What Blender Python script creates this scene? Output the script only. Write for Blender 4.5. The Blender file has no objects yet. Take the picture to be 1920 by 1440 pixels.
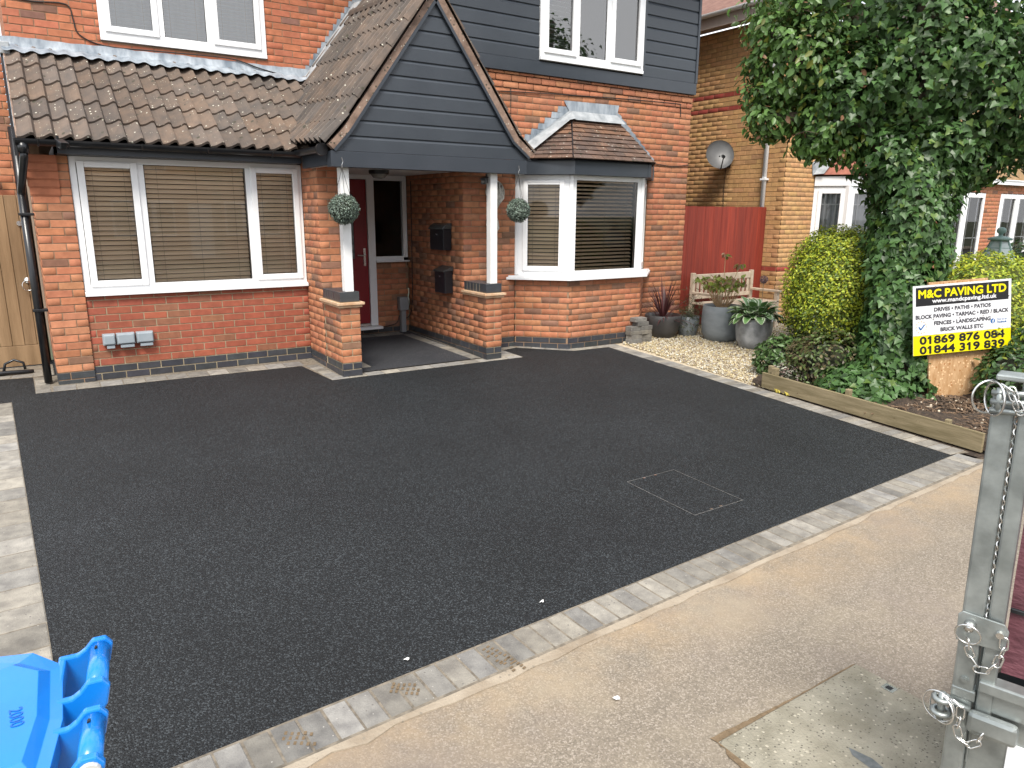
import bpy, math, random
import numpy as np
from mathutils import Vector, Matrix
R = random.Random(7)
NR = np.random.default_rng(11)
S = bpy.context.scene
COL = S.collection
# ------------------------------------------------------------------ camera
cam_d = bpy.data.cameras.new('camera')
cam_d.sensor_width = 36.0
cam_d.lens = 1358.235 / 1920 * 36.0
cam_d.clip_start = 0.05
cam_d.clip_end = 600
cam = bpy.data.objects.new('camera', cam_d)
COL.objects.link(cam)
CP = Vector((-0.104, -8.397, 1.754))
_a, _b, _r = math.radians(33.481), math.radians(-13.37), math.radians(0.396)
FW = Vector((math.sin(_a) * math.cos(_b), math.cos(_a) * math.cos(_b), math.sin(_b)))
RT = Vector((math.cos(_a), -math.sin(_a), 0))
UP = RT.cross(FW)
R2 = RT * math.cos(_r) + UP * math.sin(_r)
U2 = -RT * math.sin(_r) + UP * math.cos(_r)
M = Matrix((R2, U2, -FW)).transposed().to_4x4()
M.translation = CP
cam.matrix_world = M
S.camera = cam
# ------------------------------------------------------------------ sky, sun, exposure
SUN_EL, SUN_AZ = math.radians(54), math.radians(214)   # azimuth clockwise from +Y (behind the camera, a little to its left)
world = bpy.data.worlds.new('World')
S.world = world
world.use_nodes = True
wt = world.node_tree
for n in list(wt.nodes):
    wt.nodes.remove(n)
wo = wt.nodes.new('ShaderNodeOutputWorld')
bg = wt.nodes.new('ShaderNodeBackground')
bg.inputs[1].default_value = 0.128
sky = wt.nodes.new('ShaderNodeTexSky')
sky.sky_type = 'NISHITA'
sky.sun_disc = False
sky.sun_elevation = SUN_EL
sky.sun_rotation = SUN_AZ
sky.dust_density = 2.0
tcn = wt.nodes.new('ShaderNodeTexCoord')
mpn = wt.nodes.new('ShaderNodeMapping')
mpn.inputs['Scale'].default_value = (1.6, 1.6, 3.2)
cn = wt.nodes.new('ShaderNodeTexNoise')
cn.inputs['Scale'].default_value = 1.7
cn.inputs['Detail'].default_value = 7
cn.inputs['Roughness'].default_value = 0.58
cr = wt.nodes.new('ShaderNodeValToRGB')
cr.color_ramp.elements[0].position = 0.36
cr.color_ramp.elements[1].position = 0.53
cm = wt.nodes.new('ShaderNodeMix')
cm.data_type = 'RGBA'
cm.inputs[7].default_value = (7.4, 7.5, 7.7, 1)       # cloud radiance before the 0.13 strength
wt.links.new(tcn.outputs['Generated'], mpn.inputs[0])
wt.links.new(mpn.outputs[0], cn.inputs['Vector'])
wt.links.new(cn.outputs['Fac'], cr.inputs[0])
wt.links.new(cr.outputs[0], cm.inputs[0])
wt.links.new(sky.outputs[0], cm.inputs[6])
wt.links.new(cm.outputs[2], bg.inputs[0])
wt.links.new(bg.outputs[0], wo.inputs[0])
sun_d = bpy.data.lights.new('sun', 'SUN')
sun_d.energy = 2.5
sun_d.angle = math.radians(20)
sun_d.color = (1.0, 0.95, 0.87)
sun = bpy.data.objects.new('sun', sun_d)
COL.objects.link(sun)
sdir = Vector((math.sin(SUN_AZ) * math.cos(SUN_EL), math.cos(SUN_AZ) * math.cos(SUN_EL), math.sin(SUN_EL)))
sun.rotation_euler = sdir.to_track_quat('Z', 'Y').to_euler()
sun.location = (0, 0, 30)
S.view_settings.view_transform = 'Standard'
S.view_settings.look = 'None'
S.view_settings.gamma = 1.0
S.view_settings.use_curve_mapping = False
S.view_settings.exposure = 1.0
S.render.engine = 'CYCLES'
S.cycles.max_bounces = 7
S.cycles.transparent_max_bounces = 12
S.cycles.use_denoising = True
# ------------------------------------------------------------------ helpers
BASE = {}

def root(name, label, cat, loc, group=None):
    o = bpy.data.objects.new(name, None)
    o.empty_display_size = 0.2
    o.location = loc
    COL.objects.link(o)
    o['label'] = label
    o['category'] = cat
    if group:
        o['group'] = group
    BASE[o.name] = Vector(loc)
    return o

def tag(o, label, cat, group=None):
    o['label'] = label
    o['category'] = cat
    if group:
        o['group'] = group
    return o

def struct(o, kind='structure'):
    o['kind'] = kind
    return o

class MB:
    """collects vertices and faces in world coordinates"""
    def __init__(s):
        s.v = []
        s.f = []
        s.c = []
    def add(s, vs, fs, col=None):
        n = len(s.v)
        s.v += [tuple(p) for p in vs]
        s.f += [tuple(i + n for i in f) for f in fs]
        if col is not None:
            s.c += [tuple(col) + (1.0,)] * len(vs)
        return s
    def box(s, x0, x1, y0, y1, z0, z1, col=None):
        vs = [(x, y, z) for z in (z0, z1) for y in (y0, y1) for x in (x0, x1)]
        return s.add(vs, [(0, 2, 3, 1), (4, 5, 7, 6), (0, 1, 5, 4), (2, 6, 7, 3), (0, 4, 6, 2), (1, 3, 7, 5)], col)
    def obox(s, o, ax, ay, az, lx, ly, lz, col=None):
        """box from corner o along three directions"""
        o, ax, ay, az = Vector(o), Vector(ax), Vector(ay), Vector(az)
        vs = [o + ax * (lx * i) + ay * (ly * j) + az * (lz * k) for k in (0, 1) for j in (0, 1) for i in (0, 1)]
        return s.add(vs, [(0, 2, 3, 1), (4, 5, 7, 6), (0, 1, 5, 4), (2, 6, 7, 3), (0, 4, 6, 2), (1, 3, 7, 5)], col)
    def prism(s, poly, off):
        """poly: list of 3-D points, extruded by vector off"""
        n = len(poly)
        off = Vector(off)
        a = [Vector(p) for p in poly]
        vs = a + [p + off for p in a]
        fs = [tuple(range(n - 1, -1, -1)), tuple(range(n, 2 * n))]
        fs += [(i, (i + 1) % n, n + (i + 1) % n, n + i) for i in range(n)]
        return s.add(vs, fs)
    def tube(s, pts, r, k=8, closed=False, cap=True):
        pts = [Vector(p) for p in pts]
        n = len(pts)
        rr = r if isinstance(r, (list, tuple)) else [r] * n
        vs = []
        ref = None
        for i, p in enumerate(pts):
            if closed:
                t = pts[(i + 1) % n] - pts[i - 1]
            else:
                t = pts[min(i + 1, n - 1)] - pts[max(i - 1, 0)]
            t.normalize()
            if ref is None:
                ref = t.orthogonal().normalized()
            ref = (ref - t * ref.dot(t)).normalized()
            b = t.cross(ref)
            for j in range(k):
                a = 2 * math.pi * j / k
                vs.append(p + (ref * math.cos(a) + b * math.sin(a)) * rr[i])
        fs = []
        for i in range(n if closed else n - 1):
            for j in range(k):
                i2 = (i + 1) % n
                fs.append((i * k + j, i * k + (j + 1) % k, i2 * k + (j + 1) % k, i2 * k + j))
        if not closed and cap:
            fs.append(tuple(range(k - 1, -1, -1)))
            fs.append(tuple((n - 1) * k + j for j in range(k)))
        return s.add(vs, fs)
    def lathe(s, prof, c, k=32, sx=1.0):
        """prof: (radius, z) from bottom outside to top inside"""
        vs = []
        for r, z in prof:
            for j in range(k):
                a = 2 * math.pi * j / k
                vs.append((c[0] + r * math.cos(a) * sx, c[1] + r * math.sin(a), c[2] + z))
        fs = []
        for i in range(len(prof) - 1):
            for j in range(k):
                fs.append((i * k + j, i * k + (j + 1) % k, (i + 1) * k + (j + 1) % k, (i + 1) * k + j))
        fs.append(tuple(range(k - 1, -1, -1)))
        return s.add(vs, fs)
    def build(s, name, mat, parent=None, smooth=False, bevel=0.0, seg=2, kind=None):
        me = bpy.data.meshes.new(name)
        b = Vector((0, 0, 0))
        if parent is not None:
            b = BASE[parent.name]
        me.from_pydata([(p[0] - b[0], p[1] - b[1], p[2] - b[2]) for p in s.v], [], s.f)
        if s.c and len(s.c) == len(s.v):
            ca = me.color_attributes.new('Col', 'FLOAT_COLOR', 'POINT')
            ca.data.foreach_set('color', np.array(s.c, dtype=np.float32).ravel())
        if smooth:
            me.polygons.foreach_set('use_smooth', [True] * len(me.polygons))
        me.materials.append(mat)
        o = bpy.data.objects.new(name, me)
        COL.objects.link(o)
        if parent is not None:
            o.parent = parent
        BASE[o.name] = b.copy()
        if bevel:
            m = o.modifiers.new('bevel', 'BEVEL')
            m.width = bevel
            m.segments = seg
            m.limit_method = 'ANGLE'
        if kind:
            o['kind'] = kind
        return o

def npmesh(name, V, faces, mat, parent=None, col=None, kind=None, smooth=False):
    """V (n,3) world coords, faces (m,k) one polygon size"""
    b = np.array(BASE[parent.name]) if parent is not None else np.zeros(3)
    V = np.asarray(V, dtype=np.float32) - b.astype(np.float32)
    F = np.asarray(faces, dtype=np.int32)
    me = bpy.data.meshes.new(name)
    me.vertices.add(len(V))
    me.vertices.foreach_set('co', V.ravel())
    me.loops.add(F.size)
    me.loops.foreach_set('vertex_index', F.ravel())
    me.polygons.add(len(F))
    me.polygons.foreach_set('loop_start', np.arange(len(F), dtype=np.int32) * F.shape[1])
    me.polygons.foreach_set('loop_total', np.full(len(F), F.shape[1], dtype=np.int32))
    me.update(calc_edges=True)
    if smooth:
        me.polygons.foreach_set('use_smooth', [True] * len(F))
    if col is not None:
        c = np.ones((len(V), 4), dtype=np.float32)
        c[:, :3] = col
        ca = me.color_attributes.new('Col', 'FLOAT_COLOR', 'POINT')
        ca.data.foreach_set('color', c.ravel())
    me.materials.append(mat)
    o = bpy.data.objects.new(name, me)
    COL.objects.link(o)
    if parent is not None:
        o.parent = parent
    BASE[o.name] = Vector(b)
    if kind:
        o['kind'] = kind
    return o

def inst(name, me, mtx, parent, color=None):
    """object sharing mesh data, mtx in world space"""
    o = bpy.data.objects.new(name, me)
    COL.objects.link(o)
    b = BASE[parent.name] if parent is not None else Vector((0, 0, 0))
    if parent is not None:
        o.parent = parent
    o.matrix_local = Matrix.Translation(-b) @ mtx
    BASE[o.name] = b
    if color is not None:
        o.color = (color[0], color[1], color[2], 1)
    return o

def mesh_of(name, vs, fs, mat, smooth=False):
    me = bpy.data.meshes.new(name)
    me.from_pydata([tuple(v) for v in vs], [], fs)
    if smooth:
        me.polygons.foreach_set('use_smooth', [True] * len(me.polygons))
    me.materials.append(mat)
    return me

def frame(x, y, z, o):
    m = Matrix((Vector(x), Vector(y), Vector(z))).transposed().to_4x4()
    m.translation = Vector(o)
    return m

def zg(y):
    """height of the sloping front ground"""
    return 0.03 * (max(y, -6.6) + 1) + (0.012 * (y + 6.6) if y < -6.6 else 0)

def clip(poly, p, n):
    """keep the part of a 2-D polygon where (q-p).n >= 0"""
    out = []
    for i in range(len(poly)):
        a, b = poly[i], poly[(i + 1) % len(poly)]
        da = (a[0] - p[0]) * n[0] + (a[1] - p[1]) * n[1]
        db = (b[0] - p[0]) * n[0] + (b[1] - p[1]) * n[1]
        if da >= 0:
            out.append(a)
        if da * db < 0:
            t = da / (da - db)
            out.append((a[0] + (b[0] - a[0]) * t, a[1] + (b[1] - a[1]) * t))
    return out

# ------------------------------------------------------------------ materials
def mat(name, c1, c2=None, scale=6.0, rough=0.6, bump=0.0, bscale=60.0, metal=0.0, spec=0.5, src=None, var=0.0,
        stretch=(1, 1, 1), speck=None, detail=5, contrast=(0.35, 0.65), bdist=0.01, trans=0.0, bstretch=None, coat=0.0, rvar=0.0):
    """procedural Principled material. src: None | 'obj' (object colour) | 'attr' (colour attribute).
    speck: (colour, scale, size, amount)"""
    m = bpy.data.materials.new(name)
    m.use_nodes = True
    t = m.node_tree
    N, L = t.nodes, t.links
    bs = N['Principled BSDF']
    out = N['Material Output']
    bs.inputs['Roughness'].default_value = rough
    bs.inputs['Metallic'].default_value = metal
    bs.inputs['Specular IOR Level'].default_value = spec
    if coat:
        bs.inputs['Coat Weight'].default_value = coat
        bs.inputs['Coat Roughness'].default_value = 0.1
    geo = N.new('ShaderNodeNewGeometry')
    mp = N.new('ShaderNodeMapping')
    mp.inputs['Scale'].default_value = stretch
    L.new(geo.outputs['Position'], mp.inputs[0])
    col = None
    if src == 'obj':
        oi = N.new('ShaderNodeObjectInfo')
        col = oi.outputs['Color']
    elif src == 'attr':
        at = N.new('ShaderNodeAttribute')
        at.attribute_name = 'Col'
        col = at.outputs['Color']
    nz = N.new('ShaderNodeTexNoise')
    nz.inputs['Scale'].default_value = scale
    nz.inputs['Detail'].default_value = detail
    nz.inputs['Roughness'].default_value = 0.6
    L.new(mp.outputs[0], nz.inputs['Vector'])
    rp = N.new('ShaderNodeMapRange')
    rp.inputs[1].default_value, rp.inputs[2].default_value = contrast
    L.new(nz.outputs['Fac'], rp.inputs[0])
    if src:
        mx = N.new('ShaderNodeMix')
        mx.data_type = 'RGBA'
        mx.blend_type = 'MULTIPLY'
        mx.inputs[0].default_value = 1.0
        cr_ = N.new('ShaderNodeMix')
        cr_.data_type = 'RGBA'
        cr_.inputs[6].default_value = tuple(c1) + (1,)
        cr_.inputs[7].default_value = tuple(c2 or c1) + (1,)
        L.new(rp.outputs[0], cr_.inputs[0])
        L.new(col, mx.inputs[6])
        L.new(cr_.outputs[2], mx.inputs[7])
        cur = mx.outputs[2]
    else:
        cr_ = N.new('ShaderNodeMix')
        cr_.data_type = 'RGBA'
        cr_.inputs[6].default_value = tuple(c1) + (1,)
        cr_.inputs[7].default_value = tuple(c2 or c1) + (1,)
        L.new(rp.outputs[0], cr_.inputs[0])
        cur = cr_.outputs[2]
    if var:
        oi2 = N.new('ShaderNodeObjectInfo')
        mr = N.new('ShaderNodeMapRange')
        mr.inputs[3].default_value, mr.inputs[4].default_value = 1 - var, 1 + var
        L.new(oi2.outputs['Random'], mr.inputs[0])
        hs = N.new('ShaderNodeHueSaturation')
        L.new(mr.outputs[0], hs.inputs['Value'])
        L.new(cur, hs.inputs['Color'])
        cur = hs.outputs[0]
    for sp in (speck or []):
        vo = N.new('ShaderNodeTexVoronoi')
        vo.inputs['Scale'].default_value = sp[1]
        L.new(geo.outputs['Position'], vo.inputs['Vector'])
        sep = N.new('ShaderNodeSeparateColor')
        L.new(vo.outputs['Color'], sep.inputs[0])
        g = N.new('ShaderNodeMath')
        g.operation = 'LESS_THAN'
        g.inputs[1].default_value = sp[3]
        L.new(sep.outputs[0], g.inputs[0])
        l = N.new('ShaderNodeMath')
        l.operation = 'LESS_THAN'
        l.inputs[1].default_value = sp[2]
        L.new(vo.outputs['Distance'], l.inputs[0])
        mu = N.new('ShaderNodeMath')
        mu.operation = 'MULTIPLY'
        L.new(g.outputs[0], mu.inputs[0])
        L.new(l.outputs[0], mu.inputs[1])
        ms = N.new('ShaderNodeMix')
        ms.data_type = 'RGBA'
        L.new(mu.outputs[0], ms.inputs[0])
        L.new(cur, ms.inputs[6])
        ms.inputs[7].default_value = tuple(sp[0]) + (1,)
        cur = ms.outputs[2]
    L.new(cur, bs.inputs['Base Color'])
    if rvar:
        rr = N.new('ShaderNodeMapRange')
        rr.inputs[3].default_value, rr.inputs[4].default_value = rough - rvar, rough + rvar
        L.new(nz.outputs['Fac'], rr.inputs[0])
        L.new(rr.outputs[0], bs.inputs['Roughness'])
    if bump:
        nb = N.new('ShaderNodeTexNoise')
        nb.inputs['Scale'].default_value = bscale
        nb.inputs['Detail'].default_value = 4
        mp2 = N.new('ShaderNodeMapping')
        mp2.inputs['Scale'].default_value = bstretch or stretch
        L.new(geo.outputs['Position'], mp2.inputs[0])
        L.new(mp2.outputs[0], nb.inputs['Vector'])
        bp = N.new('ShaderNodeBump')
        bp.inputs['Strength'].default_value = bump
        bp.inputs['Distance'].default_value = bdist
        L.new(nb.outputs['Fac'], bp.inputs['Height'])
        L.new(bp.outputs[0], bs.inputs['Normal'])
    if trans:
        tr = N.new('ShaderNodeBsdfTranslucent')
        L.new(cur, tr.inputs['Color'])
        mxs = N.new('ShaderNodeMixShader')
        mxs.inputs[0].default_value = trans
        L.new(bs.outputs[0], mxs.inputs[1])
        L.new(tr.outputs[0], mxs.inputs[2])
        L.new(mxs.outputs[0], out.inputs[0])
    return m

def glass_mat(name, ior, tint=(1, 1, 1)):
    m = bpy.data.materials.new(name)
    m.use_nodes = True
    t = m.node_tree
    N, L = t.nodes, t.links
    N.remove(N['Principled BSDF'])
    fr = N.new('ShaderNodeFresnel')
    fr.inputs[0].default_value = ior
    tr = N.new('ShaderNodeBsdfTransparent')
    tr.inputs[0].default_value = tuple(tint) + (1,)
    gl = N.new('ShaderNodeBsdfGlossy')
    gl.inputs['Roughness'].default_value = 0.004
    mx = N.new('ShaderNodeMixShader')
    L.new(fr.outputs[0], mx.inputs[0])
    L.new(tr.outputs[0], mx.inputs[1])
    L.new(gl.outputs[0], mx.inputs[2])
    L.new(mx.outputs[0], N['Material Output'].inputs[0])
    return m

def brick_mats(nm, rough=0.82, bump=0.30):
    kw = dict(scale=14, rough=rough, bump=bump, bscale=1.0, bstretch=(38, 38, 120), bdist=0.004, contrast=(0.3, 0.7))
    return (mat(nm + '_piece', (0.78, 0.76, 0.74), (1.12, 1.12, 1.12), src='obj', **kw),
            mat(nm + '_mass', (0.78, 0.76, 0.74), (1.12, 1.12, 1.12), src='attr', **kw))
M_BRICK = brick_mats('rustic_brick')
M_BLUE = brick_mats('blue_brick', rough=0.38, bump=0.06)
M_MORTAR = mat('brown_mortar', (0.20, 0.125, 0.075), (0.28, 0.185, 0.12), scale=9, rough=0.95, bump=0.3, bscale=300)
M_MORTARL = mat('buff_mortar', (0.26, 0.205, 0.13), (0.36, 0.30, 0.20), scale=12, rough=0.95, bump=0.3, bscale=300)
M_UPVC = mat('white_plastic', (0.80, 0.81, 0.82), (0.76, 0.77, 0.78), scale=3, rough=0.28)
M_WOODW = mat('white_painted_timber', (0.78, 0.78, 0.77), (0.70, 0.70, 0.68), scale=2, rough=0.45, bump=0.1, bscale=20, bstretch=(30, 30, 1.5))
M_SID = mat('anthracite_board', (0.031, 0.038, 0.048), (0.038, 0.046, 0.057), scale=2.5, rough=0.42, bump=0.05, bscale=18, bstretch=(3, 30, 60), rvar=0.1, var=0.05)
M_FASC = mat('anthracite_trim', (0.030, 0.037, 0.047), (0.036, 0.043, 0.054), scale=3, rough=0.35)
M_BLACK = mat('black_plastic', (0.008, 0.009, 0.011), (0.014, 0.015, 0.017), scale=8, rough=0.28)
M_TILE = mat('weathered_roof_tile', (0.62, 0.66, 0.70), (1.12, 1.06, 1.0), src='obj', scale=7, rough=0.88, bump=0.4, bscale=120, detail=9, contrast=(0.3, 0.7),
             speck=[((0.50, 0.48, 0.40), 24, 0.21, 0.10), ((0.36, 0.34, 0.26), 52, 0.25, 0.08), ((0.05, 0.045, 0.03), 16, 0.3, 0.07)])
M_LEAD = mat('weathered_lead', (0.13, 0.16, 0.195), (0.36, 0.40, 0.44), scale=7, rough=0.5, bump=0.5, bscale=16, bdist=0.02, stretch=(1, 1, 0.35), detail=8)
M_LEADP = mat('pale_lead', (0.20, 0.22, 0.235), (0.42, 0.44, 0.455), scale=8, rough=0.55, bump=0.5, bscale=20, bdist=0.015, detail=9, contrast=(0.3, 0.72))
M_VERGE = mat('verge_undercloak', (0.13, 0.085, 0.062), (0.27, 0.185, 0.14), scale=11, rough=0.9, bump=0.4, bscale=60, detail=9, speck=[((0.40, 0.36, 0.30), 40, 0.3, 0.12), ((0.05, 0.045, 0.03), 30, 0.3, 0.12)])
M_GLASS = glass_mat('window_glass', 1.62)
M_GLASSS = glass_mat('upper_window_glass', 2.7)
M_DARK = mat('room_lining', (0.05, 0.045, 0.04), (0.07, 0.06, 0.055), rough=0.9)
M_SLAT = mat('tan_blind_slat', (0.70, 0.54, 0.36), (0.78, 0.61, 0.42), scale=4, rough=0.45, stretch=(0.3, 1, 6), var=0.08)
M_SLATW = mat('white_blind_slat', (0.62, 0.65, 0.68), (0.66, 0.68, 0.70), rough=0.5)
M_CORD = mat('blind_cord', (0.25, 0.2, 0.14), rough=0.9)
M_RED = mat('red_door_paint', (0.20, 0.006, 0.015), (0.23, 0.008, 0.018), scale=3, rough=0.3, bump=0.05, bscale=20, bstretch=(40, 40, 3))
M_CHROME = mat('satin_steel', (0.62, 0.62, 0.63), rough=0.25, metal=1.0)
M_GALV = mat('galvanised_steel', (0.24, 0.265, 0.26), (0.37, 0.40, 0.39), scale=9, rough=0.42, metal=0.75, bump=0.06, bscale=60, detail=8, rvar=0.12)
M_ZINC = mat('zinc_plated_wire', (0.62, 0.62, 0.60), (0.72, 0.72, 0.70), scale=20, rough=0.25, metal=0.95)
def grain_mat(name, lo, hi, hi2, scale, patch=None, rough=0.8, bump=1.0, bdist=0.004, spec=0.5, tint=None):
    """coated or bare stone aggregate: every stone its own tone, with relief"""
    m = bpy.data.materials.new(name)
    m.use_nodes = True
    N, L = m.node_tree.nodes, m.node_tree.links
    bs = N['Principled BSDF']
    bs.inputs['Roughness'].default_value = rough
    bs.inputs['Specular IOR Level'].default_value = spec
    geo = N.new('ShaderNodeNewGeometry')
    vo = N.new('ShaderNodeTexVoronoi')
    vo.inputs['Scale'].default_value = scale
    L.new(geo.outputs['Position'], vo.inputs['Vector'])
    sep = N.new('ShaderNodeSeparateColor')
    L.new(vo.outputs['Color'], sep.inputs[0])
    rp = N.new('ShaderNodeValToRGB')
    rp.color_ramp.elements[0].color = tuple(lo) + (1,)
    rp.color_ramp.elements[1].color = tuple(hi2) + (1,)
    e = rp.color_ramp.elements.new(0.72)
    e.color = tuple(hi) + (1,)
    L.new(sep.outputs[0], rp.inputs[0])
    nz = N.new('ShaderNodeTexNoise')
    nz.inputs['Scale'].default_value = 0.9
    nz.inputs['Detail'].default_value = 8
    nz.inputs['Roughness'].default_value = 0.62
    L.new(geo.outputs['Position'], nz.inputs['Vector'])
    mr = N.new('ShaderNodeMapRange')
    mr.inputs[1].default_value, mr.inputs[2].default_value = 0.3, 0.7
    mr.inputs[3].default_value, mr.inputs[4].default_value = (patch or (0.85, 1.15))
    L.new(nz.outputs['Fac'], mr.inputs[0])
    hs = N.new('ShaderNodeHueSaturation')
    L.new(rp.outputs[0], hs.inputs['Color'])
    L.new(mr.outputs[0], hs.inputs['Value'])
    cur = hs.outputs[0]
    if tint:
        # stain in its own shape: (colour, noise scale, threshold low, threshold high, optional line y = a + b x with reach r)
        for col, sc, t0, t1, line in tint:
            n2 = N.new('ShaderNodeTexNoise')
            n2.inputs['Scale'].default_value = sc
            n2.inputs['Detail'].default_value = 9
            n2.inputs['Roughness'].default_value = 0.65
            L.new(geo.outputs['Position'], n2.inputs['Vector'])
            m2 = N.new('ShaderNodeMapRange')
            m2.inputs[1].default_value, m2.inputs[2].default_value = t0, t1
            L.new(n2.outputs['Fac'], m2.inputs[0])
            f = m2.outputs[0]
            if line:
                a_, b_, r_ = line
                dt = N.new('ShaderNodeVectorMath')
                dt.operation = 'DOT_PRODUCT'
                dt.inputs[1].default_value = (b_, -1.0, 0)
                L.new(geo.outputs['Position'], dt.inputs[0])
                m3 = N.new('ShaderNodeMapRange')
                m3.inputs[1].default_value, m3.inputs[2].default_value = -a_, -a_ + r_
                m3.inputs[3].default_value, m3.inputs[4].default_value = 1.0, 0.0
                L.new(dt.outputs['Value'], m3.inputs[0])
                mu = N.new('ShaderNodeMath')
                mu.operation = 'MULTIPLY'
                L.new(f, mu.inputs[0])
                L.new(m3.outputs[0], mu.inputs[1])
                f = mu.outputs[0]
            mx = N.new('ShaderNodeMix')
            mx.data_type = 'RGBA'
            L.new(f, mx.inputs[0])
            L.new(cur, mx.inputs[6])
            mx.inputs[7].default_value = tuple(col) + (1,)
            cur = mx.outputs[2]
    L.new(cur, bs.inputs['Base Color'])
    bp = N.new('ShaderNodeBump')
    bp.inputs['Strength'].default_value = bump
    bp.inputs['Distance'].default_value = bdist
    bp.invert = True
    L.new(vo.outputs['Distance'], bp.inputs['Height'])
    L.new(bp.outputs[0], bs.inputs['Normal'])
    return m
M_TARMAC = grain_mat('black_tarmac', (0.0022, 0.0027, 0.0033), (0.0095, 0.0115, 0.0132), (0.050, 0.058, 0.064), 175, (0.75, 1.2), rough=0.66, spec=0.32, bump=0.8, bdist=0.006,
                     tint=[((0.14, 0.135, 0.125), 38, 0.735, 0.76, None)])
M_PORCHT = mat('grey_tarmac', (0.018, 0.020, 0.025), (0.027, 0.029, 0.034), scale=2, rough=0.85, bump=0.9, bscale=190, bdist=0.006,
               speck=[((0.10, 0.102, 0.11), 120, 0.35, 0.3), ((0.015, 0.015, 0.015), 100, 0.35, 0.28)])
M_BLOCK = mat('grey_paving_block', (0.62, 0.60, 0.58), (1.15, 1.12, 1.05), src='obj', scale=11, rough=0.9, bump=0.35, bscale=130, detail=8, contrast=(0.32, 0.68),
              speck=[((0.12, 0.11, 0.10), 60, 0.25, 0.08), ((0.33, 0.31, 0.28), 70, 0.2, 0.05)])
M_CONC = mat('old_concrete', (0.22, 0.175, 0.125), (0.33, 0.28, 0.215), scale=5, rough=0.95, bump=0.5, bscale=90, detail=8, speck=[((0.2, 0.17, 0.13), 50, 0.3, 0.12)])
M_WOODN = mat('treated_softwood', (0.185, 0.115, 0.055), (0.275, 0.18, 0.095), scale=1.4, rough=0.7, stretch=(9, 9, 0.9), bump=0.2, bscale=2.0, bstretch=(40, 40, 3), detail=8, var=0.12,
              speck=[((0.17, 0.085, 0.035), 7.5, 0.14, 0.5)])
M_WOODR = mat('red_stained_fence', (0.16, 0.018, 0.009), (0.27, 0.036, 0.017), scale=1.6, rough=0.65, stretch=(14, 14, 0.7), bump=0.25, bscale=2.0, bstretch=(50, 50, 2), detail=8, var=0.15)
M_WOODG = mat('greenish_treated_board', (0.14, 0.112, 0.056), (0.255, 0.205, 0.12), scale=2.2, rough=0.8, stretch=(4, 1, 9), bump=0.25, bscale=3, bstretch=(14, 4, 40), detail=8,
              speck=[((0.07, 0.045, 0.02), 14, 0.09, 0.4)])
M_BENCH = mat('bleached_timber', (0.46, 0.37, 0.27), (0.58, 0.48, 0.37), scale=2, rough=0.75, stretch=(5, 5, 5), bump=0.2, bscale=40, var=0.08)
M_PLY = mat('chipboard', (0.36, 0.20, 0.085), (0.50, 0.32, 0.17), scale=14, rough=0.7, bump=0.3, bscale=60, stretch=(2, 2, 0.7), detail=8,
            speck=[((0.66, 0.45, 0.26), 45, 0.4, 0.3), ((0.33, 0.15, 0.05), 38, 0.35, 0.22)])
M_SOIL = mat('bark_soil', (0.018, 0.012, 0.008), (0.075, 0.05, 0.032), scale=18, rough=0.95, bump=1.0, bscale=50, bdist=0.03, detail=9)
M_POTD = mat('dark_grey_pot', (0.05, 0.048, 0.048), (0.066, 0.063, 0.063), scale=5, rough=0.45)
M_POTG = mat('matt_grey_pot', (0.165, 0.185, 0.195), (0.215, 0.235, 0.245), scale=5, rough=0.55, stretch=(1, 1, 2))
M_POTZ = mat('glazed_grey_pot', (0.18, 0.19, 0.195), (0.38, 0.39, 0.40), scale=5, rough=0.22, bump=0.1, bscale=12, detail=7, spec=0.6)
M_STONE = mat('gravel_stone', (0.9, 0.88, 0.86), (1.08, 1.05, 1.0), src='attr', scale=60, rough=0.8)
M_LEAF = mat('leaf_mass', (0.82, 0.85, 0.8), (1.12, 1.1, 1.0), src='attr', scale=12, rough=0.42, trans=0.34, spec=0.5)
M_LEAFO = mat('leaf_piece', (0.82, 0.85, 0.8), (1.12, 1.1, 1.0), src='obj', scale=12, rough=0.42, trans=0.34, spec=0.5)
M_BARK = mat('bark', (0.06, 0.045, 0.03), (0.13, 0.10, 0.07), scale=8, rough=0.9, bump=0.8, bscale=20, bdist=0.02, stretch=(1, 1, 0.3))
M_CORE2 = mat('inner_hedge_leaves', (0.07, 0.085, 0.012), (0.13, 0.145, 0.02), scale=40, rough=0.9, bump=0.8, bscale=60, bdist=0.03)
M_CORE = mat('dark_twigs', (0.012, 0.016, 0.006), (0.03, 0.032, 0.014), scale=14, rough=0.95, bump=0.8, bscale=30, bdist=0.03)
M_BIN = mat('blue_plastic', (0.004, 0.165, 0.56), (0.006, 0.185, 0.61), scale=6, coat=0.25, rough=0.24, bump=0.03, bscale=120, spec=0.55)
M_CABLE = mat('dark_cable', (0.02, 0.016, 0.014), rough=0.6)
M_GREYP = mat('grey_plastic', (0.25, 0.29, 0.32), (0.28, 0.32, 0.35), scale=10, rough=0.4)
M_GREYM = mat('meter_grey', (0.23, 0.24, 0.25), rough=0.5)
# ------------------------------------------------------------------ setting: ground sheets
def sheet(name, pts, m, dz=0.0):
    b = MB()
    b.add([(x, y, zg(y) + dz) for x, y in pts], [tuple(range(len(pts)))])
    return struct(b.build(name, m))

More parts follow.
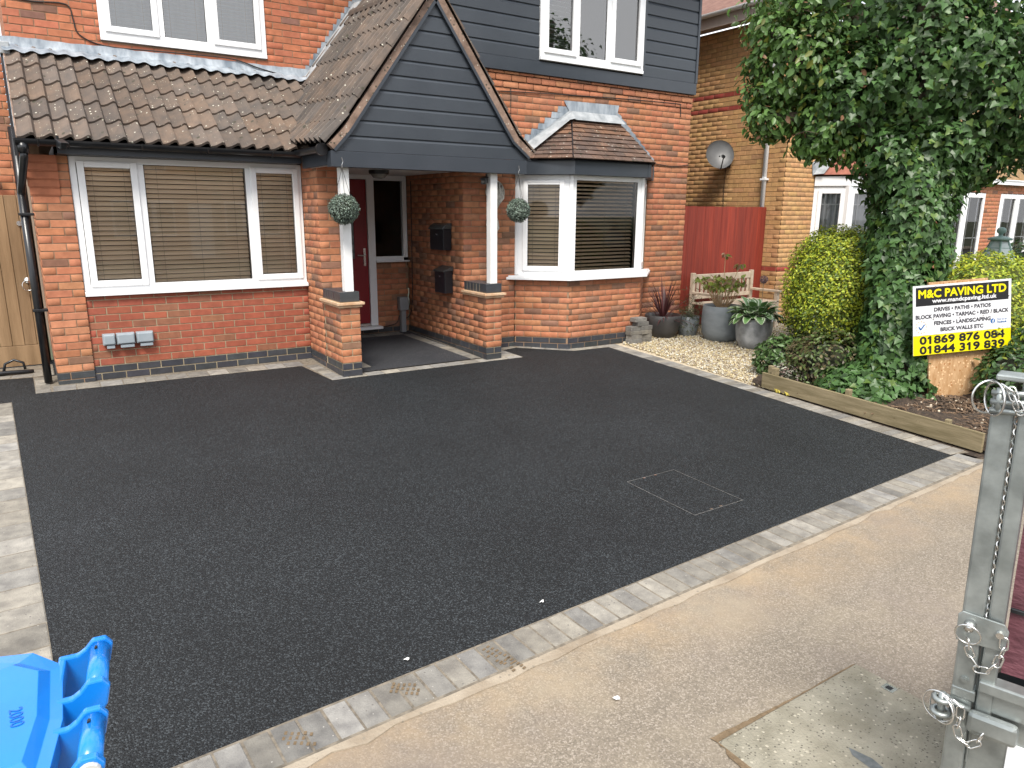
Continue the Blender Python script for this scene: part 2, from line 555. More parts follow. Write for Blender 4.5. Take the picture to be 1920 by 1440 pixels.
gm = MB()
gm.add([(-250, -10.6, -0.33), (250, -10.6, -0.33), (250, -6.6, -0.30), (-250, -6.6, -0.30), (250, 250, -0.22), (-250, 250, -0.22), (-250, -250, -0.35), (250, -250, -0.35)],
       [(0, 1, 2, 3), (3, 2, 4, 5), (6, 7, 1, 0)])
M_GROUND = mat('open_ground', (0.05, 0.07, 0.03), (0.10, 0.10, 0.06), scale=0.6, rough=0.95)
struct(gm.build('ground', M_GROUND))
sheet('driveway', [(-6, -6.32), (6.04, -5.80), (6.38, -1.05), (6.38, -0.40), (8.3, -0.40), (8.3, 1.3), (-6, 1.3)], M_TARMAC)
M_PAVE = grain_mat('buff_pavement', (0.135, 0.113, 0.087), (0.205, 0.172, 0.132), (0.29, 0.25, 0.205), 160, (0.86, 1.12), rough=0.95, bump=0.4, bdist=0.003,
                   tint=[((0.32, 0.232, 0.138), 2.4, 0.36, 0.66, (-6.16, 0.0412, 0.50)), ((0.150, 0.124, 0.108), 0.9, 0.48, 0.78, None), ((0.27, 0.228, 0.165), 1.7, 0.52, 0.85, None), ((0.06, 0.045, 0.035), 9, 0.755, 0.775, None)])
pvm = MB()
ys = [-6.10, -6.6, -9.3]
pvm.add([(-6, -6.4, zg(-6.4) - 0.004), (6.3, -5.93, zg(-5.93) - 0.004), (30, -5.93, zg(-5.93) - 0.004), (30, -6.6, zg(-6.6) - 0.004), (-30, -6.6, zg(-6.6) - 0.004), (-30, -6.4, zg(-6.4) - 0.004), (30, -9.3, zg(-9.3) - 0.004), (-30, -9.3, zg(-9.3) - 0.004)],
        [(5, 4, 0), (0, 4, 3, 1), (1, 3, 2), (4, 7, 6, 3)])
struct(pvm.build('pavement', M_PAVE))
kb = MB()
kb.box(-30, 30, -9.43, -9.305, -0.33, zg(-9.3) - 0.002)
struct(kb.build('kerb', M_CONC))
rd = MB()
rd.add([(-60, -15.5, -0.315), (60, -15.5, -0.315), (60, -9.43, -0.315), (-60, -9.43, -0.315)], [(0, 1, 2, 3)])
M_ROAD = mat('worn_road', (0.07, 0.068, 0.065), (0.11, 0.105, 0.10), scale=1.2, rough=0.9, bump=0.6, bscale=120)
struct(rd.build('road', M_ROAD))
fp = MB()
fp.box(-60, 60, -17.3, -15.5, -0.33, -0.21)
struct(fp.build('far_pavement', M_CONC))
# gravel bed base and soil of the planted bed
sheet('gravel_base', [(6.2, -3.75), (9.3, -3.4), (10.12, -0.55), (10.12, -0.44), (6.42, -0.44)], mat('gravel_grit', (0.40, 0.33, 0.23), (0.52, 0.45, 0.33), scale=40, rough=0.95, bump=0.8, bscale=90), -0.006)
sb = MB()
nx, ny = 34, 30
for j in range(ny + 1):
    for i in range(nx + 1):
        y = -5.95 + 2.55 * j / ny
        xl = 6.215 + 0.0556 * (y + 5.8)
        x = xl + (12 - xl) * (i / nx) ** 1.6
        h = 0.055 + 0.05 * math.sin(x * 5.1 + y * 3) * math.sin(y * 6.3) + 0.09 * min(1, (x - xl) / 0.8) + R.uniform(-0.014, 0.014)
        if i == 0:
            h = 0.03
        if j == 0:
            h = min(h, 0.02)
        sb.v.append((x, y, zg(y) + h))
for j in range(ny):
    for i in range(nx):
        a = j * (nx + 1) + i
        sb.f.append((a, a + 1, a + nx + 2, a + nx + 1))
struct(sb.build('soil_bed', M_SOIL, smooth=True))
sheet('soil_margin', [(6.08, -5.98), (6.9, -5.95), (6.9, -3.4), (6.24, -3.4)], M_SOIL, -0.002)
sheet('porch_floor', [(2.84, -0.92), (4.36, -0.92), (4.36, 1.08), (2.84, 1.08)], M_PORCHT, 0.0098)

# ------------------------------------------------------------------ block edgings (each block its own object)
def block_mesh(a, b, h=0.06, c=0.006):
    x, y = a / 2, b / 2
    vs = [(-x, -y, -h), (x, -y, -h), (x, y, -h), (-x, y, -h), (-x, -y, -c), (x, -y, -c), (x, y, -c), (-x, y, -c),
          (-x + c, -y + c, 0), (x - c, -y + c, 0), (x - c, y - c, 0), (-x + c, y - c, 0)]
    fs = [(0, 1, 5, 4), (1, 2, 6, 5), (2, 3, 7, 6), (3, 0, 4, 7), (4, 5, 9, 8), (5, 6, 10, 9), (6, 7, 11, 10), (7, 4, 8, 11), (8, 9, 10, 11)]
    return mesh_of('paving_block', vs, fs, M_BLOCK)
BM = {}
BLK = []
def blockcol(light=1.0):
    g = R.choice([0.155, 0.175, 0.195, 0.215, 0.24]) * R.uniform(0.92, 1.08) * light
    w = R.uniform(0.01, 0.07)
    return (g * (1 + w), g, g * (1 - w * 1.8))
SL = Vector((0, 1, 0.03)).normalized()
NZ = Vector((0, -0.03, 1)).normalized()
def blocks(parent, p, q, wid, along=0.105, side=1, light=1.0, dz=0.0045):
    """row of blocks: inner edge from p to q (2-D); blocks extend wid to the left (side=1) of p->q"""
    p, q = Vector(p), Vector(q)
    d = q - p
    L = d.length
    d.normalize()
    nrm = Vector((-d.y, d.x)) * side
    n = max(1, round(L / along))
    st = L / n
    key = (round(st - 0.004, 4), round(wid, 3))
    if key not in BM:
        BM[key] = block_mesh(st - 0.004, wid)
    for i in range(n):
        c = p + d * (st * (i + 0.5)) + nrm * (wid / 2)
        x3 = Vector((d.x, d.y, 0.03 * d.y)).normalized()
        y3 = NZ.cross(x3)
        a = R.uniform(-0.006, 0.006)
        x4 = (x3 + y3 * a).normalized()
        m = frame(x4, NZ.cross(x4), NZ, (c.x, c.y, zg(c.y) + dz + R.uniform(-0.0015, 0.0015)))
        inst('paving_block', BM[key], m, parent, blockcol(light))
def edging(name, pts, m=None):
    """bedding strip (mortar) that carries the blocks"""
    b = MB()
    b.add([(x, y, zg(y) + 0.0015) for x, y in pts], [tuple(range(len(pts)))])
    return struct(b.build(name, m or M_BED))
M_BED = mat('block_joint_sand', (0.10, 0.085, 0.065), (0.20, 0.17, 0.13), scale=30, rough=0.95)
fe = edging('front_edging', [(-6, -6.40), (6.12, -5.93), (5.93, -5.715), (-6, -6.19)])
# front inner edge runs (0.131,-5.956) .. (5.907,-5.718)
def fy(x):
    return -5.956 + (x - 0.131) * 0.0412
blocks(fe, (-1.6, fy(-1.6)), (6.03, fy(6.03)), 0.198, 0.102, side=-1)
re_ = edging('right_edging', [(5.95, -5.70), (6.15, -5.75), (6.47, -0.93), (6.26, -1.13)])
def rx(y):
    return 6.255 + (y + 1.13) * 0.066
blocks(re_, (rx(-5.70), -5.70), (rx(-1.00), -1.00), 0.205, 0.105, side=-1, light=1.12)
ge = edging('house_edging', [(-0.2, -0.25), (2.36, -0.31), (2.44, -1.085), (4.89, -1.10), (4.875, -0.645), (5.12, -0.585), (5.67, -1.10), (6.28, -1.13), (6.55, -0.90), (6.4, -0.4), (5, 0.02), (4.3, -0.93), (2.7, -0.93), (2.6, 0.03), (0.02, 0.03), (0.0, 0.45), (-0.21, 0.47)])
blocks(ge, (-0.06, -0.245), (2.40, -0.30), 0.21, 0.2, side=1, light=1.12)
blocks(ge, (-0.2, 0.42), (-0.2, -0.25), 0.13, 0.105, side=1, light=1.1)
blocks(ge, (2.40, -0.32), (2.44, -1.0), 0.14, 0.105, side=1, light=1.0)
blocks(ge, (2.44, -1.08), (4.88, -1.10), 0.15, 0.2, side=1, light=1.25)
blocks(ge, (4.875, -1.0), (4.875, -0.60), 0.24, 0.105, side=1, light=1.12)
blocks(ge, (4.90, -0.63), (5.13, -0.585), 0.10, 0.2, side=1, light=1.1)
blocks(ge, (5.13, -0.595), (5.67, -1.09), 0.10, 0.2, side=1, light=1.1)
blocks(ge, (5.69, -1.095), (6.28, -1.125), 0.115, 0.2, side=1, light=1.15)
pe = edging('porch_edging', [(2.81, -0.92), (4.39, -0.92), (4.39, 1.09), (2.81, 1.09)])
pe.data.transform(Matrix.Translation((0, 0, 0.006)))
blocks(pe, (4.245, -0.92), (4.165, 0.85), 0.14, 0.2, side=-1, light=1.0, dz=0.012)
blocks(pe, (2.95, 1.06), (4.20, 1.06), 0.19, 0.2, side=-1, light=0.95, dz=0.0125)
blocks(pe, (2.83, -0.75), (2.83, -0.05), 0.2, 0.2, side=-1, light=1.0, dz=0.012)
# strip of weathered blocks along the left border and the pair beside the gate
le = edging('left_edging', [(-0.39, -0.49), (-0.225, -5.0), (-0.215, -5.85), (-6, -6.1), (-6, -0.4)])
def lx(y):
    return -0.391 + (y + 0.493) * -0.037
for k in range(5):
    blocks(le, (lx(-0.5) - 0.303 * k, -0.5), (lx(-5.76) - 0.303 * k, -5.76), 0.30, 0.208, side=-1, light=1.12)
ga = edging('gate_edging', [(-1.4, 0.62), (-0.22, 0.47), (-0.02, 0.5), (-0.02, 1.05), (-1.4, 1.05)])
blocks(ga, (-1.4, 0.66), (-0.21, 0.50), 0.13, 0.2, side=1, light=1.15)
blocks(ga, (-0.21, 0.50), (-0.02, 0.50), 0.3, 0.1, side=1, light=1.1)
# concrete haunching strip and spilt sand between the front blocks and the pavement
hs_ = MB()
n = 60
for i in range(n + 1):
    x = -1.6 + 7.75 * i / n
    y1 = fy(x) - 0.205
    w = 0.050 + R.uniform(-0.012, 0.012) - (0.02 if R.random() < 0.08 else 0)
    hs_.v += [(x, y1, zg(y1) + 0.001), (x, y1 - w, zg(y1 - w) + 0.002), (x, y1 - w - 0.004, zg(y1) - 0.03)]
for i in range(n):
    a = i * 3
    hs_.f += [(a + 1, a + 4, a + 3, a), (a + 2, a + 5, a + 4, a + 1)]
struct(hs_.build('concrete_edge_strip', M_CONC))
# ------------------------------------------------------------------ brick walls
BR = []          # (matrix, length, height, colour, kind, wall)
def brick_vf(L, h, d=0.013, c=0.0018):
    vs = [(0, d, 0), (L, d, 0), (L, d, h), (0, d, h), (0, c, 0), (L, c, 0), (L, c, h), (0, c, h), (c, 0, c), (L - c, 0, c), (L - c, 0, h - c), (c, 0, h - c)]
    fs = [(0, 1, 5, 4), (1, 2, 6, 5), (2, 3, 7, 6), (3, 0, 4, 7), (4, 5, 9, 8), (5, 6, 10, 9), (6, 7, 11, 10), (7, 4, 8, 11), (8, 9, 10, 11)]
    return vs, fs
def jit(c, v=0.1):
    k = R.uniform(1 - v, 1 + v)
    return (c[0] * k * R.uniform(0.97, 1.03), c[1] * k * R.uniform(0.95, 1.05), c[2] * k * R.uniform(0.95, 1.05))
def pal_main():
    t = R.random()
    if t < 0.06:
        return jit((0.24, 0.125, 0.08), 0.15)
    if t < 0.13:
        return jit((0.23, 0.115, 0.072), 0.14)
    if t < 0.40:
        return jit((0.43, 0.185, 0.095), 0.10)
    return jit((0.395, 0.153, 0.077), 0.12)
def pal_upper():
    return jit((0.40, 0.138, 0.070), 0.09) if R.random() > 0.04 else jit((0.20, 0.10, 0.07), 0.15)
def pal_infill():
    return jit((0.30, 0.08, 0.045), 0.13) if R.random() > 0.08 else jit((0.25, 0.10, 0.055), 0.12)
def pal_blue():
    return jit((0.044, 0.048, 0.056), 0.15)
def pal_yellow():
    t = R.random()
    if t < 0.12:
        return jit((0.40, 0.225, 0.105), 0.10)
    return jit((0.50, 0.285, 0.125), 0.07)
def pal_band():
    return jit((0.30, 0.05, 0.035), 0.06)

def free(L, opens, zm):
    iv = [(0.0, L)]
    for a, b, c, d in opens:
        if c < zm < d:
            out = []
            for s, e in iv:
                if b <= s or a >= e:
                    out.append((s, e))
                else:
                    if a > s:
                        out.append((s, a))
                    if b < e:
                        out.append((b, e))
            iv = out
    return iv

def brickwall(P0, n, L, z0, z1, pal, owner, mort=M_MORTAR, opens=(), bond=0.0, zd=0.0, blue=2, store=None, name='wall', off=None, gap0=0.0075, gap1=0.0075, mz=None):
    """P0: left end seen from outside, n: outward normal (2-D). opens: (s0,s1,z0,z1)"""
    n3 = Vector((n[0], n[1], 0)).normalized()
    d3 = Vector((-n3.y, n3.x, 0))
    P = Vector((P0[0], P0[1], 0))
    # mortar body
    mb = MB()
    zs = sorted({z0, z1} | {z for o in opens for z in (o[2], o[3]) if z0 < z < z1})
    for za, zb in zip(zs[:-1], zs[1:]):
        for s, e in free(L, opens, (za + zb) / 2):
            s2 = s + gap0 if s == 0 else s
            e2 = e - gap1 if e == L else e
            if e2 > s2:
                mb.obox(P + d3 * s2 - n3 * 0.0050 + Vector((0, 0, za)), d3, -n3, (0, 0, 1), e2 - s2, 0.1, zb - za)
    w = mb.build(name, mort, owner)
    k = 0
    lst = BR if store is None else store
    while True:
        za = zd + k * 0.075
        zb = za + 0.075
        if za > z1 - 0.02:
            break
        if zb < z0 + 0.02:
            k += 1
            continue
        h0, h1 = max(za, z0) + 0.005, min(zb - 0.005, z1)
        o = off(k) if off else 0.0
        is_blue = k < blue
        for s, e in free(L, opens, (h0 + h1) / 2):
            x = -0.225 + (0.1125 if k % 2 else 0.0) + bond % 0.225
            while x < e:
                a, b = max(x + 0.005, s), min(x + 0.22, e)
                if b - a > 0.03:
                    m = frame(d3, -n3, (0, 0, 1), P + d3 * a + n3 * o + Vector((0, 0, h0)))
                    lst.append((m, round(b - a, 3), round(h1 - h0, 3), pal_blue() if is_blue else pal(), 'blue_brick' if is_blue else 'brick', w))
                x += 0.225
        k += 1
    return w

def lay(lst, owner, limit, mats):
    """the bricks that show largest as objects, the rest as one part"""
    for kind, (mp_, mm_) in mats.items():
        sub = [b for b in lst if b[4] == kind]
        def score(b):
            c = b[0].translation
            v = c - CP
            z = v.dot(FW)
            if z < 1:
                return 0
            u, w = v.dot(R2) / z, v.dot(U2) / z
            if abs(u) > 0.73 or abs(w) > 0.55:
                return 0
            nrm = -b[0].col[1].to_3d()
            return b[1] * b[2] * max(0.0, -nrm.dot(v.normalized())) / (z * z)
        sub.sort(key=score, reverse=True)
        cache = {}
        for b in sub[:limit]:
            key = (b[1], b[2])
            if key not in cache:
                vs, fs = brick_vf(b[1], b[2])
                cache[key] = mesh_of(kind, vs, fs, mp_)
            inst(kind, cache[key], b[0], b[5], b[3])
        rest = sub[limit:]
        if rest:
            V, F, C = [], [], []
            for b in rest:
                vs, fs = brick_vf(b[1], b[2])
                n0 = len(V)
                V += [tuple(b[0] @ Vector(v)) for v in vs]
                F += [tuple(i + n0 for i in f) for f in fs]
                C += [b[3]] * len(vs)
            npmesh(kind, V, F, mm_, owner, np.array(C), 'stuff')

HOUSE = root('house', 'red brick detached house with anthracite weatherboarding and a gabled tiled porch', 'house', (4.1, 0.0, 0.0))
H = HOUSE
MT = {'brick': M_BRICK, 'blue_brick': M_BLUE}
XL, XR, YB, YD, YLW, XE = 2.589, 4.394, -0.494, 1.11, -1.031, 8.225
YU = 1.20
# left pier and its return, garage infill under the window
brickwall((0, 0), (0, -1), 0.327, 0, 2.25, pal_main, H, bond=0.0)
brickwall((0, YU), (-1, 0), YU - 0.0135, 0, 2.33, pal_main, H, bond=0.11)
cb = MB()
for k in range(5):
    z = 0.15 + 0.075 * (23 + k)
    o = 0.011 * (k + 1)
    cb.box(-o, 0.235, -o, -0.0005, z + 0.006, z + 0.071)
    cb.box(-o + 0.004, 0.233, -o + 0.004, -0.0005, z - 0.004, z + 0.006)
pcb = cb.build('corbel', M_BRICK[0], H, bevel=0.003)
pcb.color = (0.36, 0.125, 0.062, 1)
brickwall((0.327, 0.022), (0, -1), XL - 0.327, 0.0, 0.90, pal_infill, H, mort=M_MORTARL, bond=0.06, zd=0.03)
# right return of the garage front and the left low porch wall
brickwall((XL, 0.03), (-1, 0), 0.03 - YB - 0.0135, 0, 2.28, pal_main, H, bond=0.05)
brickwall((XL, YB), (0, -1), 0.29, 0.90, 2.25, pal_main, H, bond=0.11)
brickwall((XL, YB - 0.0005), (-1, 0), -YLW + YB - 0.0135, 0, 0.75, pal_main, H, mort=M_MORTARL, bond=0.165)
brickwall((XL, YLW), (0, -1), 0.215, 0, 0.75, pal_main, H, mort=M_MORTARL, bond=0.0)
iw = MB()
iw.box(2.70, 2.803, YLW + 0.014, YB, 0, 0.749)
iw.box(2.70, 2.878, YB + 0.014, YD, 0, 2.25)
iw.build('inner_wall', M_MORTAR, H)
# right porch wall with its low front part
brickwall((XR, YD), (-1, 0), YD - YLW - 0.0135, 0, 0.75, pal_main, H, bond=0.03)
brickwall((XR, YD), (-1, 0), YD - YB - 0.0135, 0.751, 2.25, pal_main, H, bond=0.03)
brickwall((XR, YLW), (0, -1), 0.215, 0, 0.75, pal_main, H, mort=M_MORTARL, bond=0.0)
iw2 = MB()
iw2.box(4.50, 4.608, YLW + 0.014, YB, 0, 0.749)
iw2.build('inner_wall', M_MORTAR, H)
# door wall
brickwall((2.88, YD), (0, -1), XR - 2.88, 0, 1.06, pal_main, H, opens=[(0.0, 1.035, 0.15, 1.07)], bond=0.02)
# main front wall right of the porch
opm = [(5.153 - XR, 7.43 - XR, -0.1, 2.33)]
brickwall((XR, YB), (0, -1), XE - XR, 0, 3.405, pal_main, H, opens=opm, bond=0.0,
          off=lambda k: 0.012 * max(0, k - 42))
# bay
brickwall((5.153, YB), (-0.692, -0.722), 0.7205, 0, 0.90, pal_main, H, bond=0.13)
brickwall((5.674, -0.992), (0, -1), 1.234, 0, 0.90, pal_main, H, bond=0.05)
brickwall((6.908, -0.992), (0.69, -0.724), 0.721, 0, 0.90, pal_main, H, bond=0.10)
# upper wall behind the lean-to roof
brickwall((-0.02, YU), (0, -1), 4.2, 3.0, 5.25, pal_upper, H, opens=[(0.865, 2.645, 3.54, 4.85)], bond=0.04)
brickwall((-0.285, 1.35), (0, -1), 0.20, 1.5, 3.3, pal_main, H, bond=0.04)
brickwall((-0.02, 7.0), (-1, 0), 7.0 - YU - 0.0135, 3.0, 5.25, pal_main, H)
lay(BR, H, 300, MT)
# hidden sides and back of the house
def rear(*a):
    sh = MB()
    sh.box(*a)
    sh.build('rear_wall', M_MORTAR, H)
rear(8.10, 8.224, -0.38, 7.2, 0, 5.25)
rear(0.0, 8.224, 7.2, 7.35, 0, 5.25)
rear(3.9, 4.05, -0.45, YU, 3.0, 5.25)
rear(0.005, 0.1, YU + 0.01, 7.2, 0, 3.0)
# copings of the low walls
def coping(x0):
    b = MB()
    b.box(x0 - 0.022, x0 + 0.237, YLW - 0.022, YB - 0.001, 0.752, 0.776)
    b.box(x0 - 0.042, x0 + 0.257, YLW - 0.042, YB - 0.001, 0.780, 0.806)
    b.box(x0 - 0.015, x0 + 0.23, YLW - 0.015, YB - 0.001, 0.776, 0.780)
    cp = b.build('creasing_tile', mat('buff_creasing', (0.46, 0.27, 0.15), (0.58, 0.42, 0.28), scale=9, rough=0.85, bump=0.3, bscale=60), H, bevel=0.004)
    y = YB - 0.006
    i = 0
    mm = MB()
    mm.box(x0 + 0.004, x0 + 0.211, YLW + 0.006, YB - 0.001, 0.806, 0.906)
    mm.build('coping_mortar', M_MORTARL, H)
    while y - 0.065 > YLW + 0.11:
        q = MB()
        q.box(x0, x0 + 0.215, y - 0.065, y, 0.812, 0.915)
        o = q.build('coping_brick', M_BLUE[0], H, bevel=0.004)
        o.color = pal_blue() + (1,)
        y -= 0.075
    q = MB()
    q.box(x0, x0 + 0.215, YLW, y, 0.812, 0.916)
    o = q.build('coping_brick', M_BLUE[0], H, bevel=0.004)
    o.color = pal_blue() + (1,)
coping(XL)
coping(XR)
# ------------------------------------------------------------------ weatherboarding
def board(x0f, x1f, z0, z1, y, name='weatherboard', mt=M_SID, bev=0.030, dep=0.014):
    """one shiplap board facing -y; x limits are functions of z"""
    zb, zt = z1 - 0.033, z1 - 0.004
    f = lambda fn, z, yy: (fn(z), yy, z)
    yb = y + 0.015
    vs = [f(x0f, z0, y), f(x1f, z0, y), f(x1f, zb, y), f(x0f, zb, y), f(x1f, zt, yb), f(x0f, zt, yb), f(x1f, z1 + 0.004, yb), f(x0f, z1 + 0.004, yb), f(x0f, z0, yb - 0.001), f(x1f, z0, yb - 0.001)]
    b = MB()
    b.add(vs, [(0, 1, 2, 3), (3, 2, 4, 5), (5, 4, 6, 7), (8, 9, 1, 0), (0, 3, 5, 8), (1, 9, 4, 2)])
    return b.build(name, mt, H)
YS = -0.55
z = 3.565
WX0, WX1, WZ0 = 5.458, 7.165, 3.585
while z < 5.2:
    z1 = z + 0.1565
    board(lambda q: 3.9, lambda q: WX0 - 0.004, z + 0.002, z1, YS)
    board(lambda q: WX1 + 0.052, lambda q: XE - 0.03, z + 0.002, z1, YS)
    z = z1
tb = MB()
tb.box(4.0, XE + 0.006, YS - 0.008, YS + 0.05, 3.41, 3.562)
tb.build('base_board', M_FASC, H, bevel=0.003)
tb = MB()
tb.box(WX1 + 0.003, WX1 + 0.05, YS - 0.01, YS + 0.03, 3.563, 5.2)
tb.build('window_trim', M_FASC, H, bevel=0.003)
tb = MB()
tb.box(XE - 0.028, XE + 0.014, YS - 0.012, YS + 0.03, 3.563, 5.2)
tb.box(XE + 0.0005, XE + 0.012, YS + 0.0305, YS + 0.9, 3.42, 5.2)
tb.build('corner_trim', M_FASC, H, bevel=0.003)
tb = MB()
tb.box(3.9, WX0 - 0.002, YS + 0.028, YS + 0.05, 3.42, 5.2)
tb.box(WX1 + 0.002, XE - 0.002, YS + 0.0315, YS + 0.05, 3.42, 5.2)
tb.box(WX0 - 0.002, WX1 + 0.002, YS + 0.03, YS + 0.05, 3.42, WZ0 - 0.05)
tb.build('sheathing', M_BLACK, H)
# gable of the porch
YG = -1.10
AX, AZ = 3.73, 3.90
KL, KR = (2.73, 2.53), (4.71, 2.54)
EL, ER = (2.56, 2.35), (4.93, 2.375)
def gl(z):
    if z < KL[1]:
        return EL[0] + (z - EL[1]) * (KL[0] - EL[0]) / (KL[1] - EL[1])
    return KL[0] + (z - KL[1]) * (AX - KL[0]) / (AZ - KL[1])
def gr(z):
    if z < KR[1]:
        return ER[0] + (z - ER[1]) * (KR[0] - ER[0]) / (KR[1] - ER[1])
    return KR[0] + (z - KR[1]) * (AX - KR[0]) / (AZ - KR[1])
z = 2.338
while z < AZ - 0.03:
    z1 = min(z + 0.1545, AZ)
    board(gl, gr, z + 0.002, z1, YG)
    z = z1
gb = MB()
gb.add([(gl(2.34), YG + 0.028, 2.34), (gr(2.34), YG + 0.028, 2.34), (KR[0], YG + 0.028, KR[1]), (AX, YG + 0.028, AZ), (KL[0], YG + 0.028, KL[1])], [(0, 1, 2, 3, 4)])
gb.build('sheathing', M_BLACK, H)
bm = MB()
bm.box(2.535, 4.892, YG - 0.02, YG + 0.11, 2.182, 2.335)
bm.build('porch_beam', M_FASC, H, bevel=0.003)
sm_ = MB()
sm_.box(2.60, 4.36, YG + 0.111, YD - 0.02, 2.222, 2.236)
sm_.box(2.537, 2.598, YG + 0.111, -0.35, 2.20, 2.215)
sm_.build('porch_ceiling', M_WOODW, H)
bl = MB()
bl.box(2.535, 2.56, YG + 0.112, -0.21, 2.20, 2.36)
bl.build('fascia_board', M_FASC, H)
# verge bands and slim trims along the gable slopes
TL = [(2.510, 2.395), (2.680, 2.567), (AX, 4.005)]
TR = [(4.99, 2.415), (4.770, 2.585), (AX, 4.025)]
for lo, hi in (([EL, KL, (AX, AZ)], TL), ([ER, KR, (AX, AZ)], TR)):
    b = MB()
    for i in range(2):
        q = [lo[i], lo[i + 1], hi[i + 1], hi[i]]
        b.prism([(p[0], YG - 0.032, p[1]) for p in q], (0, 0.07, 0))
    b.build('verge', M_VERGE, H)
    b = MB()
    for i in range(2):
        a, c = Vector((lo[i][0], 0, lo[i][1])), Vector((lo[i + 1][0], 0, lo[i + 1][1]))
        d = (c - a).normalized()
        nn = Vector((-d.z, 0, d.x))
        if nn.z < 0:
            nn = -nn
        b.prism([(a.x, YG - 0.036, a.z), (c.x, YG - 0.036, c.z), (c.x - nn.x * 0.03, YG - 0.036, c.z - nn.z * 0.03), (a.x - nn.x * 0.03, YG - 0.036, a.z - nn.z * 0.03)], (0, 0.03, 0))
    b.build('verge_trim', M_FASC, H)
# porch posts
def post(x, y, z0):
    b = MB()
    b.box(x - 0.047, x + 0.047, y - 0.047, y + 0.047, z0, 2.185)
    return b.build('porch_post', M_WOODW, H, bevel=0.006)
post(2.700, -0.985, 0.917)
post(4.500, -0.985, 0.917)

# ------------------------------------------------------------------ roof tiles
def tile_mesh(w=0.30, l=0.385, t=0.027):
    pr = [(0, 0.0), (0.16, 0.002), (0.36, 0.013), (0.56, 0.033), (0.72, 0.049), (0.86, 0.046), (0.95, 0.016)]
    xs, hs = [], []
    for r in range(2):
        for a, h in pr:
            xs.append((r + a) * w / 2)
            hs.append(h)
    xs.append(w)
    hs.append(0.0)
    n = len(xs)
    V, F = [], []
    for x, h in zip(xs, hs):
        V += [(x, 0, h - t), (x, 0, h), (x, l, h)]
    for i in range(n - 1):
        a, b = i * 3, i * 3 + 3
        F += [(a, b, b + 1, a + 1), (a + 1, b + 1, b + 2, a + 2)]
    F += [(0, 1, 2), ((n - 1) * 3, (n - 1) * 3 + 2, (n - 1) * 3 + 1)]
    return mesh_of('roof_tile', V, F, M_TILE)
TM = tile_mesh()
def tilecol(warm=0.0):
    k = R.uniform(0.82, 1.2)
    w = R.uniform(-0.02, 0.02) + warm
    return ((0.126 + w * 0.8) * k, (0.098 + w * 0.25) * k, (0.080 - w * 0.1) * k)
def tiles(owner, o, xd, ud, cols, rows, gauge, warm=0.0):
    """o: lower left corner seen from outside; xd across, ud up the slope"""
    xd, ud = Vector(xd).normalized(), Vector(ud).normalized()
    nn = xd.cross(ud)
    tilt = 0.062
    u2 = (ud * math.cos(tilt) - nn * math.sin(tilt)).normalized()
    n2 = xd.cross(u2)
    for r in range(rows):
        for c in range(cols):
            p = Vector(o) + xd * (0.30 * c + R.uniform(-0.002, 0.002)) + ud * (gauge * r + R.uniform(-0.004, 0.004)) + nn * (0.036 + R.uniform(0, 0.003))
            inst('roof_tile', TM, frame(xd, u2, n2, p), owner, tilecol(warm))
# lean-to roof: deck, tiles, verge
E0, E1 = Vector((0, -0.215, 2.355)), Vector((0, 1.15, 3.315))
us = (E1 - E0).normalized()
dk = MB()
dk.prism([(-0.05, E0.y, E0.z - 0.006), (3.4, E0.y, E0.z - 0.006), (3.4, E1.y, E1.z - 0.006), (-0.05, E1.y, E1.z - 0.006)], (0, 0.02, -0.03))
LRO = dk.build('lean_to_roof', M_BLACK, H)
tiles(LRO, (-0.055, E0.y, E0.z), (1, 0, 0), us, 11, 5, 0.333, 0.006)
vb = MB()
vb.prism([(-0.050, E0.y - 0.01, E0.z - 0.03), (-0.050, E1.y, E1.z - 0.03), (-0.050, E1.y, E1.z + 0.035), (-0.050, E0.y - 0.01, E0.z + 0.03)], (-0.014, 0, 0))
vb.build('verge', M_VERGE, H)
vb = MB()
vb.prism([(-0.066, E0.y - 0.04, E0.z - 0.14), (-0.066, E1.y, E1.z - 0.14), (-0.066, E1.y, E1.z + 0.012), (-0.066, E0.y - 0.04, E0.z + 0.012)], (-0.022, 0, 0))
vb.build('bargeboard', M_BLACK, H)
# fascia, gutter and downpipe of the garage front
fb = MB()
fb.box(0.245, 2.534, -0.19, -0.165, 2.255, 2.36)
fb.box(0.245, 2.534, -0.164, 0.018, 2.252, 2.262)
fb.build('fascia_board', M_FASC, H)
def gutter(name, p, q, up=(0, 0, 1), r=0.056, m=M_BLACK, owner=H, out=None):
    p, q = Vector(p), Vector(q)
    d = (q - p).normalized()
    side = d.cross(Vector(up)).normalized()
    b = MB()
    k = 10
    V = []
    for P in (p, q):
        for rr in (r, r - 0.006):
            for i in range(k + 1):
                a = math.pi * i / k
                V.append(P + side * (math.cos(a) * rr) - Vector(up) * (math.sin(a) * rr))
    F = []
    n = k + 1
    for i in range(k):
        F += [(i, i + 1, 2 * n + i + 1, 2 * n + i), (n + i + 1, n + i, 3 * n + i, 3 * n + i + 1),
              (i + 1, i, n + i, n + i + 1), (2 * n + i, 2 * n + i + 1, 3 * n + i + 1, 3 * n + i)]
    F += [(0, 2 * n, 3 * n, n), (k, n + k, 3 * n + k, 2 * n + k)]
    F += [tuple(range(k, -1, -1)), tuple(2 * n + i for i in range(n))]
    b.add(V, F)
    return b.build(name, m, owner, smooth=False)
gut = gutter('gutter', (-0.075, -0.255, 2.365), (2.50, -0.255, 2.365))
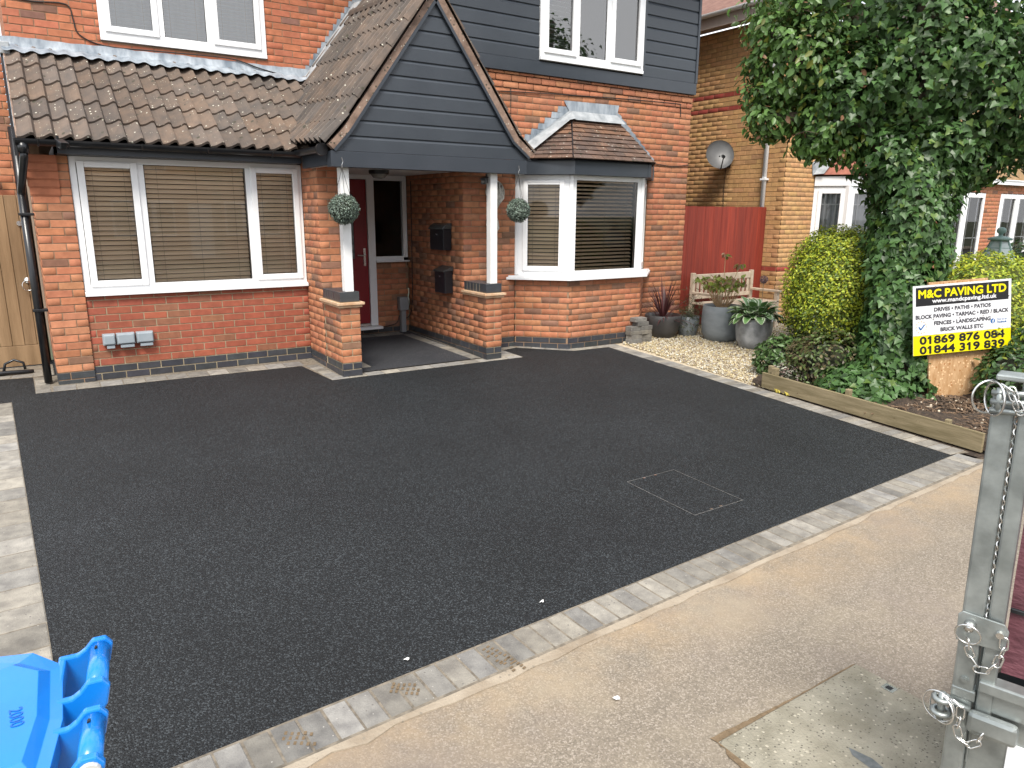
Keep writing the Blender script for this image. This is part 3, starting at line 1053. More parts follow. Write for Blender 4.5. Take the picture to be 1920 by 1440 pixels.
for x in (0.10, 0.34, 0.95, 1.55, 2.2):
    b = MB()
    pts = [(x, -0.255 + 0.061 * math.cos(math.pi * i / 8), 2.367 - 0.061 * math.sin(math.pi * i / 8)) for i in range(9)]
    b.tube(pts, 0.008, 6)
    b.build('gutter_bracket', M_BLACK, gut)
g2 = gutter('gutter', (2.475, -1.04, 2.375), (2.475, -0.30, 2.375))
b = MB()
b.tube([(2.475, -1.045, 2.35), (2.475, -1.005, 2.35)], 0.062, 12)
b.build('gutter_stop', M_BLACK, g2)
PX, PY = -0.082, 0.10
dp = MB()
dp.tube([(-0.02, -0.255, 2.335), (-0.02, -0.255, 2.245)], 0.046, 12)
dp.tube([(-0.02, -0.255, 2.26), (-0.022, -0.25, 2.21), (-0.076, 0.07, 1.93), (PX, PY, 1.88), (PX, PY, 1.83)], 0.034, 12)
dp.tube([(PX, PY, 1.90), (PX, PY, 0.05)], 0.036, 12)
dpo = dp.build('downpipe', M_BLACK, H, smooth=True)
for zz in (1.70, 0.78):
    b = MB()
    b.box(PX - 0.045, -0.001, PY - 0.045, PY + 0.045, zz - 0.013, zz + 0.013)
    b.build('pipe_bracket', M_BLACK, dpo, bevel=0.004)
b = MB()
b.tube([(-0.07, 1.35, 2.6), (-0.07, 1.35, 0.05)], 0.05, 10)
b.build('soil_pipe', M_BLACK, H, smooth=True)
# porch roof, left and right slopes
gu = Vector((AX - KL[0], 0, AZ - KL[1])).normalized()
rs = MB()
rs.prism([(2.47, YG + 0.04, 2.425), (2.638, YG + 0.04, 2.602), (AX, YG + 0.04, 4.09), (4.81, YG + 0.04, 2.61), (5.0, YG + 0.04, 2.44), (AX, YG + 0.04, 3.93)], (0, YU - YG - 0.06, 0.05 * (YU - YG)))
PRO = rs.build('porch_roof', M_BLACK, H)
CR = Vector((0, -1, -0.05)).normalized()
def onroof(v):
    v = Vector(v)
    return (v - CR * v.dot(CR)).normalized()
tiles(PRO, (2.478, YG - 0.045 + 2.4, 2.398 + 0.12), CR, onroof((0.172, 0, 0.185)), 8, 1, 0.3, -0.005)
tiles(PRO, (2.660, YG - 0.045 + 2.4, 2.585 + 0.12), CR, onroof(gu), 8, 6, 0.315, -0.005)
gu2 = Vector((AX - KR[0], 0, AZ - KR[1])).normalized()
tiles(PRO, (4.985, YG - 0.045, 2.415), (0, 1, 0), (-0.2, 0, 0.18), 2, 1, 0.3, 0.0)
tiles(PRO, (4.775, YG - 0.045, 2.595), (0, 1, 0), gu2, 2, 6, 0.315, 0.0)
rg = MB()
for i in range(5):
    y0 = YG - 0.06 + i * 0.43
    pts = []
    V = []
    for yy in (y0, y0 + 0.44):
        for j in range(9):
            a = math.pi * j / 8
            V.append((AX + 0.125 * math.cos(a), yy, 4.00 + 0.05 * (yy - YG) + 0.11 * math.sin(a) + 0.004 * i))
    rg.add(V, [(j, j + 1, 9 + j + 1, 9 + j) for j in range(8)] + [tuple(range(8, -1, -1))])
ro = rg.build('ridge_tile', M_TILE, H)
ro.color = (0.10, 0.075, 0.06, 1)
# lead: strip along the top of the lean-to, dressed over the tiles
lf = MB()
n = 132
rows_ = [(1.180, 3.475), (1.172, 3.415), (1.150, 3.375), (1.075, 3.325), (0.985, 3.258)]
for i in range(n + 1):
    x = -0.07 + 3.2 * i / n
    ph = ((x + 0.055) % 0.15) / 0.15
    hh = 0.020 * max(0.0, math.sin(math.pi * min(1, max(0, (ph - 0.2) / 0.8)))) ** 1.3
    for j, (y, zz) in enumerate(rows_):
        wv = 0.006 * math.sin(x * 9 + j) + 0.004 * math.sin(x * 31 + j * 2)
        kk = [0, 0, 0.2, 0.7, 1.0][j]
        lf.v.append((x, y + (0.012 * math.sin(x * 7) if j == 4 else 0), zz + hh * kk + wv * (1 if j else 0.6) + (0.046 if j == 4 else 0.040 if j == 3 else 0)))
for i in range(n):
    for j in range(4):
        a = i * 5 + j
        lf.f.append((a, a + 5, a + 6, a + 1))
lf.build('lead_flashing', M_LEAD, H, smooth=True)
lb = MB()
lb.box(-0.09, 0.0, 1.05, 1.19, 3.28, 3.40)
lb.build('lead_flashing', M_LEADP, H, bevel=0.01)
# stepped flashing and lead gutter along the upper wall above the porch slope
def stepped(xa, za, xb, zb, y, base, sgn=1, up=0.10, mt=M_LEAD):
    """steps of one brick course along the line (xa,za)-(xb,zb); base: distance the sheet runs below"""
    b = MB()
    k0, k1 = math.ceil(min(za, zb) / 0.075), math.floor(max(za, zb) / 0.075)
    for k in range(k0, k1 + 1):
        zc = k * 0.075
        x0 = xa + (zc - za) * (xb - xa) / (zb - za)
        x1 = xa + (zc + 0.075 - za) * (xb - xa) / (zb - za)
        # triangle-like saw tooth plus the strip under it
        t = 0.004 * (k % 2)
        b.prism([(x0, y - t, zc), (x1, y - t, zc + 0.075 + R.uniform(-0.004, 0.004)), (x0 - (x1 - x0) * up, y - t, zc + 0.075 + R.uniform(-0.006, 0.004)), (x0 - (x1 - x0) * up * 1.25, y - t, zc + R.uniform(-0.004, 0.008))], (0, 0.003, 0))
        b.prism([(x0, y - t - 0.0005, zc), (x0 + (x1 - x0) * base, y - t - 0.0005, zc), (x1 + (x1 - x0) * base, y - t - 0.0005, zc + 0.075), (x1, y - t - 0.0005, zc + 0.075)], (0, 0.003, 0))
    return b.build('stepped_flashing', mt, H)
stepped(3.13, 3.44, 3.95, 4.56, YU - 0.008, 2.2, up=0.7)
tn = gu.cross(Vector((0, 1, 0)))
if tn.x > 0:
    tn = -tn
lp = MB()
n = 34
for i in range(n + 1):
    t = i / n
    p = Vector((2.660, 0, 2.585 + 0.115)) + gu * (0.62 + 1.35 * t) + tn * 0.060
    w = 0.012 * math.sin(t * 40)
    lp.v += [tuple(Vector((p.x, YU - 0.035, p.z)) + tn * 0.015), tuple(Vector((p.x, YU - 0.08, p.z)) + tn * 0.01), (p.x, YU - 0.21 + w, p.z - 0.004), tuple(Vector((p.x, YU - 0.26 + w, p.z - 0.008)) - tn * 0.03)]
for i in range(n):
    for j in range(3):
        a = i * 4 + j
        lp.f.append((a, a + 1, a + 5, a + 4))
lp.build('lead_soaker', M_LEADP, H, smooth=True)

# ------------------------------------------------------------------ bay roof of plain tiles
BE = [(5.075, YB + 0.012, 2.385), (5.595, -1.095, 2.385), (6.955, -1.095, 2.385), (7.505, YB + 0.012, 2.385)]
BT = [(6.02, YB + 0.012, 2.945), (6.815, YB + 0.012, 2.945)]
bd = MB()
bd.add([Vector(p) - Vector((0, 0, 0.012)) for p in BE + BT], [(0, 1, 4), (1, 2, 5, 4), (2, 3, 5)])
BAYR = bd.build('bay_roof', M_BLACK, H)
def plain(poly3, gauge=0.088, w=0.166, t=0.013):
    P = [Vector(p) for p in poly3]
    xd = (P[1] - P[0]).normalized()
    nn = xd.cross(P[2] - P[0]).normalized()
    ud = nn.cross(xd)
    p2 = [((p - P[0]).dot(xd), (p - P[0]).dot(ud)) for p in P]
    vmax = max(p[1] for p in p2)
    r = 0
    while r * gauge < vmax - 0.02:
        v0, v1 = r * gauge, min((r + 1.35) * gauge, vmax)
        x = min(p[0] for p in p2) - 0.01 - (0.083 if r % 2 else 0)
        while x < max(p[0] for p in p2):
            q = [(x + 0.002, v0), (x + w - 0.002, v0), (x + w - 0.002, v1), (x + 0.002, v1)]
            for i in range(len(p2)):
                a, c = p2[i], p2[(i + 1) % len(p2)]
                q = clip(q, a, (-(c[1] - a[1]), c[0] - a[0])) if q else q
            if len(q) > 2 and max(b_[0] for b_ in q) - min(b_[0] for b_ in q) > 0.02:
                jj = R.uniform(-0.0015, 0.003)
                b = MB()
                pts = []
                for a_, c_ in q:
                    lift = 0.020 * (1 - (c_ - v0) / (1.35 * gauge)) + 0.008 + jj
                    pts.append(P[0] + xd * a_ + ud * (c_ - 0.004) + nn * lift)
                b.prism(pts, nn * -t)
                o = b.build('roof_tile', M_TILE, BAYR)
                tc = tilecol(0.02 if r < 6 else 0.07)
                o.color = (tc[0] * 0.85, tc[1] * 0.74, tc[2] * 0.74, 1)
            x += w
        r += 1
plain([BE[0], BE[1], BT[0]])
plain([BE[1], BE[2], BT[1], BT[0]])
plain([BE[2], BE[3], BT[1]])
# lead on the bay roof: stepped side flashings, top apron, pale strips on the tiles
stepped(5.20, 2.53, 5.93, 3.06, YB - 0.008, 1.0, up=0.45)
b = MB()
for k in range(8):
    zc = 2.45 + 0.075 * k
    x1 = 7.52 - (zc - 2.42) * 1.22
    b.prism([(x1 - 0.12, YB - 0.006 - 0.003 * (k % 2), zc), (x1 + 0.035, YB - 0.006 - 0.003 * (k % 2), zc), (x1 + 0.035, YB - 0.006 - 0.003 * (k % 2), zc + 0.05), (x1 - 0.07, YB - 0.006 - 0.003 * (k % 2), zc + 0.11), (x1 - 0.2, YB - 0.006 - 0.003 * (k % 2), zc + 0.11)], (0, 0.003, 0))
b.build('stepped_flashing', M_LEAD, H)
b = MB()
b.prism([(5.88, YB - 0.016, 3.15), (6.82, YB - 0.016, 3.16), (6.78, YB - 0.02, 3.01), (6.0, YB - 0.02, 2.985)], (0, 0.003, 0))
b.build('lead_flashing', M_LEAD, H)
b = MB()
b.add([(6.02, YB - 0.024, 3.03), (6.78, YB - 0.024, 3.03), (6.86, YB - 0.115, 2.915), (5.99, YB - 0.115, 2.915)], [(0, 3, 2, 1)])
b.add([(5.97, YB - 0.02, 3.03), (6.02, YB - 0.024, 3.03), (6.0, YB - 0.13, 2.93), (5.90, YB - 0.13, 2.905), (5.17, YB - 0.19, 2.425), (5.04, YB - 0.012, 2.43)], [(0, 1, 2, 3, 4, 5)])
b.build('lead_apron', M_LEADP, H)
b = MB()
hp = [Vector(BE[1]) + Vector((-0.0, -0.0, 0.03)), Vector(BT[0]) + Vector((0, -0.02, 0.03))]
b.tube(hp, 0.008, 6)
b.build('hip_mitre', M_BLACK, H)
b = MB()
b.box(7.44, 7.49, YB - 0.05, YB - 0.001, 2.20, 2.40)
b.build('fascia_end', M_FASC, H)
# bay fascia
def along(P0, n):
    n3 = Vector((n[0], n[1], 0)).normalized()
    return Vector((P0[0], P0[1], 0)), Vector((-n3.y, n3.x, 0)), n3
BAYF = [((5.153, YB), (-0.692, -0.722), 0.7205), ((5.674, -0.992), (0, -1), 1.234), ((6.908, -0.992), (0.69, -0.724), 0.721)]
b = MB()
for P0, n, L in BAYF:
    P, d, n3 = along(P0, n)
    b.obox(P + n3 * 0.065 + d * (-0.024) + Vector((0, 0, 2.21)), d, -n3, (0, 0, 1), L + 0.048, 0.02, 0.178)
    b.obox(P + n3 * 0.045 + d * (-0.01) + Vector((0, 0, 2.208)), d, -n3, (0, 0, 1), L + 0.02, 0.30, 0.012)
b.build('fascia_board', M_FASC, H)
for P0, n, L in BAYF[:2]:
    P, d, n3 = along(P0, n)
    b = MB()
    b.obox(P + n3 * 0.069 + d * (L - 0.02) + Vector((0, 0, 2.211)), d, -n3, (0, 0, 1), 0.055, 0.03, 0.176)
    b.build('corner_trim', M_FASC, H)

# ------------------------------------------------------------------ windows
def window(owner, P0, n, s0, s1, z0, z1, lights, mull, fw=0.055, glass=M_GLASS, sill=True, sillov=0.05, inset=0.0, vents=(), bars=None, frame_m=M_UPVC):
    """lights: (sa, sb, openable); the frame front lies inset behind the wall face"""
    P, d, n3 = along(P0, n)
    Z = Vector((0, 0, 1))
    O = P - n3 * inset
    def bx(b, a, c, za, zb, d0, d1):
        b.obox(O + d * a - n3 * d0 + Z * za, d, -n3, Z, c - a, d1 - d0, zb - za)
    f = MB()
    bx(f, s0, s0 + fw, z0, z1, 0, 0.06)
    bx(f, s1 - fw, s1, z0, z1, 0, 0.06)
    bx(f, s0 + fw, s1 - fw, z0, z0 + fw, 0, 0.06)
    bx(f, s0 + fw, s1 - fw, z1 - fw, z1, 0, 0.06)
    for a, c in mull:
        bx(f, a, c, z0 + fw, z1 - fw, 0, 0.06)
    w = f.build('window', frame_m, owner, bevel=0.004)
    for sa, sb, op in lights:
        g0, g1, h0, h1 = sa, sb, z0 + fw, z1 - fw
        if op:
            q = MB()
            a0, a1, c0, c1 = sa - 0.018, sb + 0.018, h0 - 0.018, h1 + 0.018
            sw = 0.062
            bx(q, a0, a0 + sw, c0, c1, -0.019, 0.035)
            bx(q, a1 - sw, a1, c0, c1, -0.019, 0.035)
            bx(q, a0 + sw, a1 - sw, c0, c0 + sw, -0.019, 0.035)
            bx(q, a0 + sw, a1 - sw, c1 - sw, c1, -0.019, 0.035)
            q.build('sash', frame_m, w, bevel=0.006)
            g0, g1, h0, h1 = a0 + sw - 0.004, a1 - sw + 0.004, c0 + sw - 0.004, c1 - sw + 0.004
            # dark gasket line
            if vents:
                v = MB()
                bx(v, sa + 0.04, sb - 0.04, c1 - 0.030, c1 - 0.012, -0.026, -0.0195)
                v.build('trickle_vent', frame_m, w, bevel=0.002)
        gq = MB()
        a_, b_ = O + d * g0 - n3 * 0.016 + Z * h0, O + d * g1 - n3 * 0.016 + Z * h0
        gq.add([a_, b_, b_ + Z * (h1 - h0), a_ + Z * (h1 - h0)], [(0, 1, 2, 3)])
        gq.build('pane', glass, w)
        gk = MB()
        for (aa, cc, za, zb) in ((g0, g0 + 0.006, h0, h1), (g1 - 0.006, g1, h0, h1), (g0, g1, h0, h0 + 0.005), (g0, g1, h1 - 0.005, h1)):
            bx(gk, aa, cc, za, zb, 0.012, 0.0158)
        gk.build('gasket', M_BLACK, w)
        if bars:
            q = MB()
            for t in bars[0]:
                x = g0 + (g1 - g0) * t
                bx(q, x - 0.011, x + 0.011, h0, h1, 0.019, 0.029)
            for t in bars[1]:
                zz = h0 + (h1 - h0) * t
                bx(q, g0, g1, zz - 0.010, zz + 0.010, 0.0185, 0.0285)
            q.build('glazing_bar', frame_m, w)
    if sill:
        q = MB()
        pr = [(-sillov - inset, z0 - 0.048), (-sillov - inset, z0 - 0.014), (0.0, z0 - 0.001), (0.06, z0 - 0.001), (0.06, z0 - 0.048)]
        A = O + d * (s0 - 0.0)
        q.prism([A - n3 * u + Z * v for u, v in pr], d * (s1 - s0))
        q.build('sill', frame_m, w, bevel=0.003)
    return w
def lining(owner, P0, n, s0, s1, z0, z1, depth=1.2, inset=0.13):
    P, d, n3 = along(P0, n)
    Z = Vector((0, 0, 1))
    a = P + d * s0 - n3 * inset
    v = []
    for k in (0, depth):
        for (i, j) in ((0, 0), (1, 0), (1, 1), (0, 1)):
            v.append(a + d * ((s1 - s0) * i) + Z * (z0 + (z1 - z0) * j) - n3 * k)
    b = MB()
    b.add(v, [(0, 1, 5, 4), (1, 2, 6, 5), (2, 3, 7, 6), (3, 0, 4, 7), (4, 5, 6, 7)])
    return b.build('room_lining', M_DARK, owner)
SLM = {}
def blind(label, P0, n, sa, sb, z0, z1, m=M_SLAT, pitch=0.0485, width=0.0475, tilt=60, back=0.075, group=None, kind='tan'):
    P, d, n3 = along(P0, n)
    c = P + d * ((sa + sb) / 2) - n3 * back
    r = root('venetian_blind', label, 'blind', (c.x, c.y, z0), group)
    L = sb - sa
    key = (round(L, 3), kind, width)
    if key not in SLM:
        h = width / 2
        vs, fs = [], []
        for i in range(5):
            t = -1 + i * 0.5
            for x in (-L / 2, L / 2):
                vs.append((x, h * t, 0.0035 * (1 - t * t)))
        for i in range(4):
            fs.append((2 * i, 2 * i + 1, 2 * i + 3, 2 * i + 2))
        SLM[key] = mesh_of('slat', vs, fs, m)
    Z = Vector((0, 0, 1))
    zz = z0 + 0.03
    while zz < z1 - 0.04:
        a = math.radians(tilt + R.uniform(-2.5, 2.5))
        yv = (-n3 * -math.cos(a)) * -1 + Z * math.sin(a)
        yv.normalize()
        x2 = (d + Z * R.uniform(-0.0012, 0.0012)).normalized()
        m4 = frame(x2, yv, x2.cross(yv), c + Z * (zz - 0))
        m4.translation = Vector((c.x, c.y, zz))
        inst('slat', SLM[key], m4, r)
        zz += pitch
    q = MB()
    q.obox(c - d * (L / 2) + n3 * 0.02 + Z * (z1 - 0.045), d, -n3, Z, L, 0.04, 0.04)
    q.build('headrail', m, r)
    q = MB()
    for t in ((0.2, 0.8) if L < 0.7 else (0.12, 0.5, 0.88)):
        x = c - d * (L / 2) + d * (L * t) + n3 * 0.030
        q.tube([x + Z * (z0 + 0.02), x + Z * (z1 - 0.02)], 0.0016, 4)
    q.build('cord', M_CORD, r)
    return r
# garage window
GW = ((0.327, 0.022), (0, -1))
window(H, GW[0], GW[1], 0.004, XL - 0.327 - 0.004, 0.948, 2.25, [(0.085, 0.575, True), (0.652, 1.645, False), (1.715, 2.20, True)],
       [(0.585, 0.652), (1.645, 1.705)], fw=0.058, vents=(1,), sillov=0.055, inset=0.0)
G1 = 'tan venetian blinds in the wide ground-floor window left of the porch'
blind('narrow tan slatted blind nearest the black downpipe in the white ground-floor window', GW[0], GW[1], 0.10, 0.565, 1.0, 2.17)
blind('widest tan slatted blind behind the big middle pane left of the porch', GW[0], GW[1], 0.655, 1.64, 0.985, 2.20)
blind('tan slatted blind in the right casement of the wide window, beside the porch pier', GW[0], GW[1], 1.73, 2.19, 1.0, 2.17)
lining(H, GW[0], GW[1], -0.1, 2.3, 0.9, 2.35)
# upper left window
UW = ((0.845, YU), (0, -1))
window(H, UW[0], UW[1], 0, 1.78, 3.592, 4.80, [(0.071, 0.575, True), (0.652, 1.103, False), (1.192, 1.70, True)], [(0.588, 0.652), (1.103, 1.178)], fw=0.059,
       sillov=0.03, inset=-0.02, glass=M_GLASSS)
blind('white slatted blind in the left light of the upstairs window over the lean-to roof', UW[0], UW[1], 0.09, 0.55, 3.66, 4.72, M_SLATW, 0.042, 0.035, 20, 0.09, kind='white')
blind('white slatted blind in the middle light of the upstairs window over the lean-to roof', UW[0], UW[1], 0.64, 1.105, 3.64, 4.74, M_SLATW, 0.042, 0.035, 20, 0.09, kind='white')
blind('white slatted blind in the right light of the upstairs window over the lean-to roof', UW[0], UW[1], 1.21, 1.67, 3.66, 4.72, M_SLATW, 0.042, 0.035, 30, 0.09, kind='white')
M_NET = mat('sky_tinted_net_curtain', (0.36, 0.45, 0.53), (0.46, 0.56, 0.64), scale=3, rough=0.8, stretch=(6, 6, 0.4))  # blue put into the cloth stands in for sky reflected in the panes
q = MB()
q.box(0.90, 2.58, YU + 0.16, YU + 0.165, 3.62, 4.8)
tag(q.build('net_curtain', M_NET), 'net curtain tinted like reflected sky behind the white blinds of the left upstairs window', 'curtain')
lining(H, UW[0], UW[1], -0.1, 1.85, 3.5, 4.9, inset=0.12)
# upper right window in the weatherboarding
RW = ((WX0, YS), (0, -1))
window(H, RW[0], RW[1], 0, WX1 - WX0, WZ0 + 0.045, 4.80, [(0.07, 0.535, True), (0.61, 1.05, False), (1.14, 1.64, True)], [(0.55, 0.61), (1.05, 1.125)], fw=0.055,
       sillov=0.035, inset=-0.022, glass=M_GLASSS)
blind('grey slatted blind in the left casement of the upstairs window among the anthracite boards', RW[0], RW[1], 0.10, 0.52, 3.73, 4.74, M_SLATW, 0.055, 0.04, 35, 0.10, kind='white')
lining(H, RW[0], RW[1], -0.05, 1.75, 3.55, 4.9, inset=0.12)
# bay windows
wz0, wz1 = 0.955, 2.208
lab = ['tan slatted blind in the angled left light of the bay window', 'broad tan slatted blind in the front light of the bay window', 'tan slatted blind in the far right angled light of the bay window']
for i, (P0, n, L) in enumerate(BAYF):
    if i == 1:
        window(H, P0, n, 0.035, L - 0.035, wz0, wz1, [(0.10, L - 0.10, False)], [], fw=0.062, sill=False, inset=0.03)
    else:
        window(H, P0, n, 0.035, L - 0.035, wz0, wz1, [(0.115, L - 0.115, True)], [], fw=0.075, sill=False, inset=0.03, vents=(1,))
    blind(lab[i], P0, n, 0.12, L - 0.12, 1.0, 2.17, M_SLAT, 0.048, 0.048, 30 if i == 1 else 50, 0.115)
def wpost(P, d, n3, a, w):
    b = MB()
    b.obox(P + d * a - n3 * 0.021 + Vector((0, 0, wz0)), d, -n3, (0, 0, 1), w, 0.06, wz1 - wz0)
    b.build('window_post', M_UPVC, H, bevel=0.008)
for k, (P0, n, L) in enumerate(BAYF):
    P, d, n3 = along(P0, n)
    if k == 0:
        wpost(P, d, n3, -0.04, 0.075)
    wpost(P, d, n3, L - 0.034, 0.05 if k < 2 else 0.075)
b = MB()
o_, i_ = [(5.02, YB - 0.002), (5.635, -1.075), (6.945, -1.075), (7.56, YB - 0.002)], [(5.26, YB - 0.002), (5.74, -0.95), (6.84, -0.95), (7.33, YB - 0.002)]
for k in range(3):
    b.prism([(o_[k][0], o_[k][1], 0.902), (o_[k + 1][0], o_[k + 1][1], 0.902), (i_[k + 1][0], i_[k + 1][1], 0.902), (i_[k][0], i_[k][1], 0.902)], (0, 0, 0.034))
for k in range(3):
    o2 = [(x + (i_[j][0] - x) * 0.12, y + (i_[j][1] - y) * 0.12) for j, (x, y) in enumerate(o_)]
    b.prism([(o2[k][0], o2[k][1], 0.936), (o2[k + 1][0], o2[k + 1][1], 0.936), (i_[k + 1][0], i_[k + 1][1], 0.936), (i_[k][0], i_[k][1], 0.936)], (0, 0, 0.018))
b.build('bay_sill', M_UPVC, H, bevel=0.004)
b = MB()
b.add([(5.2, YB, 0.95), (5.7, -0.9, 0.95), (6.88, -0.9, 0.95), (7.38, YB, 0.95), (7.38, 1.2, 0.95), (5.2, 1.2, 0.95),
       (5.2, YB, 2.25), (5.7, -0.9, 2.25), (6.88, -0.9, 2.25), (7.38, YB, 2.25), (7.38, 1.2, 2.25), (5.2, 1.2, 2.25)],
      [(0, 1, 2, 3, 4, 5), (6, 7, 8, 9, 10, 11), (3, 4, 10, 9), (4, 5, 11, 10), (5, 0, 6, 11)])
b.build('room_lining', M_DARK, H)

# ------------------------------------------------------------------ front door and side light
fr = MB()
fr.box(2.885, 2.945, YD - 0.03, YD + 0.05, 0.19, 2.222)
fr.box(3.80, 3.905, YD - 0.03, YD + 0.05, 0.19, 2.222)
fr.box(2.945, 3.80, YD - 0.03, YD + 0.05, 2.165, 2.222)
fr.box(3.905, 4.385, YD - 0.03, YD + 0.05, 2.155, 2.222)
fr.box(4.325, 4.385, YD - 0.03, YD + 0.05, 1.12, 2.155)
fr.box(3.905, 4.325, YD - 0.03, YD + 0.05, 1.075, 1.14)
dfr = fr.build('door_frame', M_UPVC, H, bevel=0.005)
q = MB()
q.box(3.895, 4.388, YD - 0.09, YD - 0.001, 1.063, 1.082)
q.build('sill', M_UPVC, dfr, bevel=0.004)
q = MB()
q.box(2.90, 3.93, YD - 0.14, YD - 0.002, 0.150, 0.185)
q.build('threshold', M_UPVC, dfr, bevel=0.004)
q = MB()
q.add([(3.905, YD + 0.0, 1.14), (4.325, YD + 0.0, 1.14), (4.325, YD, 2.155), (3.905, YD, 2.155)], [(0, 1, 2, 3)])
q.build('pane', M_GLASS, dfr)
q = MB()
q.box(2.95, 3.795, YD - 0.012, YD + 0.03, 0.225, 2.16)
q.box(3.10, 3.64, YD - 0.022, YD - 0.0125, 0.36, 0.98)
door = q.build('front_door', M_RED, H, bevel=0.006)
q = MB()
q.box(2.95, 3.795, YD - 0.022, YD + 0.0, 0.19, 0.223)
q.build('weather_bar', M_CHROME, door)
q = MB()
for a, c, e, f in ((3.12, 3.14, 1.10, 1.99), (3.60, 3.62, 1.10, 1.99), (3.14, 3.60, 1.10, 1.12), (3.14, 3.60, 1.97, 1.99)):
    q.box(a, c, YD - 0.026, YD - 0.0125, e, f)
q.build('glazing_bead', M_RED, door, bevel=0.003)
q = MB()
q.add([(3.14, YD - 0.0135, 1.12), (3.60, YD - 0.0135, 1.12), (3.60, YD - 0.0135, 1.97), (3.14, YD - 0.0135, 1.97)], [(0, 1, 2, 3)])
q.build('door_glass', mat('patterned_glass', (0.10, 0.12, 0.13), (0.22, 0.25, 0.27), scale=18, rough=0.12, bump=0.4, bscale=30), door)
q = MB()
for (x0, z0, x1, z1) in ((3.2, 1.15, 3.36, 1.5), (3.36, 1.5, 3.2, 1.9), (3.5, 1.2, 3.36, 1.5), (3.36, 1.5, 3.54, 1.85), (3.25, 1.5, 3.5, 1.55)):
    q.tube([(x0, YD - 0.016, z0), ((x0 + x1) / 2 + 0.04, YD - 0.016, (z0 + z1) / 2), (x1, YD - 0.016, z1)], 0.006, 5)
q.build('leaded_pattern', M_CHROME, door)
q = MB()
q.box(3.725, 3.757, YD - 0.026, YD - 0.0125, 1.02, 1.26)
q.tube([(3.741, YD - 0.026, 1.165), (3.741, YD - 0.07, 1.165), (3.62, YD - 0.075, 1.165)], 0.010, 8)
q.build('door_handle', M_CHROME, door, bevel=0.004)
lining(H, (2.88, YD), (0, -1), 0.9, 1.6, 1.0, 2.3, depth=1.5, inset=0.06)

# ------------------------------------------------------------------ main roof above the frame
M_ROOFM = mat('far_roof_tile', (0.10, 0.065, 0.05), (0.16, 0.105, 0.08), scale=9, rough=0.9, bump=0.6, bscale=6, stretch=(1, 6, 6))
b = MB()
b.add([(3.7, YS - 0.4, 5.2), (8.6, YS - 0.4, 5.2), (8.6, 3.2, 7.9), (3.7, 3.2, 7.9), (3.7, 7.6, 5.2), (8.6, 7.6, 5.2)], [(0, 1, 2, 3), (3, 2, 5, 4)])
b.add([(-0.3, YD - 0.4, 5.2), (3.7, YD - 0.4, 5.2), (3.7, 4.0, 7.5), (-0.3, 4.0, 7.5), (-0.3, 7.6, 5.2), (3.7, 7.6, 5.2)], [(0, 1, 2, 3), (3, 2, 5, 4)])
b.build('main_roof', M_ROOFM, H)
b = MB()
b.box(3.7, 8.6, YS - 0.42, YS + 1.75, 5.16, 5.195)
b.box(-0.3, 3.695, YU - 0.42, YU + 0.2, 5.16, 5.195)
b.build('soffit', M_FASC, H)
gutter('gutter', (3.7, YS - 0.47, 5.2), (8.6, YS - 0.47, 5.2))
# ------------------------------------------------------------------ small things fixed to the house
def thing(b, name, label, cat, m, group=None, **kw):
    return tag(b.build(name, m, None, **kw), label, cat, group)
# three weatherproof boxes on the infill wall
def wbox(x0, x1, label, w):
    r = root('weatherproof_box', label, 'socket box', ((x0 + x1) / 2, 0.0, 0.43), 'grey weatherproof boxes on the wall under the wide window')
    b = MB()
    b.box(x0, x1, -0.035, 0.02, 0.395, 0.512)
    b.build('back_box', M_GREYP, r, bevel=0.006)
    b = MB()
    b.box(x0 + 0.006, x1 - 0.006, -0.065, -0.036, 0.405, 0.506)
    b.build('lid', M_GREYP, r, bevel=0.012, seg=3)
    b = MB()
    b.box(x0 + 0.03, x1 - 0.012, -0.05, 0.0, 0.362, 0.394)
    b.build('cable_entry', M_GREYP, r, bevel=0.005)
wbox(0.430, 0.545, 'left and smallest of the three grey weatherproof boxes under the wide window', 0)
wbox(0.555, 0.725, 'middle one of the three grey weatherproof boxes under the wide window', 0)
wbox(0.738, 0.900, 'right one of the three grey weatherproof boxes, the one farthest from the gate', 0)
# hanging topiary balls
def topiary(c, r0, label, hang):
    r = root('topiary_ball', label, 'topiary ball', c, 'artificial box balls hanging from the porch beam')
    b = MB()
    k = 14
    b.lathe([(r0 * 0.86 * math.sin(math.pi * (i + 0.15) / k), -r0 * 0.86 * math.cos(math.pi * (i + 0.15) / k)) for i in range(k)], c, 20)
    b.build('core', M_CORE, r, smooth=True)
    n = 3000
    i = np.arange(n) + 0.5
    ph = np.arccos(1 - 2 * i / n)
    th = math.pi * (1 + 5 ** 0.5) * i
    D = np.stack([np.cos(th) * np.sin(ph), np.sin(th) * np.sin(ph), np.cos(ph)], 1)
    P = np.array(c) + D * r0 * NR.uniform(0.86, 1.02, (n, 1))
    leaves('foliage', P, D, 0.019, OVAL, r, lambda m_: np.array((0.12, 0.155, 0.135)) * NR.uniform(0.25, 2.4, (m_, 1)), spread=1.1, kind='stuff')
    q = MB()
    top = Vector(hang)
    for a in (0.3, 2.4, 4.5):
        q.tube([top, Vector(c) + Vector((math.cos(a) * r0 * 0.62, math.sin(a) * r0 * 0.62, r0 * 0.74))], 0.0022, 4)
    q.build('chain', M_CABLE, r)
    q = MB()
    q.tube([top + Vector((0, 0, 0.10)), top + Vector((0.012, 0, 0.06)), top + Vector((0, 0, 0.03)), top], 0.004, 6)
    q.build('hook', M_ZINC, r)
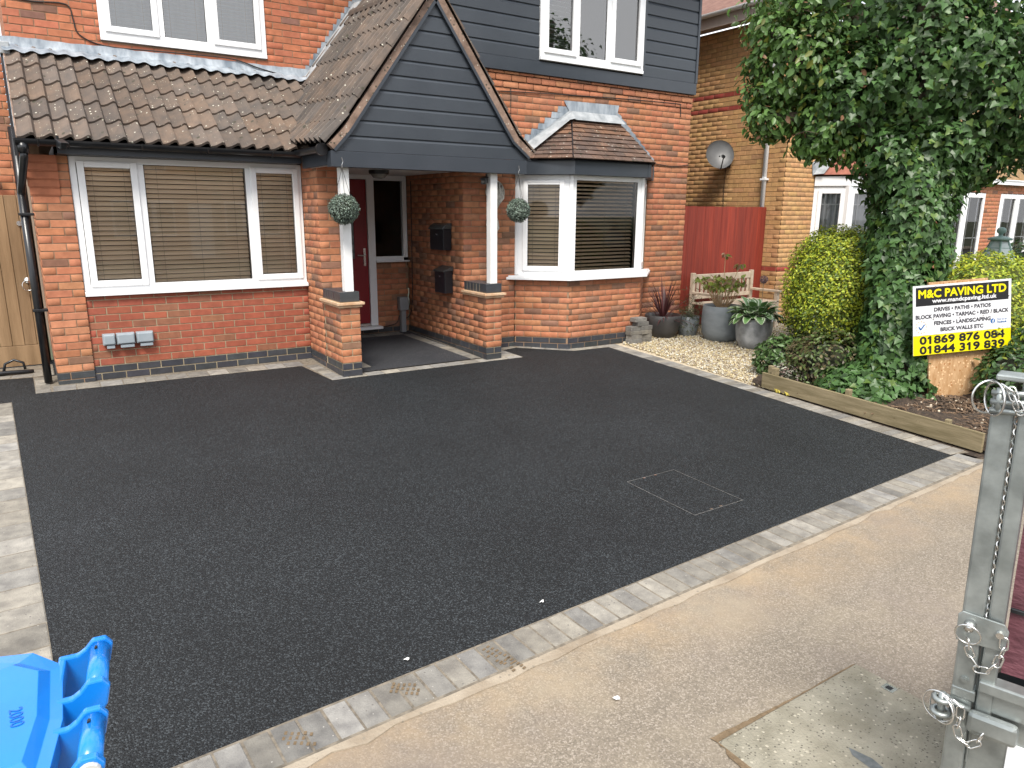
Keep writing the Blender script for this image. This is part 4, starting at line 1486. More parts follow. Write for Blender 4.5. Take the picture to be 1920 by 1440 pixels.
# leaf templates (unit length along +y, normal +z)
OVAL = (np.array([(0, 0, 0), (-0.27, 0.35, 0.05), (-0.20, 0.72, 0.03), (0, 1, -0.05), (0.20, 0.72, 0.03), (0.27, 0.35, 0.05), (0, 0.5, -0.05)]),
        np.array([(0, 6, 1), (1, 6, 2), (2, 6, 3), (3, 6, 4), (4, 6, 5), (5, 6, 0)]))
IVY = (np.array([(0, 0.06, 0), (-0.34, -0.10, -0.02), (-0.52, 0.24, 0.06), (-0.27, 0.50, 0.02), (0, 1.0, -0.10), (0.27, 0.50, 0.02), (0.52, 0.24, 0.06), (0.34, -0.10, -0.02), (0, 0.40, -0.05)]),
       np.array([(0, 8, 1), (1, 8, 2), (2, 8, 3), (3, 8, 4), (4, 8, 5), (5, 8, 6), (6, 8, 7), (7, 8, 0)]))
BLADE = (np.array([(-0.05, 0, 0), (0.05, 0, 0), (0.06, 0.5, 0.02), (-0.06, 0.5, 0.02), (0, 1, -0.12)]), np.array([(0, 1, 2), (0, 2, 3), (3, 2, 4)]))
def leaf_frames(D, spread, droop=0.5, up=0.35):
    n = len(D)
    N_ = D + NR.normal(0, spread * 0.55, (n, 3)) + np.array((0, 0, up))
    N_ /= np.linalg.norm(N_, axis=1, keepdims=True)
    T = NR.normal(0, 1, (n, 3)) + np.array((0, 0, -droop * 2.0))
    T -= N_ * np.sum(T * N_, 1, keepdims=True)
    T /= np.linalg.norm(T, axis=1, keepdims=True)
    X = np.cross(T, N_)
    return X, T, N_
def leaves(name, P, D, size, tmpl, parent, colf, spread=0.8, kind='stuff', droop=0.5, up=0.35, mat_=None, sz=(0.7, 1.25), pieces=0, piece='leaf'):
    """P positions, D outward directions; the nearest 'pieces' leaves facing the camera become objects of their own"""
    n = len(P)
    X, T, N_ = leaf_frames(D, spread, droop, up)
    s = size * NR.uniform(sz[0], sz[1], n)
    C_ = colf(n)
    V0, F0 = tmpl
    idx = np.arange(n)
    if pieces:
        cp = np.array(CP)
        v = P - cp
        zc = v @ np.array(FW)
        u = (v @ np.array(R2)) / zc
        w = (v @ np.array(U2)) / zc
        vis = (np.abs(u) < 0.70) & (np.abs(w) < 0.52) & (np.einsum('ij,ij->i', D, -v / np.linalg.norm(v, axis=1, keepdims=True)) > 0.35)
        sc = np.where(vis, s / zc, 0)
        order = np.argsort(-sc)
        pick, idx = order[:pieces], order[pieces:]
        me = mesh_of(piece, V0, [tuple(int(a) for a in f) for f in F0], M_LEAFO)
        for i in pick:
            m = frame(X[i] * s[i], T[i] * s[i], N_[i] * s[i], P[i])
            inst(piece, me, m, parent, C_[i])
    k = len(V0)
    V = (P[idx, None, :] + s[idx, None, None] * (V0[None, :, 0:1] * X[idx, None, :] + V0[None, :, 1:2] * T[idx, None, :] + V0[None, :, 2:3] * N_[idx, None, :])).reshape(-1, 3)
    F = (F0[None, :, :] + (np.arange(len(idx)) * k)[:, None, None]).reshape(-1, F0.shape[1])
    return npmesh(name, V, F, mat_ or M_LEAF, parent, np.repeat(C_[idx], k, 0), kind)
topiary((2.625, -1.165, 1.772), 0.150, 'grey-green topiary ball hung on chains in front of the left white porch post', (2.625, -1.165, 2.17))
topiary((4.76, -1.15, 1.775), 0.135, 'grey-green topiary ball hung by the bay window, right of the right porch post', (4.76, -1.15, 2.17))
# mailboxes on the porch wall
def mailbox(y0, y1, z0, z1, label, curved):
    r = root('mailbox', label, 'mailbox', (XR - 0.06, (y0 + y1) / 2, z0))
    m = mat('mailbox_black', (0.012, 0.014, 0.018), rough=0.3)
    x1, x0 = XR - 0.008, XR - 0.125
    b = MB()
    zt = z1 - 0.07
    b.box(x0, x1, y0, y1, z0, zt)
    b.build('body', m, r, bevel=0.006)
    b = MB()
    if curved:
        pts = [(x0 - 0.02, zt - 0.012), (x0 - 0.02, zt + 0.002), (x0 + 0.02, zt + 0.045), (x0 + 0.06, zt + 0.065), (x1, zt + 0.07), (x1, zt + 0.001), (x0 + 0.0, zt + 0.001)]
    else:
        pts = [(x0 - 0.02, zt - 0.012), (x0 - 0.02, zt + 0.004), (x1, zt + 0.06), (x1, zt + 0.001), (x0, zt + 0.001)]
    b.prism([(x, y0 - 0.012, z_) for x, z_ in pts], (0, y1 - y0 + 0.024, 0))
    b.build('lid', mat('mailbox_lid', (0.05, 0.055, 0.055), rough=0.28), r, bevel=0.003)
    b = MB()
    b.tube([(x0 - 0.001, (y0 + y1) / 2, zt - 0.07), (x0 - 0.008, (y0 + y1) / 2, zt - 0.07)], 0.011, 10)
    b.build('lock', M_CHROME, r)
mailbox(-0.20, 0.165, 1.275, 1.61, 'upper black mailbox with curved lid on the porch brick wall', True)
mailbox(-0.225, 0.055, 0.735, 1.085, 'lower black mailbox with flat sloping lid on the porch brick wall', False)
# utility box with its duct in the porch corner
r = root('cable_box', 'grey utility box on a grey duct in the porch corner beside the door', 'utility box', (4.28, 1.03, 0.06))
b = MB()
b.box(4.205, 4.335, 0.99, 1.095, 0.385, 0.57)
b.build('cover', M_GREYM, r, bevel=0.006)
b = MB()
b.box(4.235, 4.305, 1.02, 1.095, 0.05, 0.384)
b.build('duct', M_GREYM, r, bevel=0.004)
# porch ceiling light
r = root('porch_light', 'black bulkhead light with ribbed glass under the porch ceiling', 'ceiling light', (3.47, -0.12, 2.22))
b = MB()
b.lathe([(0.11, -0.045), (0.12, -0.03), (0.12, 0.0)], (3.47, -0.12, 2.22), 24)
b.build('rim', M_BLACK, r, smooth=False)
b = MB()
b.lathe([(0.03, -0.095), (0.07, -0.085), (0.09, -0.06), (0.095, -0.046)], (3.47, -0.12, 2.22), 24)
b.build('glass_bowl', mat('dusty_glass', (0.16, 0.16, 0.15), (0.24, 0.24, 0.22), scale=30, rough=0.25), r, smooth=True)
# cameras
def seccam(c, d, label):
    r = root('security_camera', label, 'security camera', c)
    d = Vector(d).normalized()
    sd = Vector((0, 0, 1)).cross(d).normalized()
    u = d.cross(sd)
    b = MB()
    b.obox(Vector(c) - d * 0.03 - sd * 0.03 - u * 0.03, d, sd, u, 0.10, 0.06, 0.06)
    b.build('housing', M_BLACK, r, bevel=0.008)
    b = MB()
    b.obox(Vector(c) - d * 0.04 - sd * 0.036 + u * 0.031, d, sd, u, 0.13, 0.072, 0.008)
    b.build('hood', M_BLACK, r, bevel=0.003)
    b = MB()
    b.tube([Vector(c) + d * 0.0705, Vector(c) + d * 0.074], 0.02, 12)
    b.build('lens', M_GLASS, r)
    b = MB()
    b.tube([Vector(c) - d * 0.03, Vector(c) - d * 0.06 + u * 0.02, Vector(c) - d * 0.07 + u * 0.06], 0.012, 8)
    b.build('bracket', M_BLACK, r)
seccam((0.27, -0.34, 2.325), (0.35, -1, -0.35), 'small black camera under the gutter above the brick pier')
seccam((4.395, -1.00, 2.10), (-0.8, -0.7, -0.25), 'small black camera at the top of the right porch post')
# pottery wall ornaments behind the right porch post
def ornament(x, z, w, h, label):
    r = root('wall_ornament', label, 'wall ornament', (x, YB - 0.02, z - h / 2))
    mo = mat('cream_pottery', (0.30, 0.29, 0.25), (0.62, 0.59, 0.52), scale=22, rough=0.45, bump=0.5, bscale=40)
    b = MB()
    for i in range(7):
        a = math.pi * (0.05 + 0.9 * i / 6)
        b.tube([(x, YB - 0.03, z - h * 0.38), (x + w * 0.5 * math.cos(a) * 0.8, YB - 0.05, z - h * 0.05 + h * 0.2 * math.sin(a)), (x + w * 0.55 * math.cos(a), YB - 0.025, z + h * 0.12 + h * 0.4 * math.sin(a))], [0.012, 0.026, 0.014], 8)
    b.build('shell_ribs', mo, r, smooth=True)
    b = MB()
    pts = [(x + w * 0.6 * math.cos(math.pi * i / 12), YB - 0.02, z + h * 0.12 + h * 0.42 * math.sin(math.pi * i / 12)) for i in range(13)]
    b.tube([(x, YB - 0.02, z - h * 0.5)] + pts + [(x, YB - 0.02, z - h * 0.5)], 0.010, 6)
    b.build('rim', mo, r, smooth=True)
ornament(4.84, 1.93, 0.22, 0.36, 'large cream shell shaped pottery ornament on the brick behind the right porch post')
ornament(4.80, 1.56, 0.14, 0.28, 'small mottled pottery ornament below the shell ornament')
# loose cables clipped to the brickwork
def cable(pts, r=0.006):
    b = MB()
    q = []
    P = [Vector(p) for p in pts]
    for i in range(len(P) - 1):
        p0, p1, p2, p3 = P[max(i - 1, 0)], P[i], P[i + 1], P[min(i + 2, len(P) - 1)]
        for k in range(4):
            t = k / 4
            q.append(0.5 * ((2 * p1) + (p2 - p0) * t + (2 * p0 - 5 * p1 + 4 * p2 - p3) * t * t + (3 * p1 - p0 - 3 * p2 + p3) * t ** 3))
    q.append(P[-1])
    b.tube(q, r, 6)
    return b.build('cable', M_CABLE, H, smooth=True)
cable([(0.1, YU - 0.01, 3.86), (0.25, YU - 0.01, 3.84), (0.556, YU - 0.01, 3.855), (0.605, YU - 0.01, 3.72), (0.648, YU - 0.01, 3.57), (0.89, YU - 0.012, 3.485), (1.42, YU - 0.02, 3.49), (2.17, YU - 0.03, 3.50), (2.54, YU - 0.04, 3.42), (3.0, YU - 0.05, 3.34)], 0.007)
cable([(4.74, YB - 0.012, 3.165), (5.2, YB - 0.012, 3.19), (5.9, YB - 0.012, 3.218), (6.8, YB - 0.012, 3.25), (7.88, YB - 0.012, 3.272), (7.97, YB - 0.012, 3.25), (7.992, YB - 0.012, 3.17), (7.992, YB - 0.012, 3.10)])
cable([(5.07, YB - 0.012, 3.23), (5.07, YB - 0.012, 2.75)], 0.004)
cable([(7.50, YB - 0.012, 2.44), (7.8, YB - 0.012, 2.415), (8.0, YB - 0.012, 2.42), (8.22, YB - 0.012, 2.445)])
cable([(XR - 0.012, 0.93, 2.15), (XR - 0.012, 0.945, 1.14), (XR - 0.012, 0.97, 0.50), (XR - 0.012, 1.06, 0.30), (4.31, YD - 0.02, 0.25)])
cable([(4.23, YD - 0.02, 0.3), (4.19, YD - 0.02, 0.20), (4.05, YD - 0.02, 0.165), (3.95, YD - 0.02, 0.16)])

# ------------------------------------------------------------------ side gate at the left and the things by it
r = root('side_gate', 'natural softwood boarded side gate left of the downpipe', 'gate', (-0.6, 1.05, 0.06))
x = -1.25
while x < -0.05:
    w = min(0.112, -0.045 - x)
    b = MB()
    b.box(x, x + w - 0.004, 1.04, 1.06, 0.30, 1.888)
    b.build('plank', M_WOODN, r, bevel=0.004)
    x += 0.112
b = MB()
b.box(-1.25, -0.047, 1.036, 1.062, 0.075, 0.297)
b.build('bottom_rail', M_WOODN, r, bevel=0.004)
b = MB()
b.box(-1.25, -0.047, 1.062, 1.09, 0.08, 1.87)
b.build('back_frame', M_WOODN, r)
b = MB()
c = Vector((-0.135, 1.0, 0.95))
b.tube([c + Vector((0.055 * math.cos(2 * math.pi * i / 20), -0.012 + 0.004 * math.sin(i), 0.055 * math.sin(2 * math.pi * i / 20))) for i in range(20)], 0.006, 6, closed=True)
b.tube([(-0.135, 1.035, 1.0), (-0.135, 1.0, 1.0)], 0.016, 10)
b.tube([(-0.135, 1.036, 1.0), (-0.135, 1.031, 1.0)], 0.034, 16)
b.build('ring_handle', M_ZINC, r, smooth=True)
b = MB()
b.tube([(-0.135, 1.036, 1.60), (-0.135, 1.022, 1.60)], 0.026, 14)
b.build('lock', M_ZINC, r)
r = root('strap_bundle', 'black looped strap on a silver strip lying at the foot of the side gate', 'strap', (-0.45, 0.72, 0.055))
b = MB()
b.box(-1.3, -0.42, 0.66, 0.80, 0.058, 0.082)
b.build('silver_strip', M_CHROME, r, bevel=0.01)
b = MB()
b.tube([(-1.3, 0.64, 0.075), (-0.7, 0.64, 0.08), (-0.45, 0.66, 0.085), (-0.25, 0.68, 0.075), (-0.20, 0.69, 0.07)], 0.022, 8)
b.tube([(-0.46, 0.68, 0.09), (-0.44, 0.70, 0.17), (-0.36, 0.71, 0.205), (-0.28, 0.70, 0.17), (-0.27, 0.69, 0.10)], 0.014, 8)
b.build('strap', M_BLACK, r, smooth=True)
b = MB()
b.tube([(-0.60, 1.25, 2.10), (-0.262, 1.25, 2.10)], 0.035, 10)
b.build('waste_pipe', M_UPVC, H)

# ------------------------------------------------------------------ red fence, bench
r = root('fence_panel', 'red stained closeboard fence between the two houses', 'fence', (9.2, -0.45, 0))
x = 8.232
while x < 10.13:
    b = MB()
    w = 0.098
    y = -0.462 if int(round((x - 8.232) / 0.094)) % 2 else -0.450
    b.prism([(x, y, 0.03), (x + w, y - 0.010, 0.03), (x + w, y + 0.004, 0.03), (x, y + 0.008, 0.03)], (0, 0, 1.825 + R.uniform(-0.004, 0.004)))
    b.build('plank', M_WOODR, r)
    x += 0.094
b = MB()
for zz in (0.35, 0.95, 1.6):
    b.box(8.235, 10.13, -0.435, -0.39, zz, zz + 0.08)
b.build('rail', M_WOODR, r)
BX, BY = 8.95, -0.95
r = root('garden_bench', 'pale weathered slatted garden bench in front of the red fence', 'bench', (BX, BY, 0))
bx0, bx1 = 8.26, 9.66
def bpart(name, *a, bev=0.006):
    b = MB()
    b.box(*a)
    return b.build(name, M_BENCH, r, bevel=bev)
for x in (bx0, bx1 - 0.06):
    bpart('leg', x, x + 0.06, -1.22, -1.16, 0.0, 0.555)
    bpart('leg', x, x + 0.06, -0.70, -0.64, 0.0, 0.87)
    bpart('armrest', x - 0.01, x + 0.07, -1.25, -0.70, 0.556, 0.59)
bpart('top_rail', bx0 + 0.06, bx1 - 0.06, -0.69, -0.655, 0.745, 0.845)
bpart('lower_rail', bx0 + 0.06, bx1 - 0.06, -0.69, -0.655, 0.47, 0.53)
x = bx0 + 0.11
while x < bx1 - 0.12:
    bpart('back_slat', x, x + 0.052, -0.682, -0.664, 0.531, 0.744, bev=0.002)
    x += 0.096
for k in range(6):
    y = -1.22 + 0.088 * k
    bpart('seat_slat', bx0 + 0.005, bx1 - 0.005, y, y + 0.07, 0.405, 0.427, bev=0.003)
bpart('seat_rail', bx0 + 0.06, bx1 - 0.06, -1.215, -1.18, 0.33, 0.404)

# ------------------------------------------------------------------ pots
def pot(c, prof, m, label, soil_z, soil_r):
    r = root('plant_pot', label, 'plant pot', c)
    b = MB()
    b.lathe(prof, c, 40)
    b.build('pot', m, r, smooth=True)
    b = MB()
    k = 24
    b.add([(c[0] + soil_r * math.cos(2 * math.pi * j / k), c[1] + soil_r * math.sin(2 * math.pi * j / k), c[2] + soil_z + R.uniform(-0.008, 0.008)) for j in range(k)] + [(c[0], c[1], c[2] + soil_z + 0.015)],
          [(j, (j + 1) % k, k) for j in range(k)])
    b.build('compost', M_SOIL, r)
    return r
P1, P2, P3, P4 = (7.44, -0.93, 0.002), (7.86, -1.02, 0.0), (8.01, -1.50, -0.014), (8.00, -2.08, -0.034)
pot(P1, [(0.0, 0.0), (0.13, 0.0), (0.17, 0.02), (0.225, 0.12), (0.25, 0.23), (0.262, 0.325), (0.258, 0.33), (0.245, 0.325), (0.24, 0.25)], M_POTD, 'dark grey bowl planter nearest the house corner, holding a spiky purple plant', 0.27, 0.24)
pot(P2, [(0.0, 0.0), (0.10, 0.0), (0.125, 0.02), (0.15, 0.12), (0.158, 0.22), (0.16, 0.29), (0.15, 0.292), (0.145, 0.25)], M_POTG, 'smallest grey pot, half hidden between the dark bowl and the tall grey pot', 0.25, 0.145)
pot(P3, [(0.0, 0.0), (0.17, 0.0), (0.215, 0.025), (0.255, 0.12), (0.272, 0.26), (0.268, 0.40), (0.258, 0.50), (0.250, 0.505), (0.242, 0.50), (0.245, 0.42)], M_POTG, 'tallest matt grey pot with a straggly hydrangea in front of the bench', 0.46, 0.242)
pot(P4, [(0.0, 0.0), (0.14, 0.0), (0.185, 0.03), (0.225, 0.13), (0.243, 0.27), (0.243, 0.38), (0.236, 0.415), (0.226, 0.42), (0.220, 0.41), (0.222, 0.35)], M_POTZ, 'glazed grey pot nearest the camera, planted with a white-edged hosta', 0.375, 0.22)
pot((8.47, -1.72, -0.02), [(0.0, 0.0), (0.13, 0.0), (0.17, 0.1), (0.19, 0.3), (0.19, 0.36), (0.18, 0.36), (0.18, 0.3)], mat('tan_pot', (0.22, 0.17, 0.11), (0.30, 0.24, 0.16), scale=6, rough=0.7), 'tan pot mostly hidden behind the grey pots and under the hosta', 0.33, 0.18)

def blade_plant(name, label, cat, c, n, L, wid, colf, tilt=(10, 65), mat_=None, curl=0.5):
    """each strap leaf its own part"""
    r = root(name, label, cat, c)
    for i in range(n):
        a = 2 * math.pi * i / n * 2.618 + R.uniform(-0.3, 0.3)
        t = math.radians(R.uniform(*tilt))
        l = L * R.uniform(0.7, 1.1)
        d = Vector((math.cos(a), math.sin(a), 0))
        s = Vector((-math.sin(a), math.cos(a), 0))
        V, F = [], []
        p = Vector(c) + d * 0.015
        m = 7
        for k in range(m):
            u = k / (m - 1)
            tt = t + curl * u * u * (0.3 + math.sin(t))
            w = wid * (0.55 + 1.2 * u * (1 - u)) * (1 - u ** 3) + 0.001
            V += [p - s * w, p + Vector((0, 0, -0.25 * w)), p + s * w]
            p = p + (d * math.sin(tt) + Vector((0, 0, math.cos(tt)))) * (l / (m - 1))
        for k in range(m - 1):
            F += [(3 * k, 3 * k + 1, 3 * k + 4, 3 * k + 3), (3 * k + 1, 3 * k + 2, 3 * k + 5, 3 * k + 4)]
        b = MB()
        b.add(V, F)
        o = b.build('leaf', mat_ or M_LEAFO, r, smooth=True)
        o.color = tuple(colf()) + (1,)
    return r
blade_plant('cordyline', 'spiky purple-brown cordyline in the dark grey bowl', 'plant', (P1[0], P1[1], P1[2] + 0.27), 60, 0.60, 0.0125,
            lambda: jit((0.085, 0.030, 0.035), 0.35), tilt=(4, 88), curl=0.55)
# hosta: broad leaves with white margins
M_HOSTA = bpy.data.materials.new('hosta_leaf')
M_HOSTA.use_nodes = True
t_ = M_HOSTA.node_tree
at = t_.nodes.new('ShaderNodeAttribute')
at.attribute_name = 'Col'
t_.links.new(at.outputs['Color'], t_.nodes['Principled BSDF'].inputs['Base Color'])
t_.nodes['Principled BSDF'].inputs['Roughness'].default_value = 0.4
hr = root('hosta', 'hosta with broad green leaves edged in white, in the glazed grey pot', 'plant', (P4[0], P4[1], P4[2] + 0.375))
for i in range(120):
    a = 2.39996 * i + R.uniform(-0.3, 0.3)
    lvl = i / 120
    t = math.radians(95 - 75 * lvl + R.uniform(-10, 10))
    d = Vector((math.cos(a), math.sin(a), 0))
    s = Vector((-math.sin(a), math.cos(a), 0))
    p = Vector((P4[0], P4[1], P4[2] + 0.37)) + d * R.uniform(0.02, 0.10)
    st = R.uniform(0.10, 0.17)
    p = p + (d * math.sin(t * 0.7) + Vector((0, 0, math.cos(t * 0.7)))) * st
    L = R.uniform(0.15, 0.23)
    W = L * 0.30
    V, F, C_ = [], [], []
    m = 7
    g = jit((0.125, 0.25, 0.075), 0.25)
    wcol = (0.58, 0.64, 0.46)
    for k in range(m):
        u = k / (m - 1)
        tt = t + 0.95 * u
        w = W * math.sin(math.pi * min(1, u * 0.92 + 0.06)) ** 0.8
        fold = 0.22
        for q_, cc in ((-1, wcol), (-0.80, wcol), (-0.76, g), (0, (g[0] * 0.85, g[1] * 0.85, g[2] * 0.85)), (0.76, g), (0.80, wcol), (1, wcol)):
            V.append(p + s * (w * q_) + Vector((0, 0, fold * w * abs(q_) + 0.004 * math.sin(9 * u + q_ * 3))))
            C_.append(cc)
        p = p + (d * math.sin(tt) + Vector((0, 0, math.cos(tt)))) * (L / (m - 1))
    for k in range(m - 1):
        for j in range(6):
            F.append((7 * k + j, 7 * k + j + 1, 7 * k + 8 + j, 7 * k + 7 + j))
    o = npmesh('leaf', [tuple(v) for v in V], F, M_HOSTA, hr, np.array(C_), smooth=True)
# hydrangea: bare stems below, leaves above
def stems(r, c, n, hmin, hmax, spread, m, name='stem', rad=0.004):
    tips = []
    b = MB()
    for i in range(n):
        a = R.uniform(0, 2 * math.pi)
        h = R.uniform(hmin, hmax)
        d = R.uniform(0.25, 1) * spread
        p0 = Vector(c) + Vector((math.cos(a) * 0.06, math.sin(a) * 0.06, 0))
        p2 = Vector(c) + Vector((math.cos(a) * d, math.sin(a) * d, h))
        p1 = (p0 + p2) / 2 + Vector((math.cos(a) * 0.03, math.sin(a) * 0.03, 0.02))
        b.tube([p0, p1, p2], [rad, rad * 0.8, rad * 0.5], 5)
        tips.append(p2)
    b.build(name, m, r)
    return tips
M_STRAW = mat('dry_stem', (0.34, 0.22, 0.12), (0.50, 0.36, 0.20), scale=20, rough=0.8)
hy = root('hydrangea', 'straggly hydrangea with yellow-green leaves and bare stems in the tallest grey pot', 'plant', (P3[0], P3[1], P3[2] + 0.46))
tips = stems(hy, (P3[0], P3[1], P3[2] + 0.46), 70, 0.15, 0.42, 0.30, M_STRAW)
tall = [Vector((8.10, -1.42, 1.18)), Vector((8.30, -1.53, 1.05)), Vector((7.59, -1.38, 0.86))]
b = MB()
for tp in tall:
    b.tube([Vector((P3[0], P3[1], P3[2] + 0.46)), (Vector(P3) + tp) / 2 + Vector((0, 0, 0.25)), tp], 0.005, 5)
b.build('stem', M_STRAW, hy)
Pl, Dl = [], []
for tp in tips:
    if tp.z > 0.72:
        for _ in range(6):
            v = Vector((R.gauss(0, 1), R.gauss(0, 1), R.gauss(0.6, 0.5))).normalized()
            Pl.append(tp + v * R.uniform(0.0, 0.06))
            Dl.append(v)
for tp in tall:
    for _ in range(9):
        v = Vector((R.gauss(0, 1), R.gauss(0, 1), R.gauss(0.5, 0.4))).normalized()
        Pl.append(tp + v * R.uniform(0.0, 0.05))
        Dl.append(v)
def col_hyd(n):
    base = np.where(NR.random((n, 1)) < 0.25, np.array([[0.36, 0.22, 0.13]]), np.array([[0.23, 0.29, 0.055]]))
    return base * NR.uniform(0.6, 1.4, (n, 1))
leaves('foliage', np.array(Pl), np.array(Dl), 0.085, OVAL, hy, col_hyd, pieces=150)
# trailing plant in the small pot
tr_ = root('trailing_plant', 'dull green feathery plant trailing over the smallest grey pot', 'plant', (P2[0], P2[1], P2[2] + 0.25))
n = 900
a = NR.uniform(0, 2 * math.pi, n)
rr = NR.uniform(0, 1, n) ** 0.6
P_ = np.stack([P2[0] + np.cos(a) * rr * 0.2, P2[1] + np.sin(a) * rr * 0.2, P2[2] + 0.28 + NR.uniform(-0.25, 0.20, n) * rr + 0.02], 1)
P_[:120, 2] += NR.uniform(0, 0.28, 120)
leaves('foliage', P_, np.stack([np.cos(a), np.sin(a), NR.uniform(-0.2, 0.8, n)], 1), 0.06, BLADE, tr_, lambda m_: np.array((0.085, 0.10, 0.045)) * NR.uniform(0.4, 1.5, (m_, 1)), droop=0.2)
# allium seed head behind the hosta
r = root('allium', 'round purple seed head on a thin stem behind the hosta', 'flower', (8.45, -1.82, 0.3))
b = MB()
b.tube([(8.45, -1.82, 0.3), (8.45, -1.83, 0.82)], 0.006, 6)
b.build('stem', M_STRAW, r)
n = 240
i = np.arange(n) + 0.5
ph, th = np.arccos(1 - 2 * i / n), math.pi * (1 + 5 ** 0.5) * i
D = np.stack([np.cos(th) * np.sin(ph), np.sin(th) * np.sin(ph), np.cos(ph)], 1)
leaves('flower_head', np.array((8.45, -1.83, 0.86)) + D * 0.05, D, 0.022, OVAL, r, lambda m_: np.array((0.22, 0.14, 0.17)) * NR.uniform(0.4, 2.0, (m_, 1)), spread=0.6)

# ------------------------------------------------------------------ pile of spare paving blocks
sx, sy = 6.83, -1.085
pile = [(-0.10, 0.0, 0, 0.0, 'left block of the bottom layer in the small pile of spare grey blocks'), (0.12, 0.0, 0, 0.05, 'right block of the bottom layer in the small pile of spare grey blocks'),
        (-0.085, 0.01, 1, 0.1, 'left block of the second layer in the pile of spare grey blocks by the bay'), (0.13, 0.01, 1, -0.08, 'right block of the second layer in the pile of spare grey blocks by the bay'),
        (-0.10, -0.0, 2, -0.05, 'left block of the middle layer in the pile of spare grey blocks'), (0.115, 0.0, 2, 0.07, 'right block of the middle layer in the pile of spare grey blocks'),
        (-0.09, 0.02, 3, 0.03, 'left block just under the top layers of the spare block pile'), (0.125, 0.0, 3, -0.03, 'right block jutting out of the fourth layer of the spare block pile'),
        (0.05, 0.02, 4, 0.06, 'long grey block of the fifth layer in the spare block pile, second from the top'), (0.01, 0.02, 5, 0.0, 'topmost grey block of the small pile beside the bay wall')]
pm_ = {}
for dx, dy, lv, an, lab_ in pile:
    if 'pb' not in pm_:
        vs, fs = [], []
        q = MB()
        q.box(-0.1, 0.1, -0.05, 0.05, 0, 0.058)
        pm_['pb'] = q
    q = MB()
    q.box(-0.1 if lv < 5 else -0.105, 0.1, -0.06, 0.06, 0, 0.056)
    o = q.build('spare_block', M_BLOCK, None, bevel=0.004)
    o.location = (sx + dx * 0.86, sy + dy + R.uniform(-0.01, 0.01), 0.004 + 0.0575 * lv)
    o.rotation_euler = (0, 0, an + R.uniform(-0.06, 0.06))
    o.color = blockcol(0.9) + (1,)
    tag(o, lab_, 'paving block', 'spare grey blocks piled against the bay wall')

# ------------------------------------------------------------------ gravel
ICO_V = []
g_ = (1 + 5 ** 0.5) / 2
for a_, b_ in ((1, g_), (-1, g_), (1, -g_), (-1, -g_)):
    ICO_V += [(0, a_, b_), (a_, b_, 0), (b_, 0, a_)]
ICO_V = np.array(ICO_V, dtype=float)
ICO_V /= np.linalg.norm(ICO_V[0])
ICO_F = []
for i in range(12):
    for j in range(i + 1, 12):
        for k in range(j + 1, 12):
            dd = [np.linalg.norm(ICO_V[p] - ICO_V[q]) for p, q in ((i, j), (j, k), (i, k))]
            if max(dd) < 1.2:
                nrm = np.cross(ICO_V[j] - ICO_V[i], ICO_V[k] - ICO_V[i])
                ICO_F.append((i, j, k) if nrm @ ICO_V[i] > 0 else (i, k, j))
ICO_F = np.array(ICO_F)
def stones(name, pts, size, colf, m=M_STONE, parent=None):
    n = len(pts)
    A = NR.normal(0, 1, (n, 3, 3))
    Q = np.linalg.qr(A)[0]
    sc = size * NR.uniform(0.55, 1.25, (n, 1)) * np.stack([NR.uniform(0.8, 1.3, n), NR.uniform(0.6, 1.0, n), NR.uniform(0.45, 0.75, n)], 1)
    base = ICO_V[None] * (1 + NR.uniform(-0.22, 0.22, (n, 12, 1)))
    V = np.einsum('nij,nkj->nki', Q, base * sc[:, None, :]) + pts[:, None, :]
    F = (ICO_F[None] + (np.arange(n) * 12)[:, None, None]).reshape(-1, 3)
    return npmesh(name, V.reshape(-1, 3), F, m, parent, np.repeat(colf(n), 12, 0), 'stuff')
def inpoly(x, y, poly):
    c = np.zeros(len(x), bool)
    for i in range(len(poly)):
        x1, y1 = poly[i]
        x2, y2 = poly[i - 1]
        c ^= ((y1 > y) != (y2 > y)) & (x < (x2 - x1) * (y - y1) / (y2 - y1) + x1)
    return c
GP = [(6.32, -3.72), (7.1, -3.65), (8.6, -3.0), (9.7, -2.2), (10.1, -0.8), (10.1, -0.47), (7.46, -0.47), (6.95, -0.98), (6.575, -1.0)]
n = 26000
x, y = NR.uniform(6.3, 10.1, n), NR.uniform(-3.75, -0.47, n)
k = inpoly(x, y, GP) & (x > rx(y) + 0.215)
x, y = x[k], y[k]
def col_gr(n):
    pal = np.array([0.72, 0.75, 0.79]) * np.array([(0.56, 0.46, 0.28), (0.62, 0.55, 0.40), (0.46, 0.36, 0.22), (0.70, 0.65, 0.54), (0.34, 0.27, 0.20), (0.58, 0.47, 0.26)])
    return pal[NR.integers(0, 6, n)] * NR.uniform(0.8, 1.2, (n, 1))
stones('gravel', np.stack([x, y, 0.03 * (y + 1) + NR.uniform(-0.002, 0.016, len(x))], 1), 0.0145, col_gr)
# ------------------------------------------------------------------ yellow brick house next door
NB = root('yellow_brick_house', 'yellow brick house with red brick bands beyond the red fence and the ivy tree', 'house', (12.0, 0.0, 0.0))
NBB = []
NX, NY = 10.15, -0.765
def pal_side():
    return pal_yellow()
YM = {'brick': brick_mats('yellow_brick', rough=0.85, bump=0.22)}
M_MORTY = mat('dark_buff_mortar', (0.24, 0.15, 0.07), (0.32, 0.21, 0.11), scale=9, rough=0.95)
